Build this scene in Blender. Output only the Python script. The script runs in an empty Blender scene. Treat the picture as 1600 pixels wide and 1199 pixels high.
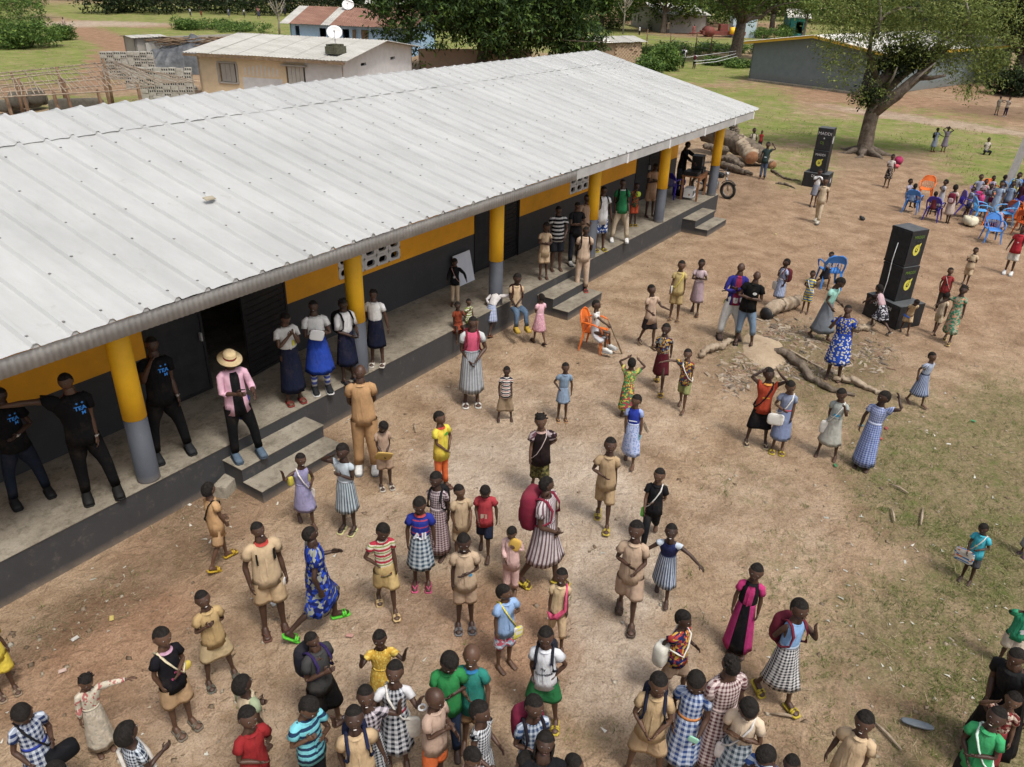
import bpy, math, random
import numpy as np
from mathutils import Vector, Matrix

random.seed(7); RNG = np.random.RandomState(11)
SC = bpy.context.scene
COL = SC.collection

# ------------------------------------------------------------ camera, sky, sun, exposure
CAM = np.array([-4.64105, -9.08106, 7.05345])
FW = np.array([0.73562, 0.49212, -0.46549]); RT = np.array([0.56758, -0.82288, 0.02699]); UP = np.array([0.36976, 0.28406, 0.88464])
FPX = 1209.04
cd = bpy.data.cameras.new('camera'); cam = bpy.data.objects.new('camera', cd); COL.objects.link(cam)
cd.sensor_width = 36; cd.lens = FPX / 1600 * 36; cd.clip_end = 2000; cd.clip_start = 0.1
M = Matrix(((RT[0], UP[0], -FW[0], CAM[0]), (RT[1], UP[1], -FW[1], CAM[1]), (RT[2], UP[2], -FW[2], CAM[2]), (0, 0, 0, 1)))
cam.matrix_world = M
SC.camera = cam
W = bpy.data.worlds.new('World'); SC.world = W; W.use_nodes = True
SUN_EL, SUN_AZ = math.radians(62), math.radians(250)
nt = W.node_tree; nt.nodes.clear()
sky = nt.nodes.new('ShaderNodeTexSky'); sky.sky_type = 'NISHITA'; sky.sun_disc = False
sky.sun_elevation = SUN_EL; sky.air_density = 1.0; sky.dust_density = 6.0; sky.ozone_density = 1.0; sky.altitude = 200
bg = nt.nodes.new('ShaderNodeBackground'); bg.inputs[1].default_value = 0.125
wo = nt.nodes.new('ShaderNodeOutputWorld')
hs = nt.nodes.new('ShaderNodeHueSaturation'); hs.inputs['Saturation'].default_value = 0.38   # thin overcast veil
nt.links.new(sky.outputs[0], hs.inputs['Color']); nt.links.new(hs.outputs[0], bg.inputs[0]); nt.links.new(bg.outputs[0], wo.inputs[0])
ld = bpy.data.lights.new('sun', 'SUN'); ld.energy = 1.9; ld.angle = math.radians(11); ld.color = (1.0, 0.95, 0.87)
sun = bpy.data.objects.new('sun', ld); COL.objects.link(sun)
sd = Vector((math.cos(SUN_EL) * math.cos(SUN_AZ), math.cos(SUN_EL) * math.sin(SUN_AZ), math.sin(SUN_EL)))
sun.rotation_euler = sd.to_track_quat('Z', 'Y').to_euler()
sky.sun_rotation = math.pi / 2 - SUN_AZ
SC.view_settings.view_transform = 'Standard'; SC.view_settings.look = 'None'
SC.view_settings.exposure = 0.40; SC.view_settings.gamma = 1.0; SC.view_settings.use_curve_mapping = False
SC.render.engine = 'CYCLES'

G = 0.6419      # porch floor above the yard
def ray(px, py): return FW + RT * (px - 800) / FPX - UP * (py - 599.5) / FPX
def at(px, py, z=0.0):
    d = ray(px, py); t = (z - CAM[2]) / d[2]; return CAM + d * t
def atd(px, py, dist):
    d = ray(px, py); return CAM + d * (dist / np.linalg.norm(d[:2]))
def proj(P):
    d = np.asarray(P, float) - CAM; w = d @ FW
    return 800 + FPX * (d @ RT) / w, 599.5 - FPX * (d @ UP) / w

# ------------------------------------------------------------ materials
MATS = {}
def lin(c):
    return tuple(((x / 12.92) if x <= 0.04045 else ((x + 0.055) / 1.055) ** 2.4) for x in c)
def hexc(h): return lin(tuple(int(h[i:i + 2], 16) / 255 for i in (0, 2, 4)))
def newmat(name):
    m = bpy.data.materials.new(name); m.use_nodes = True
    nt = m.node_tree; b = nt.nodes['Principled BSDF']
    return m, nt, b
def N(nt, t, **kw):
    n = nt.nodes.new(t)
    for k, v in kw.items():
        if k.startswith('i_'):
            n.inputs[int(k[2:])].default_value = v
        else: setattr(n, k, v)
    return n
def L(nt, a, b): nt.links.new(a, b)
def ramp(nt, fac, stops):
    r = nt.nodes.new('ShaderNodeValToRGB'); L(nt, fac, r.inputs[0])
    e = r.color_ramp.elements
    e[0].position = stops[0][0]; e[0].color = (*stops[0][1], 1)
    e[1].position = stops[-1][0]; e[1].color = (*stops[-1][1], 1)
    for p, c in stops[1:-1]:
        x = e.new(p); x.color = (*c, 1)
    return r.outputs[0]
def noise(nt, scale, detail=4, rough=0.55, vec=None, dist=0.0):
    n = N(nt, 'ShaderNodeTexNoise'); n.inputs['Scale'].default_value = scale; n.inputs['Detail'].default_value = detail
    n.inputs['Roughness'].default_value = rough; n.inputs['Distortion'].default_value = dist
    if vec is not None: L(nt, vec, n.inputs['Vector'])
    return n.outputs['Fac']
def mixc(nt, fac, a, b, mode='MIX'):
    m = nt.nodes.new('ShaderNodeMix'); m.data_type = 'RGBA'; m.blend_type = mode
    for s, v in ((m.inputs[0], fac), (m.inputs[6], a), (m.inputs[7], b)):
        if hasattr(v, 'is_output'): L(nt, v, s)
        elif isinstance(v, (int, float)): s.default_value = v
        else: s.default_value = (*v[:3], 1)
    return m.outputs[2]
def math_(nt, op, a, b=None, clamp=False):
    m = nt.nodes.new('ShaderNodeMath'); m.operation = op; m.use_clamp = clamp
    for i, v in enumerate((a, b)):
        if v is None: continue
        if hasattr(v, 'is_output'): L(nt, v, m.inputs[i])
        else: m.inputs[i].default_value = v
    return m.outputs[0]
def bump(nt, b, h, strength=0.4, dist=0.02):
    n = N(nt, 'ShaderNodeBump'); n.inputs['Strength'].default_value = strength; n.inputs['Distance'].default_value = dist
    L(nt, h, n.inputs['Height']); L(nt, n.outputs[0], b.inputs['Normal'])
def geo_pos(nt): return N(nt, 'ShaderNodeNewGeometry').outputs['Position']
def mat(name, c1, c2=None, rough=0.8, scale=8, metal=0.0, bumps=0.2, spec=0.3, bscale=None, detail=5, lo=0.35, hi=0.65, bdist=0.02):
    """a mottled procedural surface: c1..c2 through noise in object space, with fine relief"""
    if name in MATS: return MATS[name]
    m, nt, b = newmat(name)
    if c2 is None: c2 = tuple(x * 0.8 for x in c1)
    tc = N(nt, 'ShaderNodeTexCoord').outputs['Object']
    f = noise(nt, scale, detail, 0.6, tc)
    L(nt, ramp(nt, f, [(lo, c1), (hi, c2)]), b.inputs['Base Color'])
    b.inputs['Roughness'].default_value = rough; b.inputs['Metallic'].default_value = metal
    b.inputs['Specular IOR Level'].default_value = spec
    if bumps: bump(nt, b, noise(nt, bscale or scale * 4, 4, 0.6, tc), bumps, bdist)
    MATS[name] = m; return m

# ------------------------------------------------------------ mesh builder
class MB:
    def __init__(s): s.v = []; s.f = []; s.m = []; s.n = 0; s.smooth = []
    def add(s, V, F, m=0, smooth=False):
        V = np.asarray(V, float).reshape(-1, 3)
        for f in F:
            s.f.append([i + s.n for i in f]); s.m.append(m); s.smooth.append(smooth)
        s.v.append(V); s.n += len(V); return s
    def box(s, c, size, rz=0.0, m=0, rot=None, taper=1.0):
        x, y, z = [q / 2 for q in size]
        V = np.array([(-x, -y, -z), (x, -y, -z), (x, y, -z), (-x, y, -z), (-x * taper, -y * taper, z), (x * taper, -y * taper, z), (x * taper, y * taper, z), (-x * taper, y * taper, z)])
        if rot is not None: V = V @ np.asarray(rot).T
        if rz:
            a, b = math.cos(rz), math.sin(rz); V = V @ np.array([[a, -b, 0], [b, a, 0], [0, 0, 1]]).T
        return s.add(V + np.asarray(c), [(0, 3, 2, 1), (4, 5, 6, 7), (0, 1, 5, 4), (1, 2, 6, 5), (2, 3, 7, 6), (3, 0, 4, 7)], m)
    def span(s, a, b, m=0):
        a = np.minimum(a, b) if False else np.asarray(a, float); b = np.asarray(b, float)
        return s.box((a + b) / 2, np.abs(b - a), m=m)
    def tube(s, P, R, n=8, m=0, caps=True, smooth=True, flat=1.0, phase=0.0):
        P = np.asarray(P, float); k = len(P)
        R = np.full(k, R) if np.isscalar(R) else np.asarray(R, float)
        T = np.gradient(P, axis=0); T /= np.linalg.norm(T, axis=1)[:, None] + 1e-9
        ref = np.array([0, 0, 1.0]) if abs(T[0][2]) < 0.9 else np.array([1.0, 0, 0])
        V = []
        a = np.linspace(0, 2 * np.pi, n, endpoint=False) + phase
        for i in range(k):
            u = np.cross(T[i], ref); u /= np.linalg.norm(u) + 1e-9; w = np.cross(T[i], u); ref = ref if True else w
            V.append(P[i] + R[i] * (np.cos(a)[:, None] * u + flat * np.sin(a)[:, None] * w))
        V = np.vstack(V); F = []
        for i in range(k - 1):
            for j in range(n):
                q = (j + 1) % n; F.append((i * n + j, i * n + q, (i + 1) * n + q, (i + 1) * n + j))
        if caps: F.append(tuple(range(n))[::-1]); F.append(tuple((k - 1) * n + j for j in range(n)))
        s.add(V, F, m, smooth)
        return s
    def rings(s, RG, m=0, caps=True, smooth=True, closed=True):
        """RG: list of equal-length rings of points"""
        k = len(RG); n = len(RG[0]); V = np.vstack(RG); F = []
        for i in range(k - 1):
            for j in range(n if closed else n - 1):
                q = (j + 1) % n; F.append((i * n + j, i * n + q, (i + 1) * n + q, (i + 1) * n + j))
        if caps: F.append(tuple(range(n))[::-1]); F.append(tuple((k - 1) * n + j for j in range(n)))
        return s.add(V, F, m, smooth)
    def prism(s, poly, z0, z1, m=0):
        n = len(poly); V = [(x, y, z0) for x, y in poly] + [(x, y, z1) for x, y in poly]
        F = [tuple(range(n))[::-1], tuple(range(n, 2 * n))] + [(i, (i + 1) % n, n + (i + 1) % n, n + i) for i in range(n)]
        return s.add(V, F, m)
    def mesh(s, name, mats):
        me = bpy.data.meshes.new(name)
        V = np.vstack(s.v) if s.v else np.zeros((0, 3))
        me.from_pydata(V.tolist(), [], s.f)
        for q in (mats if isinstance(mats, (list, tuple)) else [mats]): me.materials.append(q)
        if len(s.f):
            me.polygons.foreach_set('material_index', s.m); me.polygons.foreach_set('use_smooth', s.smooth)
        me.update(); return me
    def build(s, name, mats, parent=None, loc=None, rz=0.0):
        return put(name, s.mesh(name, mats), parent, loc, rz)
def put(name, me, parent=None, loc=None, rz=0.0):
    o = bpy.data.objects.new(name, me); COL.objects.link(o)
    if parent is not None: o.parent = parent
    if loc is not None: o.location = Vector([float(q) for q in loc])
    if rz: o.rotation_euler = (0, 0, rz)
    return o
def tri_mesh(name, V, T, mats, mi=None, smooth=False):
    """fast mesh from numpy arrays, T is (n,3) or (n,4)"""
    me = bpy.data.meshes.new(name); V = np.asarray(V, np.float32); T = np.asarray(T, np.int32); k = T.shape[1]
    me.vertices.add(len(V)); me.vertices.foreach_set('co', V.ravel())
    me.loops.add(T.size); me.loops.foreach_set('vertex_index', T.ravel())
    me.polygons.add(len(T)); me.polygons.foreach_set('loop_start', np.arange(0, T.size, k, dtype=np.int32))
    me.polygons.foreach_set('loop_total', np.full(len(T), k, np.int32))
    for q in (mats if isinstance(mats, (list, tuple)) else [mats]): me.materials.append(q)
    if mi is not None: me.polygons.foreach_set('material_index', np.asarray(mi, np.int32))
    if smooth: me.polygons.foreach_set('use_smooth', np.ones(len(T), bool))
    me.update(calc_edges=True); return me
def tag(o, label=None, cat=None, group=None, kind=None):
    if label: o['label'] = label
    if cat: o['category'] = cat
    if group: o['group'] = group
    if kind: o['kind'] = kind
    return o
def empty(name, loc, label, cat, group=None, rz=0.0):
    o = bpy.data.objects.new(name, None); COL.objects.link(o); o.empty_display_size = 0.2
    o.location = Vector([float(q) for q in loc]); o.rotation_euler = (0, 0, rz)
    return tag(o, label, cat, group)
# ------------------------------------------------------------ ground sheet
def blobs(px, py, L_):
    r = np.zeros_like(px)
    for x, y, rx, ry, ang, s in L_:
        a = math.radians(ang); dx, dy = px - x, py - y
        u = (dx * math.cos(a) + dy * math.sin(a)) / rx; v = (-dx * math.sin(a) + dy * math.cos(a)) / ry
        r = np.maximum(r, s * np.clip(1.35 - np.sqrt(u * u + v * v), 0, 0.7) / 0.7)
    return r
GRASS = [(1480, 760, 190, 130, 30, .62), (1380, 640, 190, 60, 10, .42), (1560, 880, 110, 90, 0, .85), (1480, 990, 190, 140, 0, .55), (1590, 1110, 70, 110, 0, .95), (1560, 700, 120, 120, 0, .6),
         (1290, 1010, 120, 110, 60, .38), (1430, 1160, 200, 60, 0, .42), (1250, 900, 120, 80, 30, .3), (1180, 760, 110, 50, 20, .25), (1250, 560, 150, 55, 5, .45), (930, 1150, 70, 40, 0, .25),
         (1330, 210, 230, 26, 4, .74), (1180, 185, 80, 60, 0, .70), (1250, 262, 60, 40, 0, .55), (1480, 205, 160, 22, 8, .7), (1560, 262, 110, 42, 12, .72), (1400, 178, 200, 14, 4, .45), (1130, 150, 60, 14, 8, .8), (1070, 110, 140, 22, 0, .95), (1010, 130, 70, 25, 0, 1),
         (1500, 100, 90, 20, 5, .1), (900, 50, 700, 34, 0, .9), (250, 30, 420, 26, 0, 1), (80, 92, 135, 42, 0, 1), (300, 55, 260, 22, 0, 1), (130, 160, 170, 14, 0, .6), (520, 45, 60, 20, 0, 1), (360, 65, 200, 16, 0, 1)]
SAND = [(840, 760, 190, 90, 10, 1), (960, 900, 90, 160, 8, .9), (980, 1060, 110, 80, -20, .8), (870, 650, 240, 60, 10, .45), (640, 840, 260, 80, -12, .5), (560, 1000, 170, 170, 0, .4), (1000, 620, 100, 140, 20, .4), (340, 1120, 160, 110, 0, .35), (1190, 820, 160, 120, 20, .35),
        (160, 38, 110, 5, 0, 1), (1460, 190, 200, 7, 8, .7)]
RED = [(200, 70, 120, 20, 15, 1), (160, 95, 60, 25, -50, 1), (200, 45, 120, 7, 0, .9), (60, 130, 190, 20, 0, .7), (1130, 50, 160, 14, 0, 1), (960, 30, 60, 10, 0, .9), (1400, 165, 260, 22, 6, .8), (1120, 140, 60, 8, 10, .7), (1500, 130, 160, 24, 8, .7), (1500, 400, 240, 170, 0, .55), (1250, 420, 220, 80, 0, .5), (1180, 310, 120, 70, 0, .5),
       (820, 1000, 120, 90, 0, .95), (700, 960, 120, 60, 0, .7), (180, 990, 160, 70, -25, .95), (90, 1080, 130, 80, 0, .7), (300, 830, 160, 60, -30, .6), (1420, 300, 160, 50, 0, .5), (250, 1090, 100, 60, 0, .6)]
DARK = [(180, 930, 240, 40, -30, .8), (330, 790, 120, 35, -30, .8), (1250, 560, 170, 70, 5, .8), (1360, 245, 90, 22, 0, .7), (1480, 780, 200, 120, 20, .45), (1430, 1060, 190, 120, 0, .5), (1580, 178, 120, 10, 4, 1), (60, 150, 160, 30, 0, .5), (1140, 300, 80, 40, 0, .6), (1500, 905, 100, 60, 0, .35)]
CLEAR = [(190, 70, 140, 14, 20, 1), (160, 98, 52, 20, -45, 1), (150, 38, 120, 5, 0, .9), (240, 41, 60, 4, 0, .8), (1130, 46, 130, 13, 0, .9), (970, 30, 50, 8, 0, .9), (1450, 190, 170, 5, 8, .6)]
def masks(P):
    d = P - CAM; w = np.maximum(d @ FW, 0.5); px = 800 + FPX * (d @ RT) / w; py = 599.5 - FPX * (d @ UP) / w
    infr = (px > -150) & (px < 1750) & (py > -10) & (py < 1330) & (d @ FW > 1)
    g = blobs(px, py, GRASS); g = np.clip(g - blobs(px, py, CLEAR), 0, 1)
    far = np.linalg.norm(P[:, :2] - CAM[:2], axis=1)
    g = np.where(infr, g, np.where(far > 60, 0.9, np.where((P[:, 1] > 12), 0.8, 0.25)))
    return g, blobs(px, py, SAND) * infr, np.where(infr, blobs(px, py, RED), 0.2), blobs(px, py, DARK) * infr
def vnoise(x, y, s, seed=0):
    """smooth value noise, numpy"""
    r = np.random.RandomState(seed); T = r.rand(64, 64); X = x / s + 100; Y = y / s + 100
    i, j = np.floor(X).astype(int), np.floor(Y).astype(int); u, v = X - i, Y - j
    u, v = u * u * (3 - 2 * u), v * v * (3 - 2 * v); q = lambda a, b: T[a % 64, b % 64]
    return (q(i, j) * (1 - u) + q(i + 1, j) * u) * (1 - v) + (q(i, j + 1) * (1 - u) + q(i + 1, j + 1) * u) * v
def ground_z(x, y):
    x = np.asarray(x, float); y = np.asarray(y, float)
    amp = np.clip((-(y) - 0.3) / 1.5, 0, 1) + np.clip((y - 12) / 3, 0, 1) + np.clip((x - 24) / 3, 0, 1)
    amp = np.clip(amp, 0, 1)
    z = (vnoise(x, y, 1.7, 1) - .5) * .05 + (vnoise(x, y, .6, 2) - .5) * .02 + (vnoise(x, y, 6, 3) - .5) * .06
    return z * amp
def axis(lo, a, b, hi, st):
    mid = list(np.arange(a, b, st)); r = list(mid); s = st; q = mid[-1]
    while q < hi: s *= 1.06; q += s; r.append(q)
    s = st; q = mid[0]; l = []
    while q > lo: s *= 1.10; q -= s; l.append(q)
    return np.array(l[::-1] + r)
gx = axis(-250, -7, 38, 900, 0.16); gy = axis(-500, -14, 2, 900, 0.16)
GXX, GYY = np.meshgrid(gx, gy, indexing='ij'); P = np.stack([GXX.ravel(), GYY.ravel(), np.zeros(GXX.size)], 1)
P[:, 2] = ground_z(P[:, 0], P[:, 1])
ni, nj = GXX.shape; I = np.arange(ni - 1)[:, None] * nj + np.arange(nj - 1)[None]; I = I.ravel()
T = np.stack([I, I + nj, I + nj + 1, I + 1], 1)

def ground_material():
    m, nt, b = newmat('yard_soil'); pos = geo_pos(nt)
    A = lambda n: N(nt, 'ShaderNodeAttribute', attribute_name=n).outputs['Fac']
    n1 = noise(nt, 1.6, 8, 0.62, pos); n2 = noise(nt, 9, 7, 0.68, pos, 0.6); n3 = noise(nt, 45, 5, 0.7, pos); nb = noise(nt, 0.35, 5, 0.6, pos)
    soil = ramp(nt, n1, [(0.3, (0.22, 0.15, 0.095)), (0.5, (0.325, 0.234, 0.155)), (0.7, (0.405, 0.307, 0.212))])
    redc = ramp(nt, n1, [(0.3, (0.215, 0.13, 0.08)), (0.7, (0.36, 0.235, 0.155))])
    sandc = ramp(nt, n1, [(0.3, (0.32, 0.25, 0.185)), (0.7, (0.46, 0.385, 0.31))])
    def wmask(name, gain=1.0, spread=0.9):
        a = math_(nt, 'MULTIPLY', A(name), gain)
        return math_(nt, 'ADD', math_(nt, 'MULTIPLY', math_(nt, 'SUBTRACT', n2, 0.5), spread), math_(nt, 'SUBTRACT', math_(nt, 'MULTIPLY', a, 1.5), 0.35), True)
    c = mixc(nt, wmask('red'), soil, redc); c = mixc(nt, wmask('sand'), c, sandc)
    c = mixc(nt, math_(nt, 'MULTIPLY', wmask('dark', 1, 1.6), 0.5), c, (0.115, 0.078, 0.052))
    # small darker scuffs, crumbs and pale pebbles of the soil itself
    vo = N(nt, 'ShaderNodeTexVoronoi'); vo.inputs['Scale'].default_value = 14; L(nt, pos, vo.inputs['Vector'])
    peb = ramp(nt, vo.outputs['Distance'], [(0.05, (1, 1, 1)), (0.11, (0, 0, 0))])
    gate = ramp(nt, noise(nt, 2.6, 3, 0.6, pos), [(0.52, (0, 0, 0)), (0.62, (1, 1, 1))])
    c = mixc(nt, math_(nt, 'MULTIPLY', math_(nt, 'MULTIPLY', peb, gate), 0.55), c, (0.5, 0.42, 0.34))
    scuff = ramp(nt, n2, [(0.40, (1, 1, 1)), (0.52, (0, 0, 0))])
    c = mixc(nt, math_(nt, 'MULTIPLY', scuff, 0.28), c, mixc(nt, 1.0, c, (0.55, 0.50, 0.46), 'MULTIPLY'))
    crumbs = ramp(nt, n3, [(0.34, (0.50, 0.46, 0.43)), (0.5, (1, 1, 1)), (0.66, (1.25, 1.23, 1.2))])
    c = mixc(nt, 0.75, c, crumbs, 'MULTIPLY'); c = mixc(nt, 0.55, c, ramp(nt, noise(nt, 0.8, 9, 0.7, pos, 0.6), [(0.36, (0.74, 0.70, 0.66)), (0.52, (1, 1, 1)), (0.68, (1.14, 1.13, 1.12))]), 'MULTIPLY')
    # ground cover
    gcol = ramp(nt, noise(nt, 30, 8, 0.78, pos, .4), [(0.32, (0.06, 0.05, 0.028)), (0.44, (0.115, 0.105, 0.045)), (0.54, (0.19, 0.16, 0.085)), (0.66, (0.30, 0.24, 0.145)), (0.78, (0.42, 0.35, 0.24))])
    gcol = mixc(nt, ramp(nt, noise(nt, 2.2, 7, 0.7, pos), [(0.50, (0, 0, 0)), (0.66, (1, 1, 1))]), gcol, (0.10, 0.12, 0.035))
    gfar = ramp(nt, noise(nt, 0.5, 9, 0.75, pos), [(0.3, (0.09, 0.13, 0.03)), (0.5, (0.175, 0.215, 0.052)), (0.62, (0.24, 0.25, 0.085)), (0.76, (0.30, 0.26, 0.14))])
    gcol = mixc(nt, A('far'), gcol, gfar)
    gm = math_(nt, 'ADD', math_(nt, 'MULTIPLY', math_(nt, 'SUBTRACT', noise(nt, 5.5, 9, 0.8, pos), 0.5), 3.4), math_(nt, 'SUBTRACT', math_(nt, 'MULTIPLY', A('grass'), 2.0), 0.46), True)
    gm = math_(nt, 'ADD', gm, math_(nt, 'MULTIPLY', math_(nt, 'MULTIPLY', math_(nt, 'SUBTRACT', noise(nt, 0.9, 9, 0.72, pos, 0.8), 0.53), 5.0), math_(nt, 'MULTIPLY', A('far'), ramp(nt, A('grass'), [(0.05, (0, 0, 0)), (0.35, (1, 1, 1))]))), True)
    c = mixc(nt, gm, c, gcol)
    L(nt, c, b.inputs['Base Color']); b.inputs['Roughness'].default_value = 0.95; b.inputs['Specular IOR Level'].default_value = 0.1
    h = math_(nt, 'ADD', math_(nt, 'ADD', math_(nt, 'MULTIPLY', n2, 1.0), math_(nt, 'MULTIPLY', noise(nt, 4.5, 2, 0.5, pos, 1.5), 1.6)), math_(nt, 'MULTIPLY', n3, 0.35))
    bump(nt, b, h, 0.75, 0.05)
    return m
MG, MS, MR, MD = masks(P)
gm_ = tri_mesh('ground', P, T, ground_material(), smooth=True)
FARA = np.clip((np.linalg.norm(P[:, :2] - CAM[:2], axis=1) - 26) / 12, 0, .9)
for nm, arr in (('far', FARA), ('grass', MG), ('sand', MS), ('red', MR), ('dark', MD)):
    a = gm_.attributes.new(nm, 'FLOAT', 'POINT'); a.data.foreach_set('value', arr.astype(np.float32))
tag(put('ground', gm_), kind='structure')
# ------------------------------------------------------------ school building
def roof_metal(name, c1, c2, rough=0.45, metal=0.0):
    if name in MATS: return MATS[name]
    m, nt, b = newmat(name); pos = geo_pos(nt)
    mp = N(nt, 'ShaderNodeMapping'); mp.inputs['Scale'].default_value = (1, 0.25, 1); L(nt, pos, mp.inputs[0])
    n1 = noise(nt, 1.3, 6, 0.62, mp.outputs[0]); n2 = noise(nt, 14, 5, 0.7, mp.outputs[0])
    c = ramp(nt, n1, [(0.32, c1), (0.68, c2)])
    c = mixc(nt, 0.5, c, ramp(nt, n2, [(0.3, (0.90, 0.90, 0.88)), (0.6, (1, 1, 1))]), 'MULTIPLY')
    st = ramp(nt, noise(nt, 3.5, 8, 0.75, pos), [(0.60, (1, 1, 1)), (0.72, (0.80, 0.78, 0.74))])
    c = mixc(nt, 0.85, c, st, 'MULTIPLY')
    L(nt, c, b.inputs['Base Color']); b.inputs['Roughness'].default_value = rough; b.inputs['Metallic'].default_value = metal
    bump(nt, b, noise(nt, 2.2, 3, 0.5, pos), 0.25, 0.05); MATS[name] = m; return m
M_ROOF = roof_metal('galvanised_roof', (0.40, 0.405, 0.40), (0.50, 0.505, 0.50), 0.38, 0.1)
M_FASC = mat('fascia_steel', (0.33, 0.33, 0.33), (0.42, 0.42, 0.415), 0.6, 3, 0.1, 0.1)
def concrete():
    m, nt, b = newmat('porch_concrete'); pos = geo_pos(nt)
    c = ramp(nt, noise(nt, 1.4, 8, 0.68, pos), [(0.3, (0.15, 0.13, 0.10)), (0.5, (0.255, 0.225, 0.175)), (0.7, (0.34, 0.305, 0.245))])
    c = mixc(nt, 0.8, c, ramp(nt, noise(nt, 7, 7, 0.75, pos), [(0.36, (0.5, 0.48, 0.45)), (0.52, (1, 1, 1))]), 'MULTIPLY')
    c = mixc(nt, 0.6, c, ramp(nt, noise(nt, 60, 3, 0.6, pos), [(0.35, (0.7, 0.7, 0.7)), (0.55, (1, 1, 1))]), 'MULTIPLY')
    L(nt, c, b.inputs['Base Color']); b.inputs['Roughness'].default_value = 0.85; bump(nt, b, noise(nt, 25, 5, 0.7, pos), 0.25, 0.01); return m
M_CONC = concrete()
def painted(name, c, dirt=(0.25, 0.2, 0.15), amt=0.35, rough=0.6, zdirt=None):
    if name in MATS: return MATS[name]
    m, nt, b = newmat(name); pos = geo_pos(nt)
    col = ramp(nt, noise(nt, 2.5, 7, 0.65, pos), [(0.3, tuple(x * 0.86 for x in c)), (0.7, tuple(min(1, x * 1.08) for x in c))])
    d = ramp(nt, noise(nt, 5, 8, 0.78, pos, 0.5), [(0.56, (0, 0, 0)), (0.72, (1, 1, 1))])
    fac = math_(nt, 'MULTIPLY', d, amt)
    if zdirt:
        sx = N(nt, 'ShaderNodeSeparateXYZ'); L(nt, pos, sx.inputs[0])
        mr = N(nt, 'ShaderNodeMapRange'); L(nt, sx.outputs[2], mr.inputs[0]); mr.inputs[1].default_value = zdirt[1]; mr.inputs[2].default_value = zdirt[0]
        fac = math_(nt, 'ADD', fac, math_(nt, 'MULTIPLY', math_(nt, 'MULTIPLY', mr.outputs[0], noise(nt, 4, 6, 0.7, pos)), 1.0), True)
    L(nt, mixc(nt, fac, col, dirt), b.inputs['Base Color']); b.inputs['Roughness'].default_value = rough
    bump(nt, b, noise(nt, 18, 5, 0.6, pos), 0.25, 0.015); MATS[name] = m; return m
M_DARK = painted('charcoal_paint', (0.042, 0.044, 0.049), (0.10, 0.085, 0.07), 0.30)
M_PLIN = painted('plinth_paint', (0.038, 0.039, 0.042), (0.26, 0.20, 0.15), 0.30, 0.7, (0.0, 0.13))
M_ORNG = painted('orange_paint', (0.88, 0.40, 0.014), (0.45, 0.2, 0.03), 0.2)
M_YELL = painted('yellow_paint', (0.90, 0.50, 0.015), (0.5, 0.28, 0.05), 0.3)
M_COLG = painted('column_grey', (0.068, 0.076, 0.094), (0.2, 0.17, 0.14), 0.3, 0.7, (G, G + 0.12))
M_VENT = painted('vent_white', (0.66, 0.665, 0.67), (0.4, 0.36, 0.3), 0.3)
M_STEEL = mat('black_steel', (0.018, 0.018, 0.02), (0.03, 0.03, 0.032), 0.55, 4, 0.2, 0.1)
M_WOOD = mat('old_timber', (0.12, 0.08, 0.05), (0.24, 0.17, 0.11), 0.85, 6)
M_BLACK = mat('hollow_shade', (0.012, 0.012, 0.012), (0.02, 0.02, 0.02), 0.9, 3, 0, 0)
M_SCREW = mat('screw_cap', (0.14, 0.14, 0.145), (0.22, 0.21, 0.20), 0.6, 30)

SB = empty('school_building', (6, 1.66, 0), 'long school building with silver sheet roof, orange and charcoal walls and raised porch', 'school')
SB.matrix_world = Matrix.Identity(4)
def part(mb, name, mats, label=None):
    o = mb.build(name, mats, SB)
    if label: o['label'] = label
    return o
X0, X1 = -9.4, 21.3
part(MB().span((X0, 0.004, 0.02), (X1, 9.0, G - 0.004), 0), 'porch_floor', M_CONC)
fl = MB()
fl.span((X0, 0.0, -0.2), (X1, 0.012, G - 0.012), 0)
fl.span((X1 - 0.002, -0.0, -0.2), (X1 + 0.012, 9.0, G - 0.012), 0)
part(fl, 'plinth', M_PLIN)
# pale worn lip of the slab
part(MB().span((X0, -0.014, G - 0.012), (X1 + 0.014, 0.5, G), 0), 'slab_edge', M_CONC)
WY = 1.66
DO = [(1.15, 3.93), (9.61, 11.5), (18.08, 20.2)]
segs = [(X0, 1.15), (3.93, 9.61), (11.5, 18.08), (20.2, 21.3)]
VENTS = [(5.26, 5), (13.99, 5)]; VH0, VR, VW, VHH = 1.73, 3, 0.354, 0.235
for a, b in segs:
    part(MB().span((a, WY, G), (b, WY + 0.18, G + 1.005)), 'wall', M_DARK, 'charcoal lower half of the wall')
    vs = [v for v, n in VENTS if a < v < b]
    z0, z1 = G + 1.005, 3.9
    if not vs: part(MB().span((a, WY - 0.003, z0), (b, WY + 0.177, z1)), 'wall', M_ORNG, 'orange band along the top of the wall')
    for v in vs:
        mb = MB(); e = v + 5 * VW; zt = VH0 + VR * VHH
        mb.span((a, WY - 0.003, z0), (v, WY + 0.177, z1)); mb.span((e, WY - 0.003, z0), (b, WY + 0.177, z1))
        mb.span((v, WY - 0.003, z0), (e, WY + 0.177, VH0)); mb.span((v, WY - 0.003, zt), (e, WY + 0.177, z1))
        part(mb, 'wall', M_ORNG, 'orange band along the top of the wall')
for a, b in DO: part(MB().span((a, WY, 2.85), (b, WY + 0.18, 3.9)), 'wall', M_DARK)
bk = MB(); bk.span((X0, 8.8, G), (X1, 9.0, 3.9)); bk.span((X0, WY + .18, G), (X0 + .2, 8.8, 3.9)); bk.span((X1 - .2, WY + .18, G), (X1, 8.8, 3.9))
for x in (1.0, 8.0, 9.6 + 3, 17.9): bk.span((x - .09, WY + .18, G), (x + .09, 8.8, 3.9))
part(bk, 'wall', M_DARK)
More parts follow.
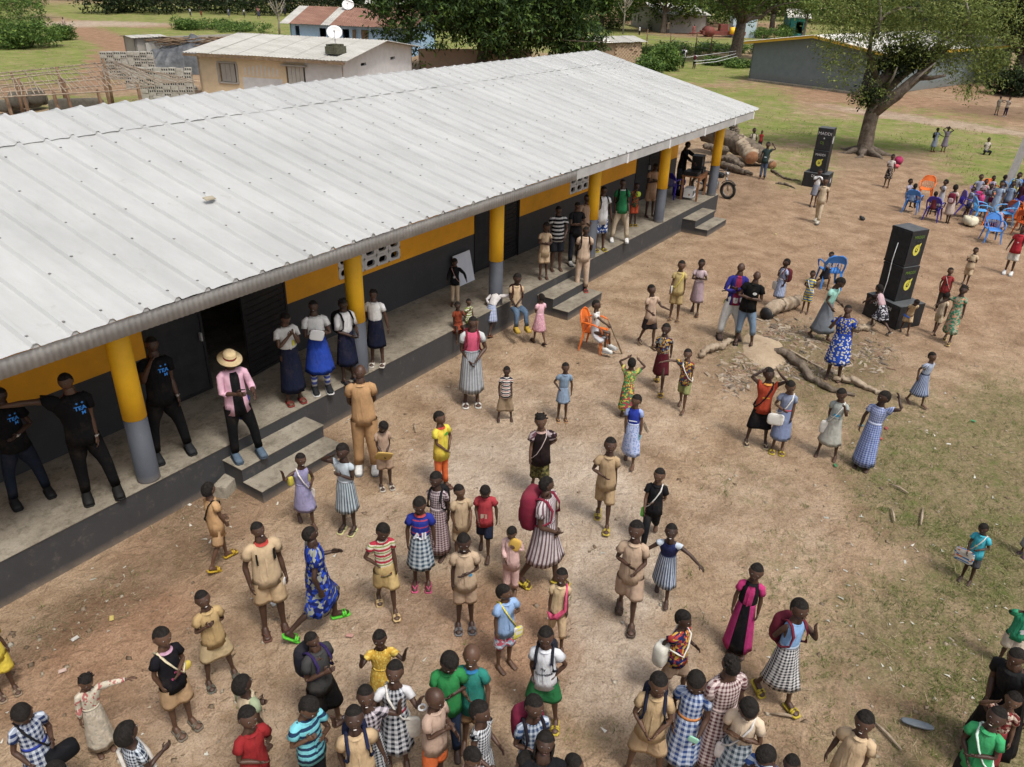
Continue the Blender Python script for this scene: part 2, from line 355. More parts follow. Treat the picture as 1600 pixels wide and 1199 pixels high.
def vent_block():
    mb = MB(); w, h, d = VW - 0.006, VHH - 0.006, 0.05; sl, sr = 0.115, 0.056
    n = 24; out = []; inn = []
    for i in range(n):
        t = 2 * math.pi * (i + .5) / n; c, s_ = math.cos(t), math.sin(t)
        k = 1 / max(abs(c) / (w / 2), abs(s_) / (h / 2)); out.append((c * k, s_ * k))
        inn.append((sr * c + (sl - sr if c > 0 else sr - sl), sr * s_ * 1.15))
    V = [(x, -0.006, z) for x, z in out] + [(x, -0.006, z) for x, z in inn] + [(x, d, z) for x, z in inn] + [(x, d, z) for x, z in out]
    F = []
    for i in range(n):
        j = (i + 1) % n
        F += [(i, j, n + j, n + i), (n + i, n + j, 2 * n + j, 2 * n + i), (2 * n + i, 2 * n + j, 3 * n + j, 3 * n + i), (3 * n + i, 3 * n + j, j, i)]
    mb.add(V, [f[::-1] for f in F]); return mb.mesh('vent_block', M_VENT)
vb = vent_block()
for v, n in VENTS:
    for i in range(n):
        for k in range(VR): put('vent_block', vb, SB, (v + VW * (i + .5), WY, VH0 + VHH * (k + .5)))
# columns
def column():
    mb = MB(); n = 24
    RGs = []
    for z, r in ((G - .02, .158), (G + .03, .155), (G + 1.0, .152)):
        a = np.linspace(0, 2 * np.pi, n, endpoint=False); RGs.append(np.stack([r * np.cos(a), r * np.sin(a), np.full(n, z)], 1))
    lo = MB().rings(RGs); RG2 = []
    for z, r in ((G + 1.0, .155), (G + 1.6, .153), (3.5, .152)):
        RG2.append(np.stack([r * np.cos(a), r * np.sin(a), np.full(n, z)], 1))
    return lo.mesh('column_base', M_COLG), MB().rings(RG2).mesh('column', M_YELL)
c_lo, c_hi = column()
for i in range(-2, 6):
    c = put('column', c_hi, SB, (4.2 * i, 0.15, 0)); put('column_base', c_lo, c)
for x in (1.1 + .8, 9.9 + .8, 18.3 + .85):
    w = 1.62
    for k, (y0, y1, z) in enumerate(((-0.44, -0.004, .435), (-0.86, -0.444, .215))):
        mb = MB(); mb.span((x - w / 2, y0, -.1), (x + w / 2, y1, z - .012), 0); mb.span((x - w / 2 - .012, y0 - .012, z - .012), (x + w / 2 + .012, y1 - .001, z), 1)
        part(mb, 'step', [M_PLIN, M_CONC])
# doors: left leaf shut, right leaf folded back on the first; others shut or ajar
def leaf(w, h, n=14):
    mb = MB(); mb.span((0, -.02, 0), (.045, .02, h)); mb.span((w - .045, -.02, 0), (w, .02, h)); mb.span((0.045, -.02, 0), (w - .045, .02, .045)); mb.span((.045, -.02, h - .045), (w - .045, .02, h))
    n = int(h / .11)
    for i in range(n):
        z = .05 + (h - .1) * i / n; t = (h - .1) / n
        mb.add([(.045, -.012, z), (w - .045, -.012, z), (w - .045, .012, z + t), (.045, .012, z + t), (.045, .0, z), (w - .045, 0, z)], [(0, 1, 2, 3), (4, 3, 2, 5), (0, 4, 5, 1)])
    return mb
def door(x, w, ang, y=WY, lab=None):
    o = leaf(w, 2.18).build('door', M_STEEL, SB, (x, y, G + .02), ang)
    if lab: o['label'] = lab
    h = MB().box((w - .09, -.05, 1.0), (.03, .06, .14)).build('handle', M_FASC, o); return o
door(1.18, 1.02, 0.0, WY + .02, 'closed louvred steel door leaf')
door(3.92, 1.08, math.radians(180 + 8), WY - .03, 'louvred steel door leaf folded open towards the wall')
door(9.63, .92, 0, WY + .03); door(11.48, .92, math.radians(180 + 2), WY + .03)
door(18.1, 1.04, 0, WY + .03); door(20.18, 1.0, math.radians(180 - 6), WY - .02)
for a, b in DO:
    for q in (a, b - .03): part(MB().span((q, WY - .02, G), (q + .03, WY - .001, 2.88)), 'door_frame', M_STEEL)
# roof sheets
EY, EZ, RY, RZ = -0.79, 3.44, 5.36, 4.775
SL = (RZ - EZ) / (RY - EY)
PITCH = 0.4258
def sheet_mesh(y0, y1, lift0, lift1, seed, nr=2, flip=False):
    rr = np.random.RandomState(seed); prof = []
    for k in range(nr):
        o = k * PITCH
        for dx, dz in ((-.050, 0), (-.020, .040), (.020, .040), (.050, 0), (.075, -.002), (PITCH / 2, .004), (PITCH - .075, -.002)):
            prof.append((o + dx, dz))
    prof.append((nr * PITCH - .055, 0.004)); prof.append((nr * PITCH - .022, .043)); prof.append((nr * PITCH + .020, .043)); prof = np.array(prof)
    ny = 7; V = []
    for j in range(ny):
        t = j / (ny - 1); y = y0 + (y1 - y0) * t; z = lift0 * (1 - t) + lift1 * t
        w = rr.randn() * .0015
        for x, dz in prof: V.append((x, y, z + dz * (1 if dz > .02 else (1 + .5 * rr.randn())) + w + rr.randn() * .0006))
    n = len(prof); F = [(j * n + i, j * n + i + 1, (j + 1) * n + i + 1, (j + 1) * n + i) for j in range(ny - 1) for i in range(n - 1)]
    V = np.array(V); V[:, 2] += SL * (V[:, 1] - EY) + EZ if not flip else RZ - SL * (V[:, 1] - RY)
    V2 = V.copy(); V2[:, 2] -= .002
    F2 = [tuple(q + len(V) for q in f[::-1]) for f in F]
    # close the eave and ridge edges
    F3 = [(i + 1, i, len(V) + i, len(V) + i + 1) for i in range(n - 1)]
    mb = MB(); mb.add(np.vstack([V, V2]), F + F2 + F3, 0, False); return mb.mesh('roof_sheet', M_ROOF)
LO = [sheet_mesh(EY, 4.30, 0.0, 0.0, s) for s in range(4)]
HI = [sheet_mesh(4.18, RY + .01, 0.007 + 0.004 * s, 0.006, 10 + s) for s in range(4)]
BK = [sheet_mesh(RY - .01, 11.3, 0.0, 0, 20 + s, flip=True) for s in range(2)]
xr = -1.33 - 20 * PITCH; k = 0; SHX = []
while xr < 21.1:
    SHX.append(xr)
    for arr in (LO, HI, BK):
        put('roof_sheet', arr[random.randrange(len(arr))], SB, (xr, 0, random.uniform(0, .004) + (k % 2) * .003))
    xr += 2 * PITCH; k += 1
XR = xr - PITCH * 0.1
sc = MB(); cr = 0
for xr in SHX:
    for q in (0, 1):
        for j, yy in enumerate((-0.62, .45, 1.5, 2.6, 3.7, 4.22, 4.85)):
            if random.random() < .12: continue
            x = xr + q * PITCH + random.gauss(0, .006); y = yy + random.gauss(0, .03) + (0.25 if q else 0) * (j % 2)
            sc.box((x, y, SL * (y - EY) + EZ + .052), (.024, .030, .010), random.uniform(-.4, .4), cr)
o = part(sc, 'roof_screws', M_SCREW); o['kind'] = 'stuff'
cl = MB()
for xq in SHX:
    for q in (0, 1): cl.box((xq + q * PITCH, EY + .02, EZ + .018), (.085, .02, .05), taper=.5)
o = part(cl, 'rib_closures', M_FASC); o['kind'] = 'stuff'
# fascia
def corr(w, h, p=.075):
    mb = MB(); n = int(w / p * 4); V = []
    for i in range(n + 1):
        x = w * i / n; y = .006 * math.sin(2 * math.pi * x / p); V += [(x, y, 0), (x, y, h), (x, y + .003, h), (x, y + .003, 0)]
    F = []
    for i in range(n):
        a, b = 4 * i, 4 * i + 4
        F += [(a, b, b + 1, a + 1), (a + 2, b + 2, b + 3, a + 3), (a + 3, b + 3, b, a)]
    mb.add(V, F, 0, True); return mb.mesh('fascia_sheet', M_FASC)
cs = corr(2.0, .215)
x = -9.8
while x < 9.9: put('fascia_sheet', cs, SB, (x, EY + .03, EZ - .235 + random.uniform(-.004, .004))); x += 1.985
xa = x
while x < 21.2:
    w = min(2.4, 21.3 - x); part(MB().span((x, EY + .02, EZ - .23), (x + w - .006, EY + .045, EZ - .02)), 'fascia_board', M_FASC); x += w
    part(MB().span((x - .05, EY + .012, EZ - .25), (x + .03, EY + .019, EZ - .03)), 'joint_strip', M_VENT)
ra = MB(); x = -9
while x < 21.3:
    for (ya, yb) in ((EY + .08, RY),):
        V = []; 
        for y in (ya, yb):
            z = SL * (y - EY) + EZ - .03; V += [(x - .03, y, z), (x + .03, y, z), (x + .03, y, z - .13), (x - .03, y, z - .13)]
        ra.add(V, [(0, 1, 5, 4), (1, 2, 6, 5), (2, 3, 7, 6), (3, 0, 4, 7), (0, 3, 2, 1), (4, 5, 6, 7)])
    x += 2.1
for y in (-.6, .15, 1.5, 3.2, 4.9): z = SL * (y - EY) + EZ - .16; ra.span((-9.3, y - .03, z - .08), (21.2, y + .03, z))
part(ra, 'roof_timber', M_WOOD)
ga = MB()
ga.add([(X1 - .1, WY, 3.4), (X1 - .1, RY, 4.70), (X1 - .1, 9, 3.9), (X1 - .02, WY, 3.4), (X1 - .02, RY, 4.70), (X1 - .02, 9, 3.9)], [(0, 1, 2), (3, 5, 4), (0, 3, 4, 1), (1, 4, 5, 2)])
part(ga, 'gable', M_ORNG)

# ------------------------------------------------------------ houses of the village
def sheets_roof(parent, quad, w, matl, pitch=.22, amp=.02, name='roof_sheet', th=.012):
    """quad: eave-left, eave-right, ridge-right, ridge-left; split into sheets of width w"""
    a, b, c, d = [np.array(q, float) for q in quad]; Lx = np.linalg.norm(b - a); n = max(1, int(round(Lx / w)))
    nrm = np.cross(b - a, d - a); nrm /= np.linalg.norm(nrm)
    for k in range(n):
        t0, t1 = k / n - .004, (k + 1) / n + .004; m_ = max(3, int((t1 - t0) * Lx / pitch * 4)); V = []
        jit = random.uniform(-.03, .05); lift = nrm * (random.uniform(0, .012) + .012 * (k % 2))
        for i in range(m_ + 1):
            t = t0 + (t1 - t0) * i / m_; off = nrm * (amp * math.sin(2 * math.pi * t * Lx / pitch)) + lift
            lo = a + (b - a) * t; hi = d + (c - d) * t; lo = lo + (lo - hi) / np.linalg.norm(lo - hi) * jit
            V += [lo + off, hi + off, lo + off - nrm * th, hi + off - nrm * th]
        F = []
        for i in range(m_):
            p, q = 4 * i, 4 * i + 4; F += [(p, q, q + 1, p + 1), (p + 3, q + 3, q + 2, p + 2), (p, p + 2, q + 2, q)]
        mb = MB(); mb.add(V, F)
        mm = matl[random.randrange(len(matl))] if isinstance(matl, list) else matl
        mb.build(name, mm, parent)
def wall_open(mb, A, B, z0, z1, th, holes, n_):
    """wall A->B (2-D), holes: (s0,s1,za,zb) along it; n_ inward normal"""
    A, B = np.array(A, float), np.array(B, float); u = (B - A); Ln = np.linalg.norm(u); u /= Ln; n_ = np.array(n_)
    def bx(s0, s1, za, zb):
        if s1 - s0 < .005 or zb - za < .005: return
        p = [A + u * s0, A + u * s1, A + u * s1 + n_ * th, A + u * s0 + n_ * th]
        mb.prism([tuple(q) for q in p], za, zb)
    s = 0
    for (s0, s1, za, zb) in sorted(holes):
        bx(s, s0, z0, z1); bx(s0, s1, z0, za); bx(s0, s1, zb, z1); s = s1
    bx(s, Ln, z0, z1)
def house(name, label, A, B, depth, eh, rh, wallm, roofm, over=.45, holes=(), gholes=(), cat='house', sheet=.9, rid='long', gm=None, side=1, z0=0.0, fas=None):
    """A,B front corners on the ground; the ridge runs along A->B ('long') or away from us ('deep')"""
    A, B = np.array(A[:2], float), np.array(B[:2], float); r = empty(name, (*((A + B) / 2), 0), label, cat); r.location = (0, 0, 0)
    u = (B - A) / np.linalg.norm(B - A); v = np.array([-u[1], u[0]])
    mid = (A + B) / 2 + v * depth / 2
    if (mid - CAM[:2]) @ v < 0: v = -v
    C_, D = B + v * depth, A + v * depth; W_ = np.linalg.norm(B - A)
    P3 = lambda p, z: (p[0], p[1], z)
    mb = MB(); wall_open(mb, A, B, z0, eh, .15, holes, v); mb.build('wall', wallm, r)
    gm = gm or wallm
    mb = MB()
    if side > 0: wall_open(mb, B, C_, z0, eh, .15, gholes, -u)
    else: wall_open(mb, A, D, z0, eh, .15, gholes, u)
    mb.build('wall', gm, r)
    mb = MB(); wall_open(mb, D, C_, z0, eh, .15, (), -v)
    if side > 0: wall_open(mb, A, D, z0, eh, .15, (), u)
    else: wall_open(mb, B, C_, z0, eh, .15, (), -u)
    mb.build('wall', wallm, r)
    t = .0
    if rid == 'long':
        for (p, s_) in ((A, u), (B, -u)):
            q = p + v * depth; mpt = (p + q) / 2; o_ = s_ * .15
            MB().add([P3(p, eh), P3(q, eh), P3(mpt, rh - .05), P3(p + o_, eh), P3(q + o_, eh), P3(mpt + o_, rh - .05)], [(0, 1, 2), (3, 5, 4), (0, 2, 5, 3), (1, 4, 5, 2)]).build('gable', gm if (side > 0) == (p is B) else wallm, r)
        sl = (rh - eh) / (depth / 2); e = over
        a, b = A - v * e - u * e, B - v * e + u * e; ze = eh - sl * e + .03; m1, m2 = (A + D) / 2 - u * e, (B + C_) / 2 + u * e
        sheets_roof(r, (P3(a, ze), P3(b, ze), P3(m2, rh), P3(m1, rh)), sheet, roofm)
        a, b = D + v * e - u * e, C_ + v * e + u * e
        sheets_roof(r, (P3(b, ze), P3(a, ze), P3(m1, rh), P3(m2, rh)), sheet, roofm)
        fq = ((A - v * e - u * e, ze, B - v * e + u * e, ze), (B - v * e + u * e, ze, m2, rh), (m2, rh, C_ + v * e + u * e, ze), (A - v * e - u * e, ze, m1, rh))
    else:
        for (p, q, s_) in ((A, B, v), (D, C_, -v)):
            mpt = (p + q) / 2; o_ = s_ * .15
            MB().add([P3(p, eh), P3(q, eh), P3(mpt, rh - .05), P3(p + o_, eh), P3(q + o_, eh), P3(mpt + o_, rh - .05)], [(0, 1, 2), (3, 5, 4), (0, 2, 5, 3), (1, 4, 5, 2)]).build('gable', wallm, r)
        sl = (rh - eh) / (W_ / 2); e = over; ze = eh - sl * e + .03; m1, m2 = (A + B) / 2 - v * e, (C_ + D) / 2 + v * e
        sheets_roof(r, (P3(D - u * e + v * e, ze), P3(A - u * e - v * e, ze), P3(m1, rh), P3(m2, rh)), sheet, roofm)
        sheets_roof(r, (P3(B + u * e - v * e, ze), P3(C_ + u * e + v * e, ze), P3(m2, rh), P3(m1, rh)), sheet, roofm)
        fq = ((A - u * e - v * e, ze, m1, rh), (m1, rh, B + u * e - v * e, ze), (B + u * e - v * e, ze, C_ + u * e + v * e, ze), (A - u * e - v * e, ze, D - u * e + v * e, ze))
    if fas:
        for (p, za, q, zb) in fq:
            d = (q - p) / np.linalg.norm(q - p); n_ = np.array([d[1], -d[0]]) * .02
            V = [P3(p - n_, za + .02), P3(p + n_, za + .02), P3(p + n_, za - fas[1]), P3(p - n_, za - fas[1]), P3(q - n_, zb + .02), P3(q + n_, zb + .02), P3(q + n_, zb - fas[1]), P3(q - n_, zb - fas[1])]
            MB().add(V, [(0, 1, 5, 4), (1, 2, 6, 5), (2, 3, 7, 6), (3, 0, 4, 7), (0, 3, 2, 1), (4, 5, 6, 7)]).build('fascia', fas[0], r)
    return r, A, B, u, v, W_
M_WBEI = painted('ochre_wall', (0.64, 0.51, 0.34), (0.26, 0.19, 0.12), 0.5)
M_WWHI = painted('whitewash', (0.56, 0.56, 0.57), (0.36, 0.30, 0.23), 0.35)
M_WBLU = painted('sky_blue_wall', (0.36, 0.56, 0.78), (0.35, 0.36, 0.34), 0.35)
M_WGRY = painted('grey_blue_wall', (0.155, 0.19, 0.20), (0.17, 0.14, 0.11), 0.35, 0.8, (0.0, 0.8))
M_WCEM = painted('cement_wall', (0.34, 0.32, 0.29), (0.2, 0.17, 0.14), 0.5)
M_WMUD = painted('mud_wall', (0.30, 0.205, 0.14), (0.17, 0.11, 0.07), 0.5)
M_WTEA = painted('turquoise_wall', (0.07, 0.42, 0.42), (0.25, 0.25, 0.22), 0.3)
M_RGRY = roof_metal('old_grey_roof', (0.34, 0.33, 0.30), (0.47, 0.46, 0.43), 0.6)
M_RRST = roof_metal('rusty_roof', (0.16, 0.075, 0.05), (0.26, 0.14, 0.10), 0.8)
M_RPAL = roof_metal('pale_roof', (0.60, 0.58, 0.53), (0.72, 0.70, 0.66), 0.6)
M_YFAS = painted('yellow_fascia', (0.70, 0.43, 0.04), (0.5, 0.35, 0.1), 0.2)
# beige and white house behind the school
a, b = at(306, 80, 2.55), at(533, 93, 2.55)
W_ = np.linalg.norm((b - a)[:2])
hb, A, B, u, v, W_ = house('village_house', 'low ochre and white plastered house with grey sheet roof right behind the school', a, b, 11.0, 2.55, 3.25, [M_WBEI, ], M_RGRY, .55,
    holes=((W_ * .15, W_ * .27, .9, 1.95), (W_ * .62, W_ * .75, .1, 2.0)), gholes=((2.6, 3.4, 1.95, 2.12), (7.2, 8.0, 1.95, 2.12)), gm=M_WWHI)
P2 = lambda s, d, z: tuple(A + u * s + v * d) + (z,)
def panel(par, name, s0, s1, z0, z1, m, d=-.02, th=.03, n=1):
    mb = MB()
    for k in range(n):
        w = (s1 - s0) / n; q0, q1 = s0 + w * k + .01, s0 + w * (k + 1) - .01; o = .004 * (k % 2)
        p = [A + u * q0 + v * (d - o), A + u * q1 + v * (d - o), A + u * q1 + v * (d + th), A + u * q0 + v * (d + th)]
        mb.prism([tuple(x) for x in p], z0, z1)
    return mb.build(name, m, par)
panel(hb, 'wall', W_ * .75, W_ + .012, 0.0, 2.54, M_WWHI, -.012, .010)['label'] = 'whitewashed end of the front wall'
panel(hb, 'shutter', W_ * .16, W_ * .26, .92, 1.93, M_WCEM, .03, .03, 3); panel(hb, 'window_frame', W_ * .14, W_ * .28, 1.96, 2.06, M_WCEM, -.05, .06)
panel(hb, 'window_frame', W_ * .135, W_ * .15, .82, 1.95, M_WCEM, -.05, .06); panel(hb, 'window_frame', W_ * .27, W_ * .285, .82, 1.95, M_WCEM, -.05, .06); panel(hb, 'window_sill', W_ * .14, W_ * .28, .82, .9, M_WCEM, -.09, .12)
panel(hb, 'door', W_ * .63, W_ * .74, .1, 1.98, M_RGRY, .02, .03, 4); panel(hb, 'lintel', W_ * .60, W_ * .77, 2.02, 2.12, M_WCEM, -.25, .26)
panel(hb, 'vent', W_ * .63, W_ * .73, 2.22, 2.38, M_WWHI, -.03, .04)
# ragged patch of pale render in the shape of bars on the wall
for k in range(9): panel(hb, 'plaster_bar', W_ * (.33 + .028 * k), W_ * (.342 + .028 * k), 1.3 + .02 * abs(4 - k), 2.0 - .05 * abs(4 - k), M_WWHI, -.006, .005)
panel(hb, 'plaster_patch', W_ * .31, W_ * .59, .55, 1.25, M_WWHI, -.006, .005)
bm = MB(); bm.prism([tuple(A - v * .62 - u * .5), tuple(B - v * .62 + u * .5), tuple(B - v * .58 + u * .5), tuple(A - v * .58 - u * .5)], 2.32, 2.46); bm.build('eave_board', M_WOOD, hb)

def dish(loc, r, faceaz, el, label, h=.6):
    t = empty('satellite_dish', loc, label, 'satellite dish'); mb = MB(); RGs = []
    for k in range(6):
        q = r * k / 5; a = np.linspace(0, 2 * np.pi, 20, endpoint=False); RGs.append(np.stack([q * np.cos(a) + 1e-4 * np.cos(a), q * np.sin(a) * 1.08, np.full(20, .28 * r * (k / 5) ** 2)], 1))
    R_ = np.array(Matrix.Rotation(faceaz, 3, 'Z') @ Matrix.Rotation(math.pi / 2 - el, 3, 'Y'))
    allr = RGs + [x - [0, 0, .012] for x in RGs[::-1]]
    V = [x @ R_.T + [0, 0, h] for x in allr]; mb.rings(V, caps=False, smooth=True); mb.build('reflector', M_DISH, t)
    ax = R_ @ np.array([0, 0, 1.0]); cpt = np.array([0, 0, h])
    MB().tube([cpt - ax * .02 + [0, 0, 0], cpt - ax * .15, [0, 0, h * .5], [0, 0, 0]], .025, 6).build('mast', M_FASC, t)
    low = cpt + R_ @ np.array([r * .9, 0, .2 * r]); tip = cpt + ax * r * .95 + (R_ @ np.array([r * .5, 0, 0])) * .6
    MB().tube([low, tip], .015, 5).build('feed_arm', M_FASC, t); MB().box(tip, (.07, .07, .1)).build('receiver', M_FASC, t)
    return t
M_DISH = mat('dish_white', (0.62, 0.62, 0.62), (0.7, 0.7, 0.7), .5, 5)
q = atd(527, 76, 46.0); zq = 2.75
q = at(525, 84, zq); q = (q[0], q[1], zq)
bt = MB(); bt.box((0, 0, .2), (1.0, .8, .4), .2)
for i in range(12): bt.box((random.uniform(-.4, .4), random.uniform(-.35, .35), random.uniform(.1, .45)), (random.uniform(.2, .4), random.uniform(.2, .4), random.uniform(.12, .3)), random.uniform(0, 3))
M_TARP = mat('dark_tarp', (0.045, 0.05, 0.055), (0.10, 0.105, 0.115), .55, 3, 0, .5, .4, 2)
o = bt.build('weight_stack', mat('mossy_stone', (.05, .05, .035), (.11, .11, .07), .9, 12), loc=q); tag(o, 'dark mossy block heap holding the dish down on the grey roof', 'blocks')
dish((q[0], q[1], zq + .35), .42, math.radians(225), math.radians(35), 'white satellite dish standing on the grey roof of the ochre house', .75)

# blue house with rusty roof
a, b = at(452, 33, 2.7), at(640, 41, 2.7)
r2, A, B, u, v, W_ = house('village_house', 'sky blue house with rusty and pale patched roof sheets', a, b, 8.0, 2.7, 3.9, M_WBLU, [M_RRST, M_RRST, M_RRST, M_RRST, M_RGRY], .7,
    holes=((W_ * .055, W_ * .10, .9, 2.3), (W_ * .315, W_ * .385, .9, 2.2), (W_ * .56, W_ * .63, .6, 2.2)), sheet=1.0)
panel(r2, 'shutter', W_ * .535, W_ * .562, .6, 2.2, M_WOOD, -.3, .1); panel(r2, 'shutter', W_ * .60, W_ * .66, .6, 2.2, M_WOOD, -.05, .04, 2)
pp = (A + B) / 2 + v * 1.6 - u * .6; q = at(545, 22, 3.35)
dish((q[0], q[1], 3.3), .55, math.radians(215), math.radians(35), 'white satellite dish on the rusty roof of the blue house', .8)
# shed with open door
a, b = at(203, 95, 0.0), at(265, 97, 0.0)
r3, A, B, u, v, W_ = house('small_shed', 'small cement shed with flat tin roof and a leaning sheet by its dark door', at(219, 113, 0), at(263, 110, 0), 1.6, 2.35, 2.45, M_WCEM, M_RGRY, .25, holes=((W_ * .45, W_ * .8, .1, 1.9),), side=-1, cat='shed', sheet=.6)
panel(r3, 'door', W_ * .28, W_ * .46, .02, 2.0, M_RGRY, -.35, .04)
# mud brick hut between the roofs
r4, A, B, u, v, W_ = house('mud_brick_hut', 'small hut of mud bricks with patched plaster and corrugated lid roof', at(935, 103, 0), at(1000, 100, 0), 3.2, 2.0, 2.35, M_WMUD, [M_RGRY, M_RPAL, M_RGRY], .35, side=1, cat='hut', sheet=.8)
Mbr = mat('mud_brick', (0.33, 0.22, 0.15), (0.45, 0.33, 0.23), .9, 5); bme = MB().box((0, 0, 0), (.36, .12, .155)).mesh('brick', Mbr)
for rr_ in range(12):
    k = 0; s = .2 + (rr_ % 2) * .2 + W_ * .35
    while s < W_ - .1:
        if random.random() > .12:
            p = A + u * s - v * .02; o = put('brick', bme, r4, (p[0], p[1], .12 + rr_ * .16), math.atan2(u[1], u[0]) + random.gauss(0, .01))
        s += .4
# far houses
def far_house(label, pa, pb, z, depth, wm, rm, rh=3.8, eh=2.6, **k):
    return house('village_house', label, at(pa[0], pa[1], z), at(pb[0], pb[1], z), depth, eh, rh, wm, rm, .5, **k)
far_house('far white-roofed house beyond the thin bare tree', (988, 14), (1036, 22), 2.6, 7, M_WCEM, M_RPAL, 3.9, holes=((2.2, 3.0, .8, 1.8), (4.6, 5.4, .8, 1.8)), rid='deep')
far_house('far turquoise-walled house with pale roof between the trees', (1236, 27), (1263, 28), 2.6, 9, M_WTEA, M_RPAL, 3.7, holes=((1, 2, .3, 2),), gm=M_WCEM)
far_house('far ochre house glimpsed above the rusty roof', (575, 4), (640, 6), 2.6, 6, M_WBEI, M_RGRY)
# brown wall behind the mango tree
wl = MB(); a, b = at(655, 112, 0), at(830, 112, 0); wl.prism([tuple(a[:2]), tuple(b[:2]), tuple((b + [0.2, .2, 0])[:2]), tuple((a + [.2, .2, 0])[:2])], 0, 1.7)
tag(wl.build('compound_wall', M_WMUD), 'low brown wall glimpsed beneath the dark mango tree', 'wall')
# grey classroom block on the right, gable towards us
A0 = np.array([62.9, 13.5]); B0 = np.array([60.0, 3.0])
gb, A, B, u, v, W_ = house('classroom_block', 'grey-blue walled classroom block with pale roof and yellow fascia behind the big tree', A0, B0, 24, 2.95, 3.75, M_WGRY, M_RPAL, .55, rid='deep', sheet=1.2, fas=(M_YFAS, .2), cat='school', side=1,
     gholes=((1.0, 2.2, .1, 2.2), (6, 7.6, 1.0, 2.2)))
panel(gb, 'doorway_shade', W_ * .90, W_ * .995, 0.1, 2.5, M_STEEL, -.06, .05)  # flat black panel stands in for the shade inside the open doorway
st = MB(); st.prism([tuple(A - v * .5 + u * .2), tuple(B - v * .5), tuple(B - v * .01), tuple(A - v * .01 + u * .2)], 0, .14); st.build('apron', M_CONC, gb)
# light blue tank house and red machine
r5 = MB(); a = at(1158, 58, 0); bx_ = MB().box((a[0], a[1], 1.3), (3.4, 3.4, 2.6), .5).build('water_store', painted('pale_blue', (.45, .56, .62), (.35, .33, .3), .3)); tag(bx_, 'pale blue block-shaped water store beside the dark tree trunk', 'water store')
mk = MB(); a = at(1128, 58, 0)
mk.box((0, 0, .55), (6.5, 1.6, .5), .0)
for s in (-2.2, 2.2): mk.tube([(s, -.9, .7), (s, .9, .7)], .7, 16)
mk.box((0, 0, 1.2), (1.2, 1.0, 1.0)); mk.box((3.4, 0, .9), (1.6, 1.2, .5)); mk.tube([(-3.3, 0, .5), (-5, 0, .4)], .1)
o = mk.build('farm_trailer', mat('red_rust', (.22, .05, .04), (.12, .05, .04), .7, 4), loc=(a[0], a[1], 0), rz=math.radians(-48)); tag(o, 'rusty red low farm trailer with round wheels parked beyond the fence', 'trailer')
o = MB().tube([(0, 0, 0), (0, 0, .9)], .35, 12).build('yellow_drum', M_YELL, loc=(a[0] - .4, a[1] - 1.6, .5)); tag(o, 'small yellow drum standing against the red trailer', 'drum')

# ------------------------------------------------------------ concrete blocks, pole frame, armchairs
M_BLK = mat('block_grey', (0.27, 0.255, 0.22), (0.40, 0.385, 0.34), .9, 4, 0, .3)
def block_mesh():
    mb = MB(); w, d, h = .40, .20, .19
    out = [(-w / 2, -d / 2), (w / 2, -d / 2), (w / 2, d / 2), (-w / 2, d / 2)]
    mb.box((0, 0, 0), (w, d, h)); 
    for x in (-.12, 0, .12): mb.box((x, -d / 2 - .002, 0), (.075, .006, .10), m=1)  # near-black plates on the solid face, painted shade of the hollows
    return mb.mesh('concrete_block', [M_BLK, M_BLACK])
blk = block_mesh(); nb = 0
def block_stack(px, py, cols, rows, lv, ang, label, skip=.04, gap=.01):
    global nb
    c = at(px, py, 0); ca, sa = math.cos(ang), math.sin(ang)
    for i in range(cols):
        for j in range(rows):
            top = lv - random.choice((0, 0, 0, 1)) - (1 if (i in (0, cols - 1) and random.random() < .4) else 0)
            for k in range(top):
                if k < top - 2 and 0 < i < cols - 1 and j > 0: continue
                x, y = (i - cols / 2) * (.41 + gap) + random.gauss(0, .012), j * .22 + random.gauss(0, .015)
                o = put('concrete_block', blk, None, (c[0] + x * ca - y * sa, c[1] + x * sa + y * ca, .1 + k * .195), ang + random.gauss(0, .035) + (math.pi if random.random() < .5 else 0))
                tag(o, label, 'block', 'concrete blocks stacked behind the school'); nb += 1
AN = math.radians(-38)
block_stack(210, 124, 8, 3, 9, AN, 'grey hollow concrete block in the taller pale stack by the shed')
block_stack(232, 140, 5, 2, 5, AN + .1, 'grey hollow concrete block in the low middle stack')
block_stack(270, 156, 7, 3, 9, AN - .06, 'grey hollow concrete block in the nearer stack by the ochre house')
for i in range(40):
    c = at(random.uniform(240, 305), random.uniform(132, 158), 0); o = put('concrete_block', blk, None, (c[0], c[1], random.choice((.1, .3, .5, 1.5))), random.uniform(0, 3)); o.rotation_euler = (random.uniform(-.5, .5) if random.random() < .3 else 0, 0, random.uniform(0, 3))
    o.location.z = .1; tag(o, 'grey hollow concrete block lying loose at the foot of the stacks', 'block', 'concrete blocks stacked behind the school')
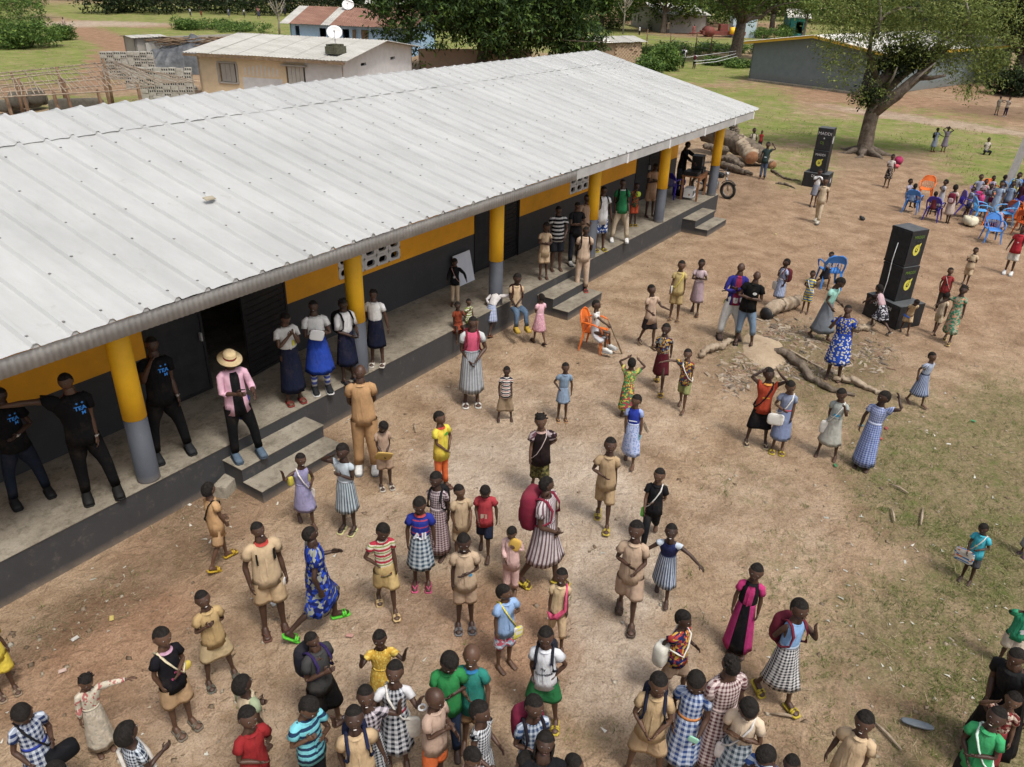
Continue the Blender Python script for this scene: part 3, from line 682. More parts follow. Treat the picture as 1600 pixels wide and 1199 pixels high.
# tarpaulin-covered heap
c = at(292, 112, 0); mb = MB(); n, m_ = 22, 14; V = []
for j in range(m_):
    for i in range(n):
        x, y = (i / (n - 1) - .5) * 5.6, (j / (m_ - 1) - .5) * 4.5
        h = max(0, 1 - (x / 2.8) ** 2) ** .5 * max(0, 1 - (y / 2.25) ** 2) ** .5 * (2.1 + .35 * math.sin(x * 1.7) + .25 * math.sin(y * 3 + x)) + random.gauss(0, .06)
        V.append((x, y, max(0.02, h)))
mb.add(V, [(j * n + i, j * n + i + 1, (j + 1) * n + i + 1, (j + 1) * n + i) for j in range(m_ - 1) for i in range(n - 1)], 0, False)
o = mb.build('covered_heap', M_TARP, loc=(c[0], c[1], 0), rz=math.radians(-40)); tag(o, 'heap covered with dark grey tarpaulin between shed and ochre house', 'tarpaulin')
bs = MB()
for i in range(70):
    a_ = random.uniform(-.5, .5) + math.radians(-40); s = random.uniform(-1.8, 3); t = random.uniform(-1.1, 1.4); l = random.uniform(.8, 2.2)
    p = np.array([c[0] + s * math.cos(-.7) - t * math.sin(-.7), c[1] + s * math.sin(-.7) + t * math.cos(-.7), 2.0 + random.uniform(-.1, .35)])
    d_ = np.array([math.cos(a_), math.sin(a_), random.uniform(-.15, .15)]) * l / 2; bs.tube([p - d_, p + d_], random.uniform(.02, .045), 5)
tag(bs.build('brushwood', M_WOOD), 'grey-brown brushwood laid over the tarpaulin heap', 'brushwood', kind='stuff')
# frame of poles
M_POLE = mat('weathered_pole', (0.22, 0.17, 0.125), (0.36, 0.30, 0.235), .9, 5)
M_POST = mat('dark_post', (0.13, 0.08, 0.05), (0.22, 0.14, 0.09), .9, 5)
fr = empty('pole_pergola', (0, 0, 0), 'open flat roof frame of thin poles on rough posts, left behind the school', 'pole frame')
HP = 2.25
c0, c1, c2, c3 = at(-60, 158, HP), at(228, 136, HP), at(172, 97, HP), at(-60, 122, HP)
def pole(p, q, r, name='rafter', m=M_POLE, wob=.05):
    p, q = np.array(p, float), np.array(q, float); k = 5; P_ = [p + (q - p) * i / (k - 1) + (RNG.randn(3) * wob * (0 < i < k - 1)) for i in range(k)]
    return MB().tube(P_, np.linspace(r, r * .7, k), 6, smooth=True).build(name, m, fr)
for i in range(7):
    t = i / 6; pole(c0 + (c3 - c0) * t, c1 + (c2 - c1) * t + RNG.randn(3) * .2 * [1, 1, 0], .035, 'purlin')
for i in range(46):
    t = (i + RNG.rand() * .5) / 34; p = c0 + (c1 - c0) * t; q = c3 + (c2 - c3) * min(1, t + RNG.randn() * .02); pole(p + [0, 0, .06], q + [0, 0, .06], .022, 'rafter')
for (s_, t_) in ((.22, .03), (.47, .02), (.72, .04), (.96, .02), (.32, .5), (.58, .5), (.84, .5), (.3, .97), (.6, .98), (.95, .97)):
    b_ = (c0 + (c1 - c0) * s_) * (1 - t_) + (c3 + (c2 - c3) * s_) * t_; b_[2] = 0
    h = HP
    P_ = [b_, b_ + [.03, 0, 1.0], b_ + [-.03, .05, h + random.uniform(-.05, .25)]]; MB().tube(P_, [.09, .08, .07], 7).build('post', M_POST, fr)
# armchairs with taupe upholstery, lying in the frame
M_UPH = mat('taupe_fabric', (0.085, 0.078, 0.064), (0.125, 0.115, 0.095), .9, 6, 0, .3)
def soft(mb, c, s, rz=0, k=3.0, m=0, rot=None):
    n1, n2 = 14, 9; V = []
    for j in range(n2):
        ph = -math.pi / 2 + math.pi * j / (n2 - 1)
        for i in range(n1):
            th = 2 * math.pi * i / n1; f = lambda q: math.copysign(abs(q) ** (2 / k), q)
            V.append((s[0] / 2 * f(math.cos(ph)) * f(math.cos(th)), s[1] / 2 * f(math.cos(ph)) * f(math.sin(th)), s[2] / 2 * f(math.sin(ph))))
    V = np.array(V)
    if rot is not None: V = V @ np.asarray(rot).T
    if rz: a, b = math.cos(rz), math.sin(rz); V = V @ np.array([[a, -b, 0], [b, a, 0], [0, 0, 1]]).T
    mb.add(V + np.asarray(c), [(j * n1 + i, j * n1 + (i + 1) % n1, (j + 1) * n1 + (i + 1) % n1, (j + 1) * n1 + i) for j in range(n2 - 1) for i in range(n1)], m, True)
def armchair(px, py, rz, label, tilt=0.0, w=1.0):
    p = at(px, py, 0); t = empty('armchair', (p[0], p[1], 0.0), label, 'armchair', rz=rz)
    for nm, c, s in (('seat', (0, 0, .35), (w, .85, .45)), ('backrest', (0, .4, .72), (w + .1, .35, .85)), ('armrest', (-w / 2 - .12, -.02, .48), (.32, .95, .62)), ('armrest', (w / 2 + .12, -.02, .48), (.32, .95, .62)), ('cushion', (0, -.05, .58), (w * .9, .7, .2))):
        mb = MB(); soft(mb, c, s); mb.build(nm, M_UPH, t)
    return t
armchair(20, 178, math.radians(-150), 'worn taupe armchair at the left edge under the pole frame', w=1.0)
armchair(52, 172, math.radians(-160), 'worn taupe armchair with rolled arms, right of the other armchair', w=1.1)
mb = MB(); soft(mb, (0, 0, .5), (2.6, .35, 1.0), k=6); soft(mb, (-1.0, -.3, .2), (1.6, .6, .35), k=4)
p = at(125, 186, 0); o = mb.build('sofa_back', M_UPH, loc=(p[0], p[1], 0), rz=math.radians(-35)); tag(o, 'dark taupe sofa back standing alone under the pole frame', 'sofa')
# fence along the path on the right
fc = empty('post_fence', (0, 0, 0), 'fence of crooked posts with slack wire beyond the bushes', 'fence')
pts = [(1045, 82), (1085, 84), (1108, 88), (1140, 90), (1187, 86), (1205, 92), (1008, 80), (1225, 90)]
tops = []
for i, (x, y) in enumerate(sorted(pts)):
    b_ = at(x, y, 0); h = random.uniform(1.7, 2.3); P_ = [b_, b_ + [.06, -.05, h * .5], b_ + [random.uniform(-.2, .2), 0, h]]
    MB().tube(P_, [.09, .075, .05], 6).build('post', M_POST, fc); tops.append(b_ + [0, 0, 1.2])
    if i % 2: MB().tube([P_[1], P_[1] + [.5, -.4, .6]], [.05, .03], 5).build('branch', M_POST, fc)
for z in (-.5, 0, .5):
    MB().tube([t + [0, 0, z] for t in tops], .012, 4).build('wire', M_FASC, fc)
wf = empty('rope_fence', (0, 0, 0), 'rope line strung from the school roof end to the far tree', 'rope')
for k, (q0, q1) in enumerate((((996, 94), (1150, 80)), ((1086, 96), (1150, 84)), ((1086, 100), (1152, 88)))):
    a_, b_ = at(q0[0], q0[1], .9), at(q1[0], q1[1], 1.2); MB().tube([a_, (a_ + b_) / 2 - [0, 0, .15], b_], .02, 4).build('rope', M_VENT, wf)
# ------------------------------------------------------------ vegetation
def leaf_mat(name, dark, mid, light, yellow=None):
    if name in MATS: return MATS[name]
    m, nt, b = newmat(name)
    r = N(nt, 'ShaderNodeNewGeometry').outputs['Random Per Island']
    st = [(0.0, dark), (0.45, mid), (0.85, light)] + ([(1.0, yellow)] if yellow else [])
    c = ramp(nt, r, st); pos = geo_pos(nt)
    c = mixc(nt, 0.6, c, ramp(nt, noise(nt, 0.55, 4, .6, pos), [(0.35, (0.6, 0.65, 0.6)), (0.65, (1.15, 1.15, 1.05))]), 'MULTIPLY')
    L(nt, c, b.inputs['Base Color']); b.inputs['Roughness'].default_value = 0.6; b.inputs['Specular IOR Level'].default_value = 0.25
    tr = N(nt, 'ShaderNodeBsdfTranslucent'); L(nt, c, tr.inputs[0]); mx = N(nt, 'ShaderNodeMixShader'); mx.inputs[0].default_value = 0.25
    L(nt, b.outputs[0], mx.inputs[1]); L(nt, tr.outputs[0], mx.inputs[2]); L(nt, mx.outputs[0], nt.nodes['Material Output'].inputs[0])
    MATS[name] = m; return m
LM_MANGO = leaf_mat('mango_leaf', (.015, .032, .011), (.04, .075, .02), (.08, .135, .03), (.14, .22, .045))
LM_TREE = leaf_mat('tree_leaf', (.03, .058, .015), (.085, .14, .03), (.155, .215, .045), (.24, .27, .065))
LM_BUSH = leaf_mat('bush_leaf', (.03, .065, .016), (.08, .15, .034), (.155, .245, .05), (.24, .31, .075))
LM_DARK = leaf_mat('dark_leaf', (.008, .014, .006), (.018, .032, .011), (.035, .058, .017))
LM_FEATH = leaf_mat('feather_leaf', (.075, .105, .028), (.16, .205, .052), (.24, .285, .075), (.32, .31, .11))
M_BARK = mat('bark', (0.07, 0.055, 0.042), (0.19, 0.155, 0.125), .95, 5, 0, 1.0, .1, 9, 8, .3, .7, .06)
M_BARKP = mat('pale_bark', (0.20, 0.175, 0.15), (0.40, 0.36, 0.31), .9, 6, 0, .8, .1, 12, 6, .3, .7, .04)
def leaves(centers, radii, n_clump, n_leaf, size, seed, droop=0.3, clump_r=.45, aspect=2.2, shell=.55):
    """clumps of small leaf quads spread through ellipsoids; returns V,T"""
    r = np.random.RandomState(seed); C_ = []
    vol = np.array([np.prod(q) for q in radii]) ** .67; cnt = (n_clump * vol / vol.sum()).astype(int)
    for c, R_, k in zip(centers, radii, cnt):
        d = r.randn(k, 3); d /= np.linalg.norm(d, axis=1)[:, None]; rad = (shell + (1 - shell) * r.rand(k)) ** .8 * (1 + .12 * r.randn(k))
        C_.append(np.asarray(c) + d * rad[:, None] * np.asarray(R_))
    C_ = np.vstack(C_); n = len(C_)
    sz = clump_r * (.6 + .8 * r.rand(n))
    P_ = np.repeat(C_, n_leaf, 0) + r.randn(n * n_leaf, 3) * np.repeat(sz, n_leaf)[:, None] * [.55, .55, .38]
    K = len(P_); d = r.randn(K, 3); d[:, 2] = d[:, 2] * .5 - droop; d /= np.linalg.norm(d, axis=1)[:, None]
    up = np.tile([0, 0, 1.0], (K, 1)) + r.randn(K, 3) * .55; s = np.cross(d, up); s /= np.linalg.norm(s, axis=1)[:, None] + 1e-6
    l = size * (.6 + .8 * r.rand(K))[:, None]; w = l / aspect
    V = np.stack([P_, P_ + d * l * .5 + s * w * .5, P_ + d * l, P_ + d * l * .5 - s * w * .5], 1).reshape(-1, 3)
    T_ = np.arange(K * 4).reshape(K, 4); return V, T_
def crown(name, parent, lm, *a, **k):
    V, T_ = leaves(*a, **k); o = put(name, tri_mesh(name, V, T_, lm), parent); o['kind'] = 'stuff'; return o
def limb(mb, p, q, r0, r1, n=5, wob=.12, sides=7):
    p, q = np.array(p, float), np.array(q, float); P_ = [p + (q - p) * i / (n - 1) + (RNG.randn(3) * wob * np.linalg.norm(q - p) * .35 if 0 < i < n - 1 else 0) for i in range(n)]
    mb.tube(P_, np.linspace(r0, r1, n), sides); return P_
def tree(name, label, base, h_trunk, r_trunk, blobs_, lm, n_clump, n_leaf, size, seed, bark=None, cat='tree', clump_r=.5, group=None, **k):
    t = empty(name, base, label, cat, group); mb = MB(); 
    top = np.array([random.uniform(-.2, .2), random.uniform(-.2, .2), h_trunk])
    mb.tube([(0, 0, -.1), (0, 0, h_trunk * .1), top * .5 + [0.05, 0, 0], top], [r_trunk * 1.5, r_trunk * 1.1, r_trunk * .95, r_trunk * .8], 10)
    mb.build('trunk', bark or M_BARK, t); mb = MB()
    for c, R_ in blobs_:
        P_ = limb(mb, top - [0, 0, .1], np.array(c) * .95, r_trunk * .45, r_trunk * .12)
        for j in range(3): limb(mb, P_[2], np.array(c) + RNG.randn(3) * np.array(R_) * .55, r_trunk * .16, .02, 4)
    mb.build('limbs', bark or M_BARK, t)
    crown('crown', t, lm, [c for c, _ in blobs_], [q for _, q in blobs_], n_clump, n_leaf, size, seed, clump_r=clump_r, **k)
    return t
def rb(n, R_, z0, z1, rad, seed):
    r = np.random.RandomState(seed); out = []
    for i in range(n):
        a = r.rand() * 6.28; q = R_ * (r.rand() ** .6); z = z0 + (z1 - z0) * r.rand(); s = rad * (.7 + .6 * r.rand()); out.append(((q * math.cos(a), q * math.sin(a), z), (s, s, s * .75)))
    return out
# the dark mango tree behind the roof
b_ = at(752, 112, 0)
bl = [((0, 0, 7), (5.5, 5.5, 4)), ((-4, 3, 4.6), (4.2, 3.6, 3.2)), ((4.2, -4, 4.6), (4.0, 3.6, 3.2)), ((2, -1, 3.6), (4, 4, 2.4)), ((-1, -2, 4), (3, 3, 2.6)), ((1, 0, 9.5), (4.6, 4.6, 3)), ((-3, 4, 8), (4, 4, 3.2)), ((4.4, -4.5, 8), (4, 4, 3.5)), ((5.6, -5.6, 3), (2.4, 2.6, 2)), ((-5.4, 5.0, 6.5), (2.6, 2.6, 2.6))]
tree('mango_tree', 'large dark mango tree with dense drooping crown directly behind the silver roof', b_, 2.6, .5, bl, LM_MANGO, 2600, 22, .42, 5, clump_r=.62, droop=.7, aspect=3)
# trees beyond the fence
SPEC = [
 (1147, 95, 'broad dark tree with a thick black trunk beyond the post fence', 'dark_tree', LM_TREE, 3.6, .62, rb(9, 5.2, 5.6, 10, 3.2, 3), 1500, 16, .3),
 (1035, 52, 'round green tree behind the far white-roofed house', 'village_tree', LM_TREE, 3, .4, rb(7, 4.5, 4, 9, 3, 4), 700, 14, .5),
 (940, 46, 'bright green tree just right of the mango crown', 'village_tree', LM_BUSH, 2.5, .35, rb(7, 5, 3.5, 8, 2.8, 6), 900, 14, .45),
 (1092, 42, 'tall dark tree behind the red trailer', 'village_tree', LM_MANGO, 3.4, .45, rb(8, 6, 6, 11, 3.6, 8), 900, 14, .5),
 (1205, 52, 'dark leafy tree left of the turquoise house', 'village_tree', LM_TREE, 2.8, .45, rb(8, 5.5, 5, 9, 3.2, 9), 1000, 14, .45),
 (1253, 58, 'small round tree in front of the turquoise house', 'village_tree', LM_TREE, 2.4, .22, rb(4, 1.8, 3.6, 5, 1.3, 10), 240, 14, .3),
 (1330, 36, 'pale green tree rising behind the grey classroom block', 'village_tree', LM_BUSH, 3, .5, rb(8, 7, 5, 10, 4, 12), 1000, 14, .6),
 (1440, 60, 'wide tree above the roof of the classroom block', 'village_tree', LM_TREE, 3, .5, rb(8, 6, 5, 10, 4, 13), 1000, 14, .55),
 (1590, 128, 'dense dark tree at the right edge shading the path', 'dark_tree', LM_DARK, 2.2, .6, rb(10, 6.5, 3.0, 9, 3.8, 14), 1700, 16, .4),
 (1520, 90, 'tall green tree between the block and the right edge', 'village_tree', LM_TREE, 2.6, .5, rb(9, 6, 4.4, 10, 3.6, 15), 1300, 14, .45),
 (700, 46, 'deep green tree behind the mango tree', 'village_tree', LM_MANGO, 3, .5, rb(9, 8, 4, 9, 4, 16), 1100, 14, .6),
 (850, 40, 'dark tree glimpsed over the mango crown', 'village_tree', LM_MANGO, 3, .5, rb(9, 7, 4, 9, 4, 17), 1000, 14, .6),
]
for (x, y, lab, nm, lm, ht_, rt_, bb, nc, nl, sz) in SPEC: tree(nm, lab, at(x, y, 0), ht_, rt_, bb, lm, nc, nl, sz, x, clump_r=.75)
# the big sparse tree on the right
TB = at(1352, 240, 0); big = empty('shade_tree', TB, 'big leaning shade tree with pale cut branches standing on the grass by the path', 'tree')
def TL(px, py, dd=0.0):
    """a point of the tree, on the upright plane through its foot that faces the building"""
    d = ray(px, py); n_ = np.array([FW[0], FW[1], 0]); n_ /= np.linalg.norm(n_); t = ((TB - CAM) @ n_ + dd) / (d @ n_); return CAM + d * t - TB
mb = MB()
tp = [TL(1352, 243) - [0, 0, .1], TL(1351, 232), TL(1356, 205), TL(1362, 180), TL(1369, 160)]
mb.tube(tp, [.50, .38, .33, .32, .31], 14)
for i in range(7):
    a = i * .9 + .3; mb.tube([(0, 0, .25), (.6 * math.cos(a), .6 * math.sin(a), .1), (1.0 * math.cos(a + .2), 1.0 * math.sin(a + .2), .0), (1.5 * math.cos(a), 1.5 * math.sin(a), -.08)], [.24, .16, .10, .04], 7)
mb.build('trunk', M_BARK, big)
mb = MB()
def path(pts, r0, r1, m=mb, n=8):
    P_ = [TL(*q) for q in pts]; m.tube(P_, np.linspace(r0, r1, len(P_)), n)
path([(1364, 175, 0), (1386, 158, -.2), (1402, 148, -.4), (1414, 137, -.4), (1432, 122, -.3), (1450, 108, 0)], .33, .18)
path([(1368, 165, 0), (1362, 150, .2), (1372, 130, .5), (1392, 112, .6), (1394, 85, .8)], .36, .16)
path([(1368, 165, 0), (1384, 140, .5), (1410, 118, .8), (1440, 98, 1.2)], .3, .12)
path([(1450, 108, 0), (1462, 90, 0), (1490, 68, .4), (1520, 50, .6)], .17, .05); path([(1432, 122, -.3), (1456, 122, -.8), (1478, 118, -1.0)], .13, .05)
path([(1362, 150, .2), (1345, 140, 0), (1330, 150, -.5)], .14, .04); path([(1372, 130, .5), (1358, 80, .5), (1368, 40, .5), (1400, 12, .6), (1440, 14, .8)], .13, .05)
mb.build('limbs', M_BARK, big)
mp_ = MB()
for q in ([(1386, 112, .6), (1393, 100, .5), (1392, 78, .6)], [(1358, 92, .5), (1362, 48, .6), (1385, 22, .4), (1415, 12, .4), (1448, 20, .5)], [(1440, 98, 1.2), (1478, 72, .6), (1512, 60, .6)], [(1420, 135, -.5), (1438, 118, -.7), (1462, 98, -.9)], [(1450, 124, -.6), (1476, 118, -1)],
          [(1454, 80, .2), (1480, 58, .1), (1520, 56, 0)], [(1512, 60, .6), (1530, 90, 0)], [(1510, 40, 0), (1514, 20, 0), (1508, 0, 0)], [(1370, 60, .5), (1376, 20, .5), (1374, -5, .5)], [(1384, 140, .3), (1396, 120, -.3), (1402, 105, -.4)]):
    path(q, .085, .035, mp_, 6)
mp_.build('bare_branch', M_BARKP, big)
CB = [((1555, 100, 0), (1.1, 1.2, .8)), ((1300, 100, -.3), (.8, .8, .6)), ((1455, 85, .3), (1.1, 1.1, .7)), ((1325, 60, 0), (1.2, 1.2, .8)), ((1420, 20, 0), (2.6, 2.6, 1.5)), ((1500, 30, 0), (2.4, 2.4, 1.5)), ((1340, 30, 0), (1.7, 1.7, 1.2)), ((1380, 60, 1), (1.5, 1.5, 1.0)), ((1320, 120, -.4), (.8, .9, .7)), ((1345, 95, 0), (1.2, 1.2, .7)), ((1430, 80, 0), (1.7, 1.7, .9)), ((1510, 75, 0), (1.9, 2.0, 1.1)), ((1545, 60, 0), (1.6, 1.8, 1.3)),
      ((1470, 60, 0), (1.7, 1.8, 1.0)), ((1530, 120, 0), (1.3, 1.4, .8)), ((1480, 100, -.5), (1.2, 1.2, .6)), ((1370, 140, -.2), (.8, .8, .6)), ((1345, 150, -.5), (.6, .6, .5)), ((1410, 45, 0), (1.8, 1.8, 1.1)), ((1556, 20, 0), (2, 2, 1.4)), ((1300, 75, 0), (.9, .9, .7)), ((1420, -30, 0), (3.6, 3.6, 1.6)), ((1510, 140, -.6), (.9, .5, .4)), ((1300, 20, .5), (1.4, 1.4, 1.1))]
crown('crown', big, LM_FEATH, [TL(*c) for c, _ in CB], [q for _, q in CB], 1250, 24, .15, 21, droop=.55, clump_r=.40, aspect=3.2, shell=.15)
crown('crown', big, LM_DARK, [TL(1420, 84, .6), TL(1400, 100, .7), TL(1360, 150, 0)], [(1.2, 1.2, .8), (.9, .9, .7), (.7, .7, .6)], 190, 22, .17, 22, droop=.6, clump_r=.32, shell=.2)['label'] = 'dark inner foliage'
# bare sapling, thin trunk by the blue house
for (x, y, h, lab) in ((973, 54, 6.5, 'thin bare grey sapling left of the far white-roofed house'), (437, 55, 4.0, 'slender bare trunk beside the blue house')):
    t = empty('bare_tree', at(x, y, 0), lab, 'tree'); mb = MB(); mb.tube([(0, 0, -.1), (.1, 0, h * .4), (0, .1, h * .7)], [.13, .1, .07], 7); mb.build('trunk', M_BARKP, t); mb = MB()
    for i in range(16): a = random.uniform(0, 6.28); z = h * random.uniform(.35, .7); mb.tube([(0, 0, z), (.5 * math.cos(a), .5 * math.sin(a), z + .6), (1.1 * math.cos(a), 1.1 * math.sin(a), z + 1.6)], [.04, .03, .012], 5)
    mb.build('branches', M_BARKP, t)
# bushes
def bush(px, py, R_, H_, label, lm=LM_BUSH, n=220, sz=.22, name='bush', seed=None, group=None):
    r = np.random.RandomState(seed or int(px * 3 + py)); t = empty(name, at(px, py, 0), label, 'bush', group)
    bl_ = [((r.uniform(-.6, .6) * R_, r.uniform(-.6, .6) * R_, H_ * r.uniform(.35, .6)), (R_ * r.uniform(.4, .6),) * 2 + (H_ * r.uniform(.35, .5),)) for _ in range(5)]
    mb = MB()
    for c, _ in bl_: limb(mb, (0, 0, -.05), c, .05, .015, 4, sides=5)
    mb.build('stems', M_BARK, t); crown('foliage', t, lm, [c for c, _ in bl_], [q for _, q in bl_], n, 18, sz, r.randint(9999), clump_r=.32)
BU = [(1010, 88, 3.2, 1.2, 'weeds between the mud hut and the first fence post'), (1070, 84, 3.4, 1.1, 'weeds behind the two walkers by the fence'), (1115, 82, 3.2, 1.0, 'tall weeds left of the dark trunk'), (1180, 84, 2.6, 1.2, 'tall weeds right of the dark trunk'), (1035, 108, 2.4, 2.2, 'round bright green bush just past the roof end', LM_BUSH, 420), (1012, 112, 1.6, 1.3, 'low bush touching the roof end, left of the round one'), (950, 45, 3.4, 2.0, 'hedge-like bush under the far white-roofed house'), (1028, 47, 2.5, 1.8, 'bush in front of the far white-roofed house'),
      (905, 50, 2.5, 2.0, 'bush at the right foot of the mango tree'), (1200, 60, 3.4, 1.7, 'bush left of the classroom block roof'), (1225, 56, 2.8, 1.6, 'bush under the turquoise house'), (1110, 102, 1.2, .7, 'low green shrub by the rope fence'), (1150, 105, 2.0, .6, 'low spreading green creeper near the classroom block corner'),
      (15, 62, 5.0, 4.6, 'tall leafy bush at the top left edge', LM_BUSH, 700), (48, 74, 3.2, 2.4, 'leafy bush right of the tallest one at top left', LM_BUSH, 420), (30, 30, 6, 6.5, 'dark tall bush behind the others at top left', LM_TREE, 700), (97, 62, 1.8, 1.5, 'small bush at the tip of the grassy tongue by the track'), (6, 76, 2.6, 1.6, 'low bush at the left edge below the tall one'),
      (292, 46, 2.4, 1.5, 'bush behind the shed'), (330, 46, 3.4, 1.3, 'low bush right of the shed beyond the tarpaulin'), (375, 50, 3.6, 1.2, 'low weed bush left of the blue house'), (1520, 128, 2.6, 2.8, 'shaded bush right of the classroom block', LM_TREE, 300), (1575, 150, 2.2, 2.0, 'dark bush by the two boys on the path', LM_DARK, 300), (590, 30, 3, 3, 'bush above the rusty roof', LM_TREE, 300)]
for q in BU: bush(q[0], q[1], q[2], q[3], q[4], *(q[5:] if len(q) > 5 else ()))
# far wood closing the view
wv, wt = [], []; off = 0; r = np.random.RandomState(5)
cs_, rs_ = [], []
for i in range(90):
    x = -120 + i * 21 + r.randn() * 8; d = r.uniform(165, 250) if x > 560 else r.uniform(175, 260)
    p = atd(x, 0, d); h = r.uniform(7, 13); cs_.append((p[0], p[1], h * .45)); rs_.append((r.uniform(6, 10), r.uniform(6, 10), h * .55))
V, T_ = leaves(cs_, rs_, 12000, 9, .75, 77, clump_r=1.3, aspect=1.7)
o = put('far_wood', tri_mesh('far_wood', V, T_, LM_TREE)); tag(o, 'mixed green wood closing off the village', 'wood', kind='stuff')
cs_, rs_ = [], []
for i in range(30):
    x = 150 + i * 16 + r.randn() * 5; p = atd(x, 0, r.uniform(150, 170)); cs_.append((p[0], p[1], 3.0)); rs_.append((4, 4, 3.4))
V, T_ = leaves(cs_, rs_, 3000, 10, .55, 78, clump_r=.9)
o = put('dark_thicket', tri_mesh('dark_thicket', V, T_, LM_DARK)); tag(o, 'very dark thicket behind the grass at the top left', 'thicket', kind='stuff')
# rough grass: blades, dry straw, weeds, crumbs
def scatter(n, seed, fn, px0=-60, px1=1660, py0=-0, py1=1260, dmax=60):
    r = np.random.RandomState(seed); px = r.uniform(px0, px1, n); py = r.uniform(py0, py1, n); D = FW + np.outer((px - 800) / FPX, RT) - np.outer((py - 599.5) / FPX, UP)
    t = -CAM[2] / D[:, 2]; P_ = CAM + D * t[:, None]; ok = (t > 0) & (np.linalg.norm(P_ - CAM, axis=1) < dmax)
    inb = (P_[:, 0] > X0 - .1) & (P_[:, 0] < X1 + .05) & (P_[:, 1] > -.05) & (P_[:, 1] < 9.1); ok &= ~inb
    for sx in (1.1, 9.9, 18.35): ok &= ~((P_[:, 0] > sx - .05) & (P_[:, 0] < sx + 1.7) & (P_[:, 1] > -.9) & (P_[:, 1] < 0))
    P_ = P_[ok]; mk_ = masks(P_); pr_ = fn(P_, *mk_); P_ = P_[r.rand(len(P_)) < pr_]; P_[:, 2] = ground_z(P_[:, 0], P_[:, 1]); return P_
def blades(P_, n, lo, hi, lean, wd, spread, seed):
    r = np.random.RandomState(seed); Q = np.repeat(P_, n, 0); K = len(Q); Q = Q + np.c_[r.randn(K, 2) * spread, np.zeros(K)]
    a = r.rand(K) * 6.283; l = lo + (hi - lo) * r.rand(K) ** 2; ln = lean * (.3 + r.rand(K)); d = np.stack([np.cos(a) * ln, np.sin(a) * ln, np.ones(K)], 1); d /= np.linalg.norm(d, axis=1)[:, None]
    s = np.stack([-np.sin(a), np.cos(a), np.zeros(K)], 1) * wd * (.6 + .8 * r.rand(K))[:, None]
    V = np.stack([Q - s, Q + s, Q + d * l[:, None]], 1).reshape(-1, 3); return V, np.arange(K * 3).reshape(K, 3)
LM_GRASS = leaf_mat('grass_blade', (.06, .08, .02), (.12, .155, .036), (.19, .21, .065), (.30, .27, .12))
LM_STRAW = leaf_mat('dry_straw', (.13, .10, .055), (.24, .19, .11), (.36, .29, .18), (.5, .43, .30))
nz = lambda P_, s, sd: vnoise(P_[:, 0], P_[:, 1], s, sd)
P1 = scatter(42000, 1, lambda P_, g, s_, r_, d_: np.clip((g - .12) * (nz(P_, .7, 4) * 1.2 + nz(P_, .22, 5) * .8 - .62) * 2.2, 0, 1), dmax=48)
V, T_ = blades(P1, 6, .03, .12, 1.3, .0045, .035, 2); o = put('grass', tri_mesh('grass', V, T_, LM_GRASS)); tag(o, 'short green grass growing in patches across the yard', 'grass', kind='stuff')
P1 = scatter(34000, 3, lambda P_, g, s_, r_, d_: np.clip((np.maximum(g, d_ * .9) - .12) * (nz(P_, .9, 6) + .1) * 1.1, 0.012, 1), py0=480, dmax=30)
V, T_ = blades(P1, 3, .05, .18, 9, .0032, .06, 4); V[:, 2] += .006; o = put('dry_straw', tri_mesh('dry_straw', V, T_, LM_STRAW)); tag(o, 'dry straw and stalks lying on the trodden ground', 'straw', kind='stuff')
P1 = scatter(20000, 5, lambda P_, g, s_, r_, d_: np.clip(g - .45, 0, 1) * 1.5 * (nz(P_, 2.5, 8) > .35), py0=10, py1=300, dmax=130)
V, T_ = blades(P1, 6, .06, .20, 1.6, .014, .3, 6); o = put('meadow_grass', tri_mesh('meadow_grass', V, T_, LM_GRASS)); tag(o, 'longer meadow grass behind the school and along the far paths', 'grass', kind='stuff')
# stones and crumbs
def pebbles(P_, lo, hi, seed):
    r = np.random.RandomState(seed); base = np.array([(1, 0, 0), (-1, 0, 0), (0, 1, 0), (0, -1, 0), (0, 0, 1), (0, 0, -1)], float); F = np.array([(0, 2, 4), (2, 1, 4), (1, 3, 4), (3, 0, 4), (2, 0, 5), (1, 2, 5), (3, 1, 5), (0, 3, 5)])
    K = len(P_); s = (lo + (hi - lo) * r.rand(K) ** 3)[:, None, None]; B_ = base[None] * (1 + .35 * r.randn(K, 6, 1)) * s * np.array([1, 1, .55])
    a = r.rand(K) * 6.28; R_ = np.stack([np.stack([np.cos(a), -np.sin(a), 0 * a], 1), np.stack([np.sin(a), np.cos(a), 0 * a], 1), np.stack([0 * a, 0 * a, 1 + 0 * a], 1)], 1)
    V = (np.einsum('kij,kpj->kpi', R_, B_) + P_[:, None]).reshape(-1, 3); T_ = (F[None] + 6 * np.arange(K)[:, None, None]).reshape(-1, 3); return V, T_
M_PEB = leaf_mat('pebble', (.16, .11, .075), (.27, .20, .145), (.42, .35, .28), (.55, .5, .44))
P1 = scatter(16000, 7, lambda P_, g, s_, r_, d_: np.clip(.10 + .5 * d_ * (nz(P_, .8, 9) > .35) + .2 * (P_[:, 1] > -1.6) * (P_[:, 0] < 22), 0, 1) * (nz(P_, 1.5, 10) + .2), py0=230, dmax=36)
V, T_ = pebbles(P1, .006, .045, 8); o = put('pebbles', tri_mesh('pebbles', V, T_, M_PEB)); tag(o, 'pebbles, clods and crumbs strewn over the yard', 'pebbles', kind='stuff')
M_LIT = leaf_mat('litter_scrap', (.45, .42, .38), (.62, .60, .56), (.72, .70, .68), (.5, .4, .3))
P1 = scatter(900, 9, lambda P_, g, s_, r_, d_: .18 + .35 * d_ + .2 * (g > .3), py0=250, dmax=40)
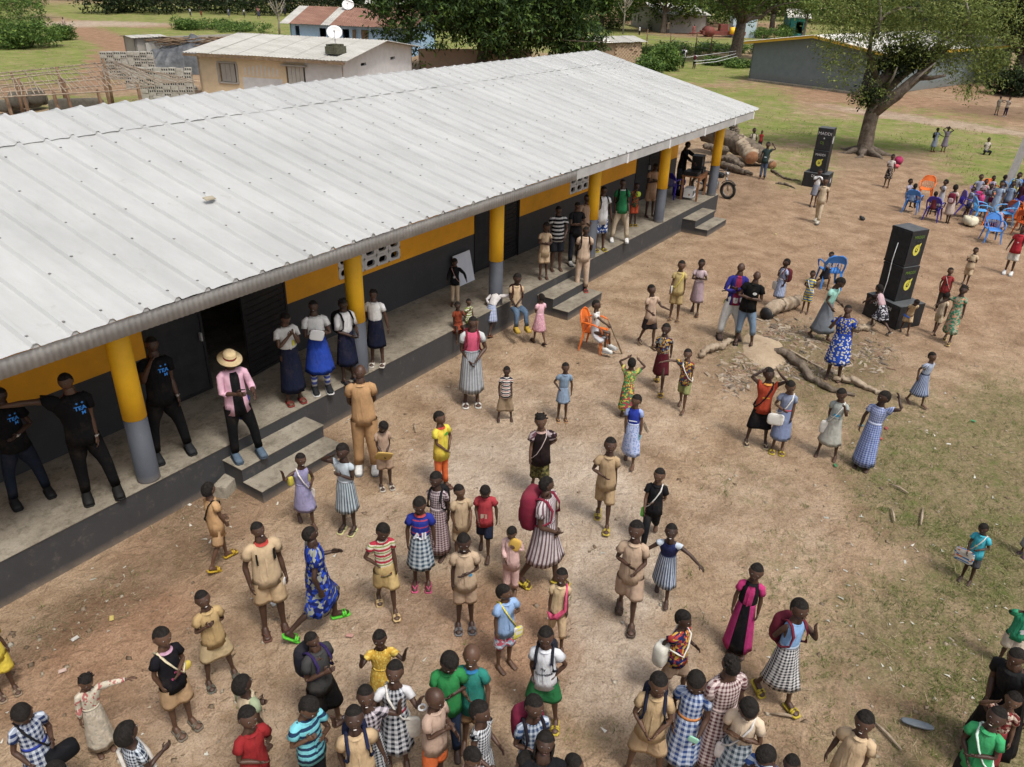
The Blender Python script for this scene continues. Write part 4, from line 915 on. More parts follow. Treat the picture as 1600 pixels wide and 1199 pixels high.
V, T_ = blades(P1, 1, .03, .09, 6, .016, .01, 10); V[:, 2] += .012; o = put('litter', tri_mesh('litter', V, T_, M_LIT)); tag(o, 'small pale scraps of litter dotted over the yard', 'litter', kind='stuff')
# ------------------------------------------------------------ people: one posed skin per figure, clothes follow the same bones
def desat(c, k=.12, g=1.02):
    l = .3 * c[0] + .6 * c[1] + .1 * c[2]; return tuple((x * (1 - k) + l * k) * g for x in c)
def cloth(key):
    """key = (pattern, colour1, colour2, ...) colours as hex"""
    if key in MATS: return MATS[key]
    pat, cols = key[0], [desat(hexc(c)) for c in key[1:]]
    m, nt, b = newmat('cloth_' + pat); uv = N(nt, 'ShaderNodeUVMap').outputs[0]; sx = N(nt, 'ShaderNodeSeparateXYZ'); L(nt, uv, sx.inputs[0]); U, V = sx.outputs[0], sx.outputs[1]
    def sq(x, p, duty=.5):
        t = math_(nt, 'FRACT', math_(nt, 'DIVIDE', x, p)); return math_(nt, 'LESS_THAN', t, duty)
    if pat == 'plain': c = cols[0]
    elif pat == 'gingham':
        a = math_(nt, 'MULTIPLY', math_(nt, 'ADD', sq(U, .034), sq(V, .034)), .5); c = mixc(nt, a, cols[1], cols[0])
    elif pat == 'bigcheck':
        a = math_(nt, 'MULTIPLY', math_(nt, 'ADD', sq(U, .055), sq(V, .055)), .5); c = mixc(nt, a, cols[1], cols[0])
    elif pat == 'pin': c = mixc(nt, sq(U, .03, .45), cols[1], cols[0])
    elif pat == 'stripe': c = mixc(nt, sq(V, .075, .45), cols[1], cols[0])
    elif pat == 'stripe3':
        c = mixc(nt, sq(V, .085, .35), cols[2], cols[0]); c = mixc(nt, sq(math_(nt, 'ADD', V, .03), .085, .18), c, cols[1])
    elif pat == 'print':
        vo = N(nt, 'ShaderNodeTexVoronoi'); vo.inputs['Scale'].default_value = 36; vo.voronoi_dimensions = '2D'; L(nt, uv, vo.inputs['Vector'])
        s2 = N(nt, 'ShaderNodeSeparateXYZ'); L(nt, vo.outputs['Color'], s2.inputs[0]); n = len(cols)
        r = nt.nodes.new('ShaderNodeValToRGB'); r.color_ramp.interpolation = 'CONSTANT'; L(nt, s2.outputs[0], r.inputs[0]); e = r.color_ramp.elements; e[0].color = (*cols[0], 1); e[1].position = 1 / n * 1.0; e[1].color = (*cols[1], 1)
        for i in range(2, n): x = e.new(i / n); x.color = (*cols[i], 1)
        c = r.outputs[0]
    elif pat == 'dots':
        vo = N(nt, 'ShaderNodeTexVoronoi'); vo.inputs['Scale'].default_value = 24; vo.voronoi_dimensions = '2D'; L(nt, uv, vo.inputs['Vector']); c = mixc(nt, math_(nt, 'LESS_THAN', vo.outputs['Distance'], .30), cols[1], cols[0])
    elif pat == 'sides': c = mixc(nt, math_(nt, 'LESS_THAN', math_(nt, 'ABSOLUTE', math_(nt, 'ADD', U, .173)), .062), cols[1], cols[0])
    # creases, dust and fading of worn cloth
    f = noise(nt, 9, 5, .65, uv); sh = ramp(nt, f, [(.3, (.78, .78, .78)), (.65, (1.06, 1.06, 1.06))]); c = mixc(nt, 1.0, c, sh, 'MULTIPLY')
    c = mixc(nt, math_(nt, 'MULTIPLY', ramp(nt, noise(nt, 5, 5, .7, uv), [(.5, (0, 0, 0)), (.75, (1, 1, 1))]), .10), c, (.26, .19, .13))
    L(nt, c, b.inputs['Base Color']); b.inputs['Roughness'].default_value = .9; b.inputs['Specular IOR Level'].default_value = .15
    mp = N(nt, 'ShaderNodeMapping'); mp.inputs['Scale'].default_value = (1.6, .6, 1); mp.inputs['Rotation'].default_value = (0, 0, .5); L(nt, uv, mp.inputs[0])
    bump(nt, b, noise(nt, 9, 2, .5, mp.outputs[0], 1.2), .5, .03); MATS[key] = m; return m
def skinm(k):
    cs = [((.048, .024, .0155), (.074, .038, .025)), ((.032, .0165, .0115), (.052, .027, .0185)), ((.072, .037, .023), (.105, .056, .034))][k]
    n = 'skin%d' % k
    if n not in MATS: MATS[n] = mat('skin_tone_%d' % k, cs[0], cs[1], .5, 9, 0, .15, .4)
    return MATS[n]
M_HAIR = mat('hair', (.009, .007, .006), (.02, .017, .015), .9, 40, 0, 1.0, .2, 60, 3, .3, .7, .02)
M_TEETH = mat('teeth', (.55, .53, .5), (.6, .58, .54), .3, 3, 0, 0)
M_EYE = mat('eye_white', (.22, .20, .19), (.26, .24, .22), .3, 3, 0, 0)
M_PUP = mat('eye_dark', (.01, .008, .006), (.02, .01, .01), .2, 3, 0, 0)
M_LIP = mat('lips', (.060, .026, .022), (.08, .034, .03), .5, 3, 0, 0)

PRO = {'child': dict(chin=.833, neck=.822, sh=.788, shx=.075, ua=.150, fa=.125, hand=.085, hip=.485, hx=.042, knee=.265, ank=.045, ch=(.074, .052), wa=(.064, .048), pe=(.072, .054), arm=.0205, leg=.036, hw=.060, hl=.080),
       'adult': dict(chin=.868, neck=.857, sh=.820, shx=.088, ua=.170, fa=.145, hand=.098, hip=.515, hx=.050, knee=.283, ank=.045, ch=(.086, .058), wa=(.073, .053), pe=(.080, .060), arm=.023, leg=.041, hw=.046, hl=.060)}
ARM_A = math.radians(26)     # rest pose: arms hang at 48 degrees from the body
class Tpl: pass
def seg_d(V, a, b):
    ab = b - a; t = np.clip(((V - a) @ ab) / (ab @ ab), 0, 1); return np.linalg.norm(V - a - t[:, None] * ab, axis=1)
def make_tpl(kind):
    p = PRO[kind]; T_ = Tpl(); T_.p = p; T_.kind = kind
    ad = np.array([math.sin(ARM_A), 0, -math.cos(ARM_A)]); J = {}
    J['pelvis'] = (np.array([0, 0, p['hip'] + .01]), np.array([0, 0, p['hip'] + .08]), None, .08)
    J['spine'] = (np.array([0, 0, p['hip'] + .09]), np.array([0, 0, p['sh'] - .01]), 'pelvis', .09)
    J['head'] = (np.array([0, 0, p['neck'] + .0]), np.array([0, 0, .97]), 'spine', .07)
    for s, sg in (('L', 1), ('R', -1)):
        S = np.array([sg * p['shx'], 0, p['sh']]); d = ad * [sg, 1, 1]; E = S + d * p['ua']; Wr = E + d * p['fa']; H = Wr + d * p['hand']
        J['ua' + s] = (S, E, 'spine', .036); J['fa' + s] = (E, Wr, 'ua' + s, .028); J['ha' + s] = (Wr, H, 'fa' + s, .025)
        hp = np.array([sg * p['hx'], 0, p['hip']]); kn = np.array([sg * p['hx'] * 1.02, 0, p['knee']]); an = np.array([sg * p['hx'] * 1.02, .012, p['ank']])
        J['th' + s] = (hp, kn, 'pelvis', .055); J['sn' + s] = (kn, an, 'th' + s, .04); J['fo' + s] = (an, an + [0, -.09, -.03], 'sn' + s, .03)
    T_.J = J; T_.names = list(J)
    def weights(V, pw=5):
        D = []
        for n in T_.names:
            a, b, _, r = J[n]; d = seg_d(V, a, b) / r
            if n[-1] == 'L' and n != 'pelvis': d = d + np.clip(-V[:, 0] * 60, 0, 50)
            if n[-1] == 'R': d = d + np.clip(V[:, 0] * 60, 0, 50)
            if n[:2] in ('ua', 'fa', 'ha'): d = d + np.clip((p['shx'] - .02 - np.abs(V[:, 0])) * 60, 0, 50)
            if n == 'head': d = d + np.clip((p['neck'] - V[:, 2]) * 90, 0, 50)
            if n in ('spine', 'pelvis'): d = d + np.clip((np.abs(V[:, 0]) - p['shx'] - .03) * 50, 0, 50)
            D.append(1 / (d + .12) ** pw)
        D = np.array(D).T; D[D < D.max(1)[:, None] * .03] = 0; return D / D.sum(1)[:, None]
    T_.weights = weights
    # --- body
    el = lambda z, rx, ry, yo=0, n=20: np.stack([rx * np.cos(np.linspace(0, 2 * np.pi, n, endpoint=False)), yo + ry * np.sin(np.linspace(0, 2 * np.pi, n, endpoint=False)), np.full(n, z)], 1)
    mb = MB(); h = p['hip']; c = p['ch']; w = p['wa']; q = p['pe']; sh = p['sh']; k_ = .93
    mb.rings([el(h - .055, .03, .03), el(h - .045, q[0] * .8 * k_, q[1] * .8, .004), el(h - .01, q[0] * k_, q[1] * k_, .006), el(h + .05, q[0] * .95 * k_, q[1] * .93 * k_, .0), el(h + .1, w[0] * k_, w[1] * k_, -.004), el(h + .2, c[0] * .92 * k_, c[1] * .95 * k_, -.003), el(sh - .045, c[0] * k_, c[1] * k_, 0), el(sh, p['shx'] * .85, c[1] * .75, .004), el(sh + .022, .045, .04, .004), el(p['chin'] + .03, .032, .033, .0)])
    for sg in (1, -1):
        S, E, _, _ = J['uaL']; S, E = S * [sg, 1, 1], E * [sg, 1, 1]; Wr = J['faL'][1] * [sg, 1, 1]; a = p['arm']
        mb.tube([[sg * p['shx'] * .35, 0, p['sh'] - .022], [sg * p['shx'] * .8, 0, p['sh'] - .012], S + (E - S) * .4, E, E + (Wr - E) * .25, E + (Wr - E) * .7, Wr, Wr + (Wr - E) * .06], [a * 1.1, a * 1.32, a * 1.1, a * .88, a * .98, a * .78, a * .64, a * .6], 12)
        hp, kn, an = J['thL'][0] * [sg, 1, 1], J['thL'][1] * [sg, 1, 1], J['snL'][1] * [sg, 1, 1]; l = p['leg']
        mb.tube([hp + [0, 0, .03], hp + [0, 0, -.03], hp + (kn - hp) * .45, kn, kn + (an - kn) * .25 + [0, .008, 0], kn + (an - kn) * .6 + [0, .004, 0], an, an - [0, 0, .03]], [l * 1.15, l * 1.2, l * .98, l * .70, l * .74, l * .56, l * .46, l * .46], 12)
        f = J['snL'][1] * [sg, 1, 1]; x0 = f[0]
        fr = lambda y, rx, rz, z: np.stack([x0 + sg * .003 + rx * np.cos(np.linspace(0, 2 * np.pi, 12, endpoint=False)), np.full(12, y), z + rz * np.sin(np.linspace(0, 2 * np.pi, 12, endpoint=False))], 1)
        mb.rings([fr(.040, .010, .010, .02), fr(.032, .02, .02, .022), fr(.005, .022, .026, .028), fr(-.035, .024, .018, .020), fr(-.07, .029, .013, .0135), fr(-.09, .027, .010, .011), fr(-.102, .014, .006, .009)])
    me = mb.mesh('tmp', skinm(0)); o = bpy.data.objects.new('tmp', me); COL.objects.link(o)
    md = o.modifiers.new('r', 'REMESH'); md.mode = 'VOXEL'; md.voxel_size = .0058
    sm = o.modifiers.new('s', 'SMOOTH'); sm.factor = .6; sm.iterations = 5
    dc = o.modifiers.new('d', 'DECIMATE'); dc.ratio = .085
    bpy.context.view_layer.update(); dg = bpy.context.evaluated_depsgraph_get(); m2 = bpy.data.meshes.new_from_object(o.evaluated_get(dg))
    V = np.empty(len(m2.vertices) * 3, np.float32); m2.vertices.foreach_get('co', V); V = V.reshape(-1, 3).astype(float); F = [tuple(f.vertices) for f in m2.polygons]
    bpy.data.objects.remove(o)
    B_ = MB(); B_.add(V, F, 0, True)
    # head with a face: skull, jaw, nose, ears, eyes, lips
    hw, hl, ch = p['hw'], p['hl'], p['chin']; zc = 1 - hl * 1.0; hc = np.array([0, -.004, zc]); nu, nv = 20, 14
    HV = []
    for j in range(nv):
        ph = -math.pi / 2 + math.pi * j / (nv - 1)
        for i in range(nu):
            th = 2 * math.pi * i / nu; x, y, z = math.cos(ph) * math.sin(th), -math.cos(ph) * math.cos(th), math.sin(ph)
            jaw = 1 - .30 * max(0, -z) ** 1.3 * (1 if y < .3 else .6); X = hw * x * jaw; Y = hw * 1.14 * y * (1 - .10 * max(0, -z)); Z = hl * z
            if y > 0: Y *= 1.10 if z > -.2 else .95
            if y < -.3:
                if abs(x) < .30 and -.42 < z < .05: Y -= hw * .16 * (1 - abs(x) / .30) * (1 - abs(z + .25) / .3 if abs(z + .25) < .3 else 0)
                if .2 < abs(x) < .6 and -.02 < z < .28: Y += hw * .05
                if abs(x) < .35 and -.62 < z < -.38: Y -= hw * .06
            HV.append(hc + [X, Y, Z])
    B_.add(HV, [(j * nu + i, j * nu + (i + 1) % nu, (j + 1) * nu + (i + 1) % nu, (j + 1) * nu + i) for j in range(nv - 1) for i in range(nu)], 0, True)
    def ball(c, r, m, n=8, k=5):
        V_ = [(c[0] + r[0] * math.cos(-math.pi / 2 + math.pi * j / k) * math.cos(2 * math.pi * i / n), c[1] + r[1] * math.cos(-math.pi / 2 + math.pi * j / k) * math.sin(2 * math.pi * i / n), c[2] + r[2] * math.sin(-math.pi / 2 + math.pi * j / k)) for j in range(k + 1) for i in range(n)]
        B_.add(V_, [(j * n + i, j * n + (i + 1) % n, (j + 1) * n + (i + 1) % n, (j + 1) * n + i) for j in range(k) for i in range(n)], m, True)
    for sg in (1, -1):
        ball(hc + [sg * hw * .36, -hw * 1.00, hl * .06], (hw * .135, hw * .09, hw * .065), 1); ball(hc + [sg * hw * .36, -hw * 1.06, hl * .06], (hw * .075, hw * .045, hw * .07), 2)
        ball(hc + [sg * hw * .98, hw * .08, -hl * .02], (hw * .09, hw * .17, hw * .26), 0)
        ball(hc + [sg * hw * .11, -hw * 1.15, -hl * .27], (hw * .11, hw * .09, hw * .08), 0, 6, 4)
    ball(hc + [0, -hw * 1.04, -hl * .50], (hw * .26, hw * .09, hw * .075), 3); T_.smile0 = B_.n; ball(hc + [0, -hw * 1.10, -hl * .49], (hw * .19, hw * .07, hw * .04), 4, 8, 4); T_.smile1 = B_.n
    # hands: palm, four unequal fingers with a knuckle bend, thumb off the side
    for s, sg in (('L', 1), ('R', -1)):
        Wr, H = J['ha' + s][0], J['ha' + s][1]; d = (H - Wr) / np.linalg.norm(H - Wr); fw_ = np.array([0, -1.0, 0]); pn = np.cross(d, fw_) * sg      # palm normal faces the body
        if pn[0] * sg > 0: pn = -pn
        hs = p['hand']; pr_ = []
        for t, wd, th in ((-.08, .024, .020), (.0, .026, .021), (.2, .038, .020), (.45, .044, .018), (.52, .040, .015)):
            a = np.linspace(0, 2 * np.pi, 8, endpoint=False); cc = Wr + d * hs * t; pr_.append(cc + (hs / .085) * (wd * .5 * np.cos(a)[:, None] * fw_ + th * .5 * np.sin(a)[:, None] * pn))
        B_.rings(pr_, 5)
        for i, (off, ln) in enumerate(((.36, .40), (.13, .47), (-.11, .43), (-.33, .33))):
            b0 = Wr + d * hs * .47 + fw_ * hs * .46 * off; k1 = b0 + (d + pn * .18) * hs * ln * .5; k2 = k1 + (d * .8 + pn * .6) * hs * ln * .5
            B_.tube([b0, k1, k2], [hs * .062, hs * .056, hs * .04], 5, 5)
        b0 = Wr + d * hs * .12 + fw_ * hs * .20; k1 = b0 + (d * .6 + fw_ * .55 + pn * .2) * hs * .26; k2 = k1 + (d * .9 + fw_ * .15 + pn * .3) * hs * .22
        B_.tube([b0, k1, k2], [hs * .08, hs * .068, hs * .045], 5, 5)
    T_.body = pack(B_, weights, T_)
    T_.gar = {}
    T_.hc, T_.hw, T_.hl = hc, hw, hl
    return T_
def pack(mb, wf, T_=None, force=None):
    g = Tpl(); g.V = np.vstack(mb.v); g.F = mb.f; g.m = mb.m; g.W = wf(g.V)
    if force is not None: g.W[:] = 0; g.W[:, T_.names.index(force)] = 1
    # uv: metres round and up, assuming 1.3 m height
    x, y, z = g.V.T * 1.3; 
    g.uv = np.stack([np.arctan2(y, np.where(np.abs(x) < .19, x, np.sign(x) * .05 + x - np.sign(x) * .19)) * .11, z], 1)
    li = np.fromiter((i for f in g.F for i in f), int); g.loopv = li; u = g.uv[li].copy()
    # fix the seam per face
    k = 0
    for f in g.F:
        n = len(f); s = u[k:k + n, 0]
        if s.max() - s.min() > .34: s[s < 0] += 2 * math.pi * .11
        k += n
    g.luv = u.astype(np.float32); g.ls = np.cumsum([0] + [len(f) for f in g.F[:-1]]); g.lt = np.array([len(f) for f in g.F]); g.sm = mb.smooth
    return g
def garment(T_, kind, hem=None, sleeve=None, loose=0.0, seed=0):
    key = (kind, hem, sleeve, loose, seed)
    if key in T_.gar: return T_.gar[key]
    p = T_.p; J = T_.J; h, sh = p['hip'], p['sh']; c, w, q = p['ch'], p['wa'], p['pe']; r = np.random.RandomState(seed + 3); n = 28
    th = np.linspace(0, 2 * np.pi, n, endpoint=False); o_ = .0075 + loose * .7; mb = MB(); special = None
    ph = r.rand(4) * 6.28
    def ring(z, rx, ry, yo=0., fold=0., nf=7, zo=0.):
        f = 1 + fold * (np.sin(nf * th + ph[0]) * .6 + np.sin((nf * 2 - 1) * th + ph[1]) * .4); return np.stack([rx * f * np.cos(th), yo + ry * f * np.sin(th), z + zo * np.cos(th * 2)], 1)
    if kind in ('shirt', 'dress', 'blouse'):
        hem = hem if hem is not None else .045
        zt = [(h + .15, (w[0] + c[0]) / 2 + o_ * 1.1, (w[1] + c[1]) / 2 + o_ * 1.1, .02), (h + .21, c[0] * .96 + o_, c[1] + o_, .012), (sh - .06, c[0] + o_, c[1] + o_, .006), (sh - .02, p['shx'] + .010, c[1] * .95 + .006, 0), (sh + .004, p['shx'] * .92, c[1] * .82, 0), (sh + .014, p['shx'] * .70, c[1] * .80, 0), (sh + .019, .048, .045, 0), (sh + .021, .042, .040, 0)]
        RG = []
        if kind == 'shirt':
            z0 = h - hem; k = o_ + (.006 if hem > 0 else -.004)
            if hem > 0: RG += [ring(z0 + .003, q[0] + k * .7, q[1] + k * .7, fold=.03), ring(z0, q[0] + k + .006, q[1] + k + .006, fold=.05), ring(h + .03, q[0] + k + .002, q[1] + k + .002, fold=.035), ring(h + .10, (q[0] + w[0]) / 2 + k, (q[1] + w[1]) / 2 + k, fold=.03)]
            else: RG += [ring(z0, w[0] + .002, w[1] + .002), ring(z0 + .02, w[0] + k + .008, w[1] + k + .008, fold=.03)]
            RG += [ring(a, b, d, fold=f) for a, b, d, f in zt]; mb.rings(RG, 0, caps=False)
            # collar and front placket
            mb.rings([ring(sh + .014, .043, .041, -.003), ring(sh + .031, .038, .036, -.003), ring(sh + .014, .052, .051, -.005)], 3, caps=False)
            V = []; zz = np.linspace(max(h + .02, z0 + .004), sh + .004, 6); yy = [-(q[1] + k) - .003, -(w[1] + o_ * 2) - .004, -(c[1] + o_) - .004, -(c[1] + o_) - .004, -(c[1] * .95 + .006) - .003, -.054]
            for z, y in zip(zz, yy): V += [(-.007, y, z), (.007, y, z)]
            mb.add(V, [(2 * i, 2 * i + 1, 2 * i + 3, 2 * i + 2) for i in range(5)], 2)
        else:
            # bodice, waist band, then the gathered skirt
            mb.rings([ring(h + .115, w[0] + o_ * .9, w[1] + o_ * .9)] + [ring(a, b, d, fold=f) for a, b, d, f in zt], 0, caps=False)
            mb.rings([ring(h + .10, w[0] + o_ * .8, w[1] + o_ * .8), ring(h + .10, w[0] + o_ + .004, w[1] + o_ + .005), ring(h + .128, w[0] + o_ + .004, w[1] + o_ + .005), ring(h + .128, w[0] + o_ * .8, w[1] + o_ * .8)], 2, caps=False)
            zs = np.linspace(h + .108, hem, 9); RG = []
            for i, z in enumerate(zs):
                t = (i / 8) ** .75; RG.append(ring(z, w[0] + o_ + .008 + t * (.036 + loose), w[1] + o_ + .008 + t * (.046 + loose), fold=.02 + .06 * t, nf=9, zo=.004 * t))
            RG.append(RG[-1] * [.97, .97, 1] + [0, 0, .004]); mb.rings(RG, 1, caps=False)
            special = (h + .108, hem)
        if kind == 'dress' or kind == 'blouse' or True:
            pass
        sl = .55 if sleeve is None else sleeve
        if sl > 0:
            for s, sg in (('L', 1), ('R', -1)):
                S, E = J['ua' + s][0], J['ua' + s][1]; Wr = J['fa' + s][1]; a = p['arm']; d = E - S; pts = [[sg * p['shx'] * .35, 0, p['sh'] - .020], [sg * p['shx'] * .80, 0, p['sh'] - .012], S + d * .16, S + d * min(sl, 1) * .6, S + d * min(sl, 1)]; R_ = [a * 1.0, a * 1.32 + o_ * .5, a * 1.32 + o_ * .7, a * 1.25 + o_ * .9, a * 1.22 + o_ * 1.3]
                if sl > 1: pts += [E + (Wr - E) * .4, E + (Wr - E) * (sl - 1)]; R_ = [a * 1.0, a * 1.32 + o_ * .5, a * 1.32 + o_ * .5, a * 1.15 + o_ * .8, a * 1.0 + o_ * .9, a * .95 + o_ * .8, a * .8 + o_ * .5]
                pts = np.array(pts); pts = np.vstack([pts, pts[-1] - (pts[-1] - pts[-2]) * .15]); R_ = list(R_) + [R_[-1] * .88]
                mb.tube(pts, R_, 12, 4 if kind != 'shirt' else 1, caps=False)
    elif kind in ('shorts', 'trousers', 'skirt'):
        if kind == 'skirt':
            zs = np.linspace(h + .085, hem, 9); RG = [ring(h + .10, w[0] + .002, w[1] + .002), ring(h + .10, w[0] + .010, w[1] + .011)]
            for i, z in enumerate(zs):
                t = (i / 8) ** .75; RG.append(ring(z, w[0] + .012 + t * (.034 + loose), w[1] + .012 + t * (.042 + loose), fold=.02 + .06 * t, nf=9, zo=.004 * t))
            RG.append(RG[-1] * [.97, .97, 1] + [0, 0, .004]); mb.rings(RG, 0, caps=False); special = (h + .10, hem)
        else:
            k = .012 + loose
            mb.rings([ring(h - .05, q[0] * .9 + k, q[1] * .86 + k), ring(h - .01, q[0] + k, q[1] + k), ring(h + .05, q[0] * .96 + k * .9, q[1] * .95 + k), ring(h + .085, w[0] + .012, w[1] + .012), ring(h + .085, w[0], w[1])], 0, caps=False)
            zb = hem if hem is not None else (p['knee'] + .02 if kind == 'shorts' else p['ank'] + .015)
            for sg in (1, -1):
                x = sg * p['hx']; l = p['leg']; RG = []
                for i in range(8):
                    t = i / 7; z = h - .015 + (zb - h + .015) * t; lr = np.interp(z, [p['ank'], p['knee'], (p['knee'] + h) / 2, h], [l * .55, l * .75, l * 1.0, l * 1.18]); rr = lr + k * (1.1 if kind == 'shorts' else .9) + (.012 * t if kind == 'shorts' else 0)
                    tt = np.linspace(0, 2 * np.pi, 16, endpoint=False); f = 1 + .05 * t * np.sin(3 * tt + ph[2] + i); RG.append(np.stack([x * (1 + .04 * t) + rr * f * np.cos(tt), .004 + rr * 1.02 * f * np.sin(tt), np.full(16, z)], 1))
                RG.append((RG[-1] - [x, 0, 0]) * [.88, .88, 1] + [x, 0, .004]); mb.rings(RG, 0, caps=False)
    g = pack(mb, T_.weights)
    if special:
        V = g.V; t = np.clip((special[0] - V[:, 2]) / (special[0] - special[1] + 1e-6), 0, 1); sk = V[:, 2] < special[0] + .001
        if kind == 'dress': sk &= np.isin(np.arange(len(V)), np.unique(g.loopv[np.repeat(np.array(g.m) == 1, g.lt)]))
        sx = 1 / (1 + np.exp(-V[:, 0] / .03)); I = T_.names.index; leg = .62 * t ** .6
        W_ = np.zeros_like(g.W); W_[:, I('pelvis')] = 1 - leg; lo = np.clip((p['knee'] - V[:, 2]) / .12, 0, 1) * .6
        W_[:, I('thL')] = leg * sx * (1 - lo); W_[:, I('thR')] = leg * (1 - sx) * (1 - lo); W_[:, I('snL')] = leg * sx * lo; W_[:, I('snR')] = leg * (1 - sx) * lo
        g.W[sk] = W_[sk]
    T_.gar[key] = g; return g
def hair(T_, style):
    key = ('hair', style)
    if key in T_.gar: return T_.gar[key]
    hc, hw, hl = T_.hc, T_.hw, T_.hl; mb = MB(); nu, nv = 20, 9; r = np.random.RandomState(5); th_ = {'crop': .03, 'short': .065, 'round': .12, 'braid': .08, 'long': .13, 'bald': .012}[style]
    V = []
    for j in range(nv):
        ph = math.pi / 2 - (math.pi * .5 + .42) * j / (nv - 1)
        for i in range(nu):
            a = 2 * math.pi * i / nu; x, y, z = math.cos(ph) * math.sin(a), -math.cos(ph) * math.cos(a), math.sin(ph)
            lim = .42 if y < -.15 else (.12 if y < .25 else -.42 if style != 'long' else -.8); f = 1.0 + th_ * (1 if z > lim else .0) * (1 + .06 * r.randn())
            if z < lim: z2 = max(z, lim - .02); f = .97; s = math.sqrt(max(1 - z2 * z2, 0)) / max(math.cos(ph), .01); x, y, z = x * min(s, 1.2), y * min(s, 1.2), z2
            Y = hw * 1.14 * y * (1.10 if y > 0 else 1); V.append(hc + np.array([hw * x, Y, hl * z]) * f)
    mb.add(V, [(j * nu + i, (j + 1) * nu + i, (j + 1) * nu + (i + 1) % nu, j * nu + (i + 1) % nu) for j in range(nv - 1) for i in range(nu)], 0, True)
    if style == 'braid':
        for i in range(13):
            a, b = r.rand() * 6.28, .25 + .9 * r.rand(); d = np.array([math.cos(b) * math.sin(a), abs(math.cos(b) * math.cos(a)) * (1 if r.rand() < .75 else -.6), math.sin(b)]); p0 = hc + d * [hw, hw * 1.15, hl]
            mb.tube([p0, p0 + d * hw * .22, p0 + d * hw * .38 + [0, 0, -hw * .05]], [hw * .16, hw * .15, hw * .06], 6)
    if style == 'long':
        for i in range(9):
            a = -1.5 + 3.0 * i / 8; p0 = hc + np.array([math.sin(a) * hw, abs(math.cos(a)) * hw * 1.1, 0]); mb.tube([p0, p0 + [0, .01, -hl * .9], p0 + [0, .012, -hl * 1.7]], [hw * .2, hw * .18, hw * .06], 5)
    g = pack(mb, T_.weights, T_, 'head'); T_.gar[key] = g; return g
def shoes(T_, style):
    key = ('shoe', style)
    if key in T_.gar: return T_.gar[key]
    out = []
    for s, sg in (('L', 1), ('R', -1)):
        mb = MB(); x0 = T_.J['fo' + s][0][0] + sg * .003; R_ = lambda y, rx, z0, z1: np.array([(x0 - rx, y, z0), (x0 + rx, y, z0), (x0 + rx, y, z1), (x0 + rx * .7, y, z1 + .0), (x0 - rx * .7, y, z1), (x0 - rx, y, z1)])
        if style == 'sandal':
            mb.rings([R_(.046, .016, -.012, .002), R_(.035, .027, -.012, .002), R_(-.03, .030, -.012, .002), R_(-.085, .036, -.012, .002), R_(-.108, .024, -.010, .002)], 0)
            for y in (-.068, -.050): 
                P_ = [(x0 + .034 * math.cos(a), y, .002 + .034 * math.sin(a)) for a in np.linspace(0, math.pi, 7)]; mb.tube(P_, .009, 6, 0, flat=.5)
        elif style == 'flip':
            mb.rings([R_(.046, .016, -.012, .001), R_(.035, .027, -.012, .001), R_(-.03, .028, -.012, .001), R_(-.085, .034, -.012, .001), R_(-.106, .024, -.010, .001)], 0)
            for e in (1, -1): mb.tube([(x0, -.088, .024), (x0 + e * .016, -.06, .036), (x0 + e * .030, -.025, .012)], .005, 5, 1)
        else:
            e_ = lambda y, rx, zt: np.stack([x0 + rx * np.cos(np.linspace(0, 2 * np.pi, 12, endpoint=False)), np.full(12, y), np.maximum(-.004, zt / 2 - .004 + (zt / 2 + .004) * np.sin(np.linspace(0, 2 * np.pi, 12, endpoint=False)))], 1)
            mb.rings([e_(.052, .014, .05), e_(.044, .028, .066), e_(.015, .031, .074), e_(-.02, .031, .064), e_(-.055, .035, .046), e_(-.09, .034, .036), e_(-.112, .022, .026)], 0)
            mb.rings([R_(.056, .020, -.014, .001), R_(.04, .033, -.014, .001), R_(-.05, .038, -.014, .001), R_(-.095, .036, -.014, .001), R_(-.118, .022, -.010, .001)], 1)
        out.append(pack(mb, T_.weights, T_, 'fo' + s))
    T_.gar[key] = out; return out

ARMS = dict(down=((.14, .03, -1), (.06, .14, -1)), relaxed=((.20, -.06, -1), (.05, .30, -1)), fold=((.22, .22, -.95), (-.88, .42, .10)), clasp=((.20, .12, -1), (-.62, .45, -.62)), chest=((.26, .10, -1), (-.55, .55, .55)), belly=((.28, .05, -1), (-.75, .55, -.1)),
            mouth=((.25, .50, -.60), (-.42, .22, .88)), head=((.75, .18, .55), (-.72, -.05, .62)), brow=((.72, .45, .15), (-.66, .05, .60)), neck=((.85, -.1, .25), (-.62, -.25, .55)), wave=((.70, .30, -.25), (.12, .35, .93)), cheer=((.55, .45, -.45), (.05, .38, .92)), back=((.16, -.28, -1), (-.45, -.38, -.70)),
            hip=((.62, -.12, -.80), (-.62, .22, -.72)), out=((.72, .18, -.60), (.55, .35, -.45)), wide=((.95, .15, -.10), (.85, .30, .15)), point=((.42, .50, -.65), (.35, .92, .0)), hold=((.12, .06, -1), (-.22, .92, -.15)), low=((.12, .12, -1), (-.28, .62, -.75)), reach=((.25, .85, -.35), (.05, 1, -.3)),
            swing=((.22, -.50, -.85), (.05, .10, -1)), swingf=((.18, .40, -.90), (-.10, .85, -.30)), lean=((.35, .75, .15), (.05, .95, .25)), phone=((.12, .10, -1), (-.35, .80, .25)), rail=((.92, .12, .05), (.75, .4, .25)), chin=((.10, .42, -.85), (-.30, .45, .85)))
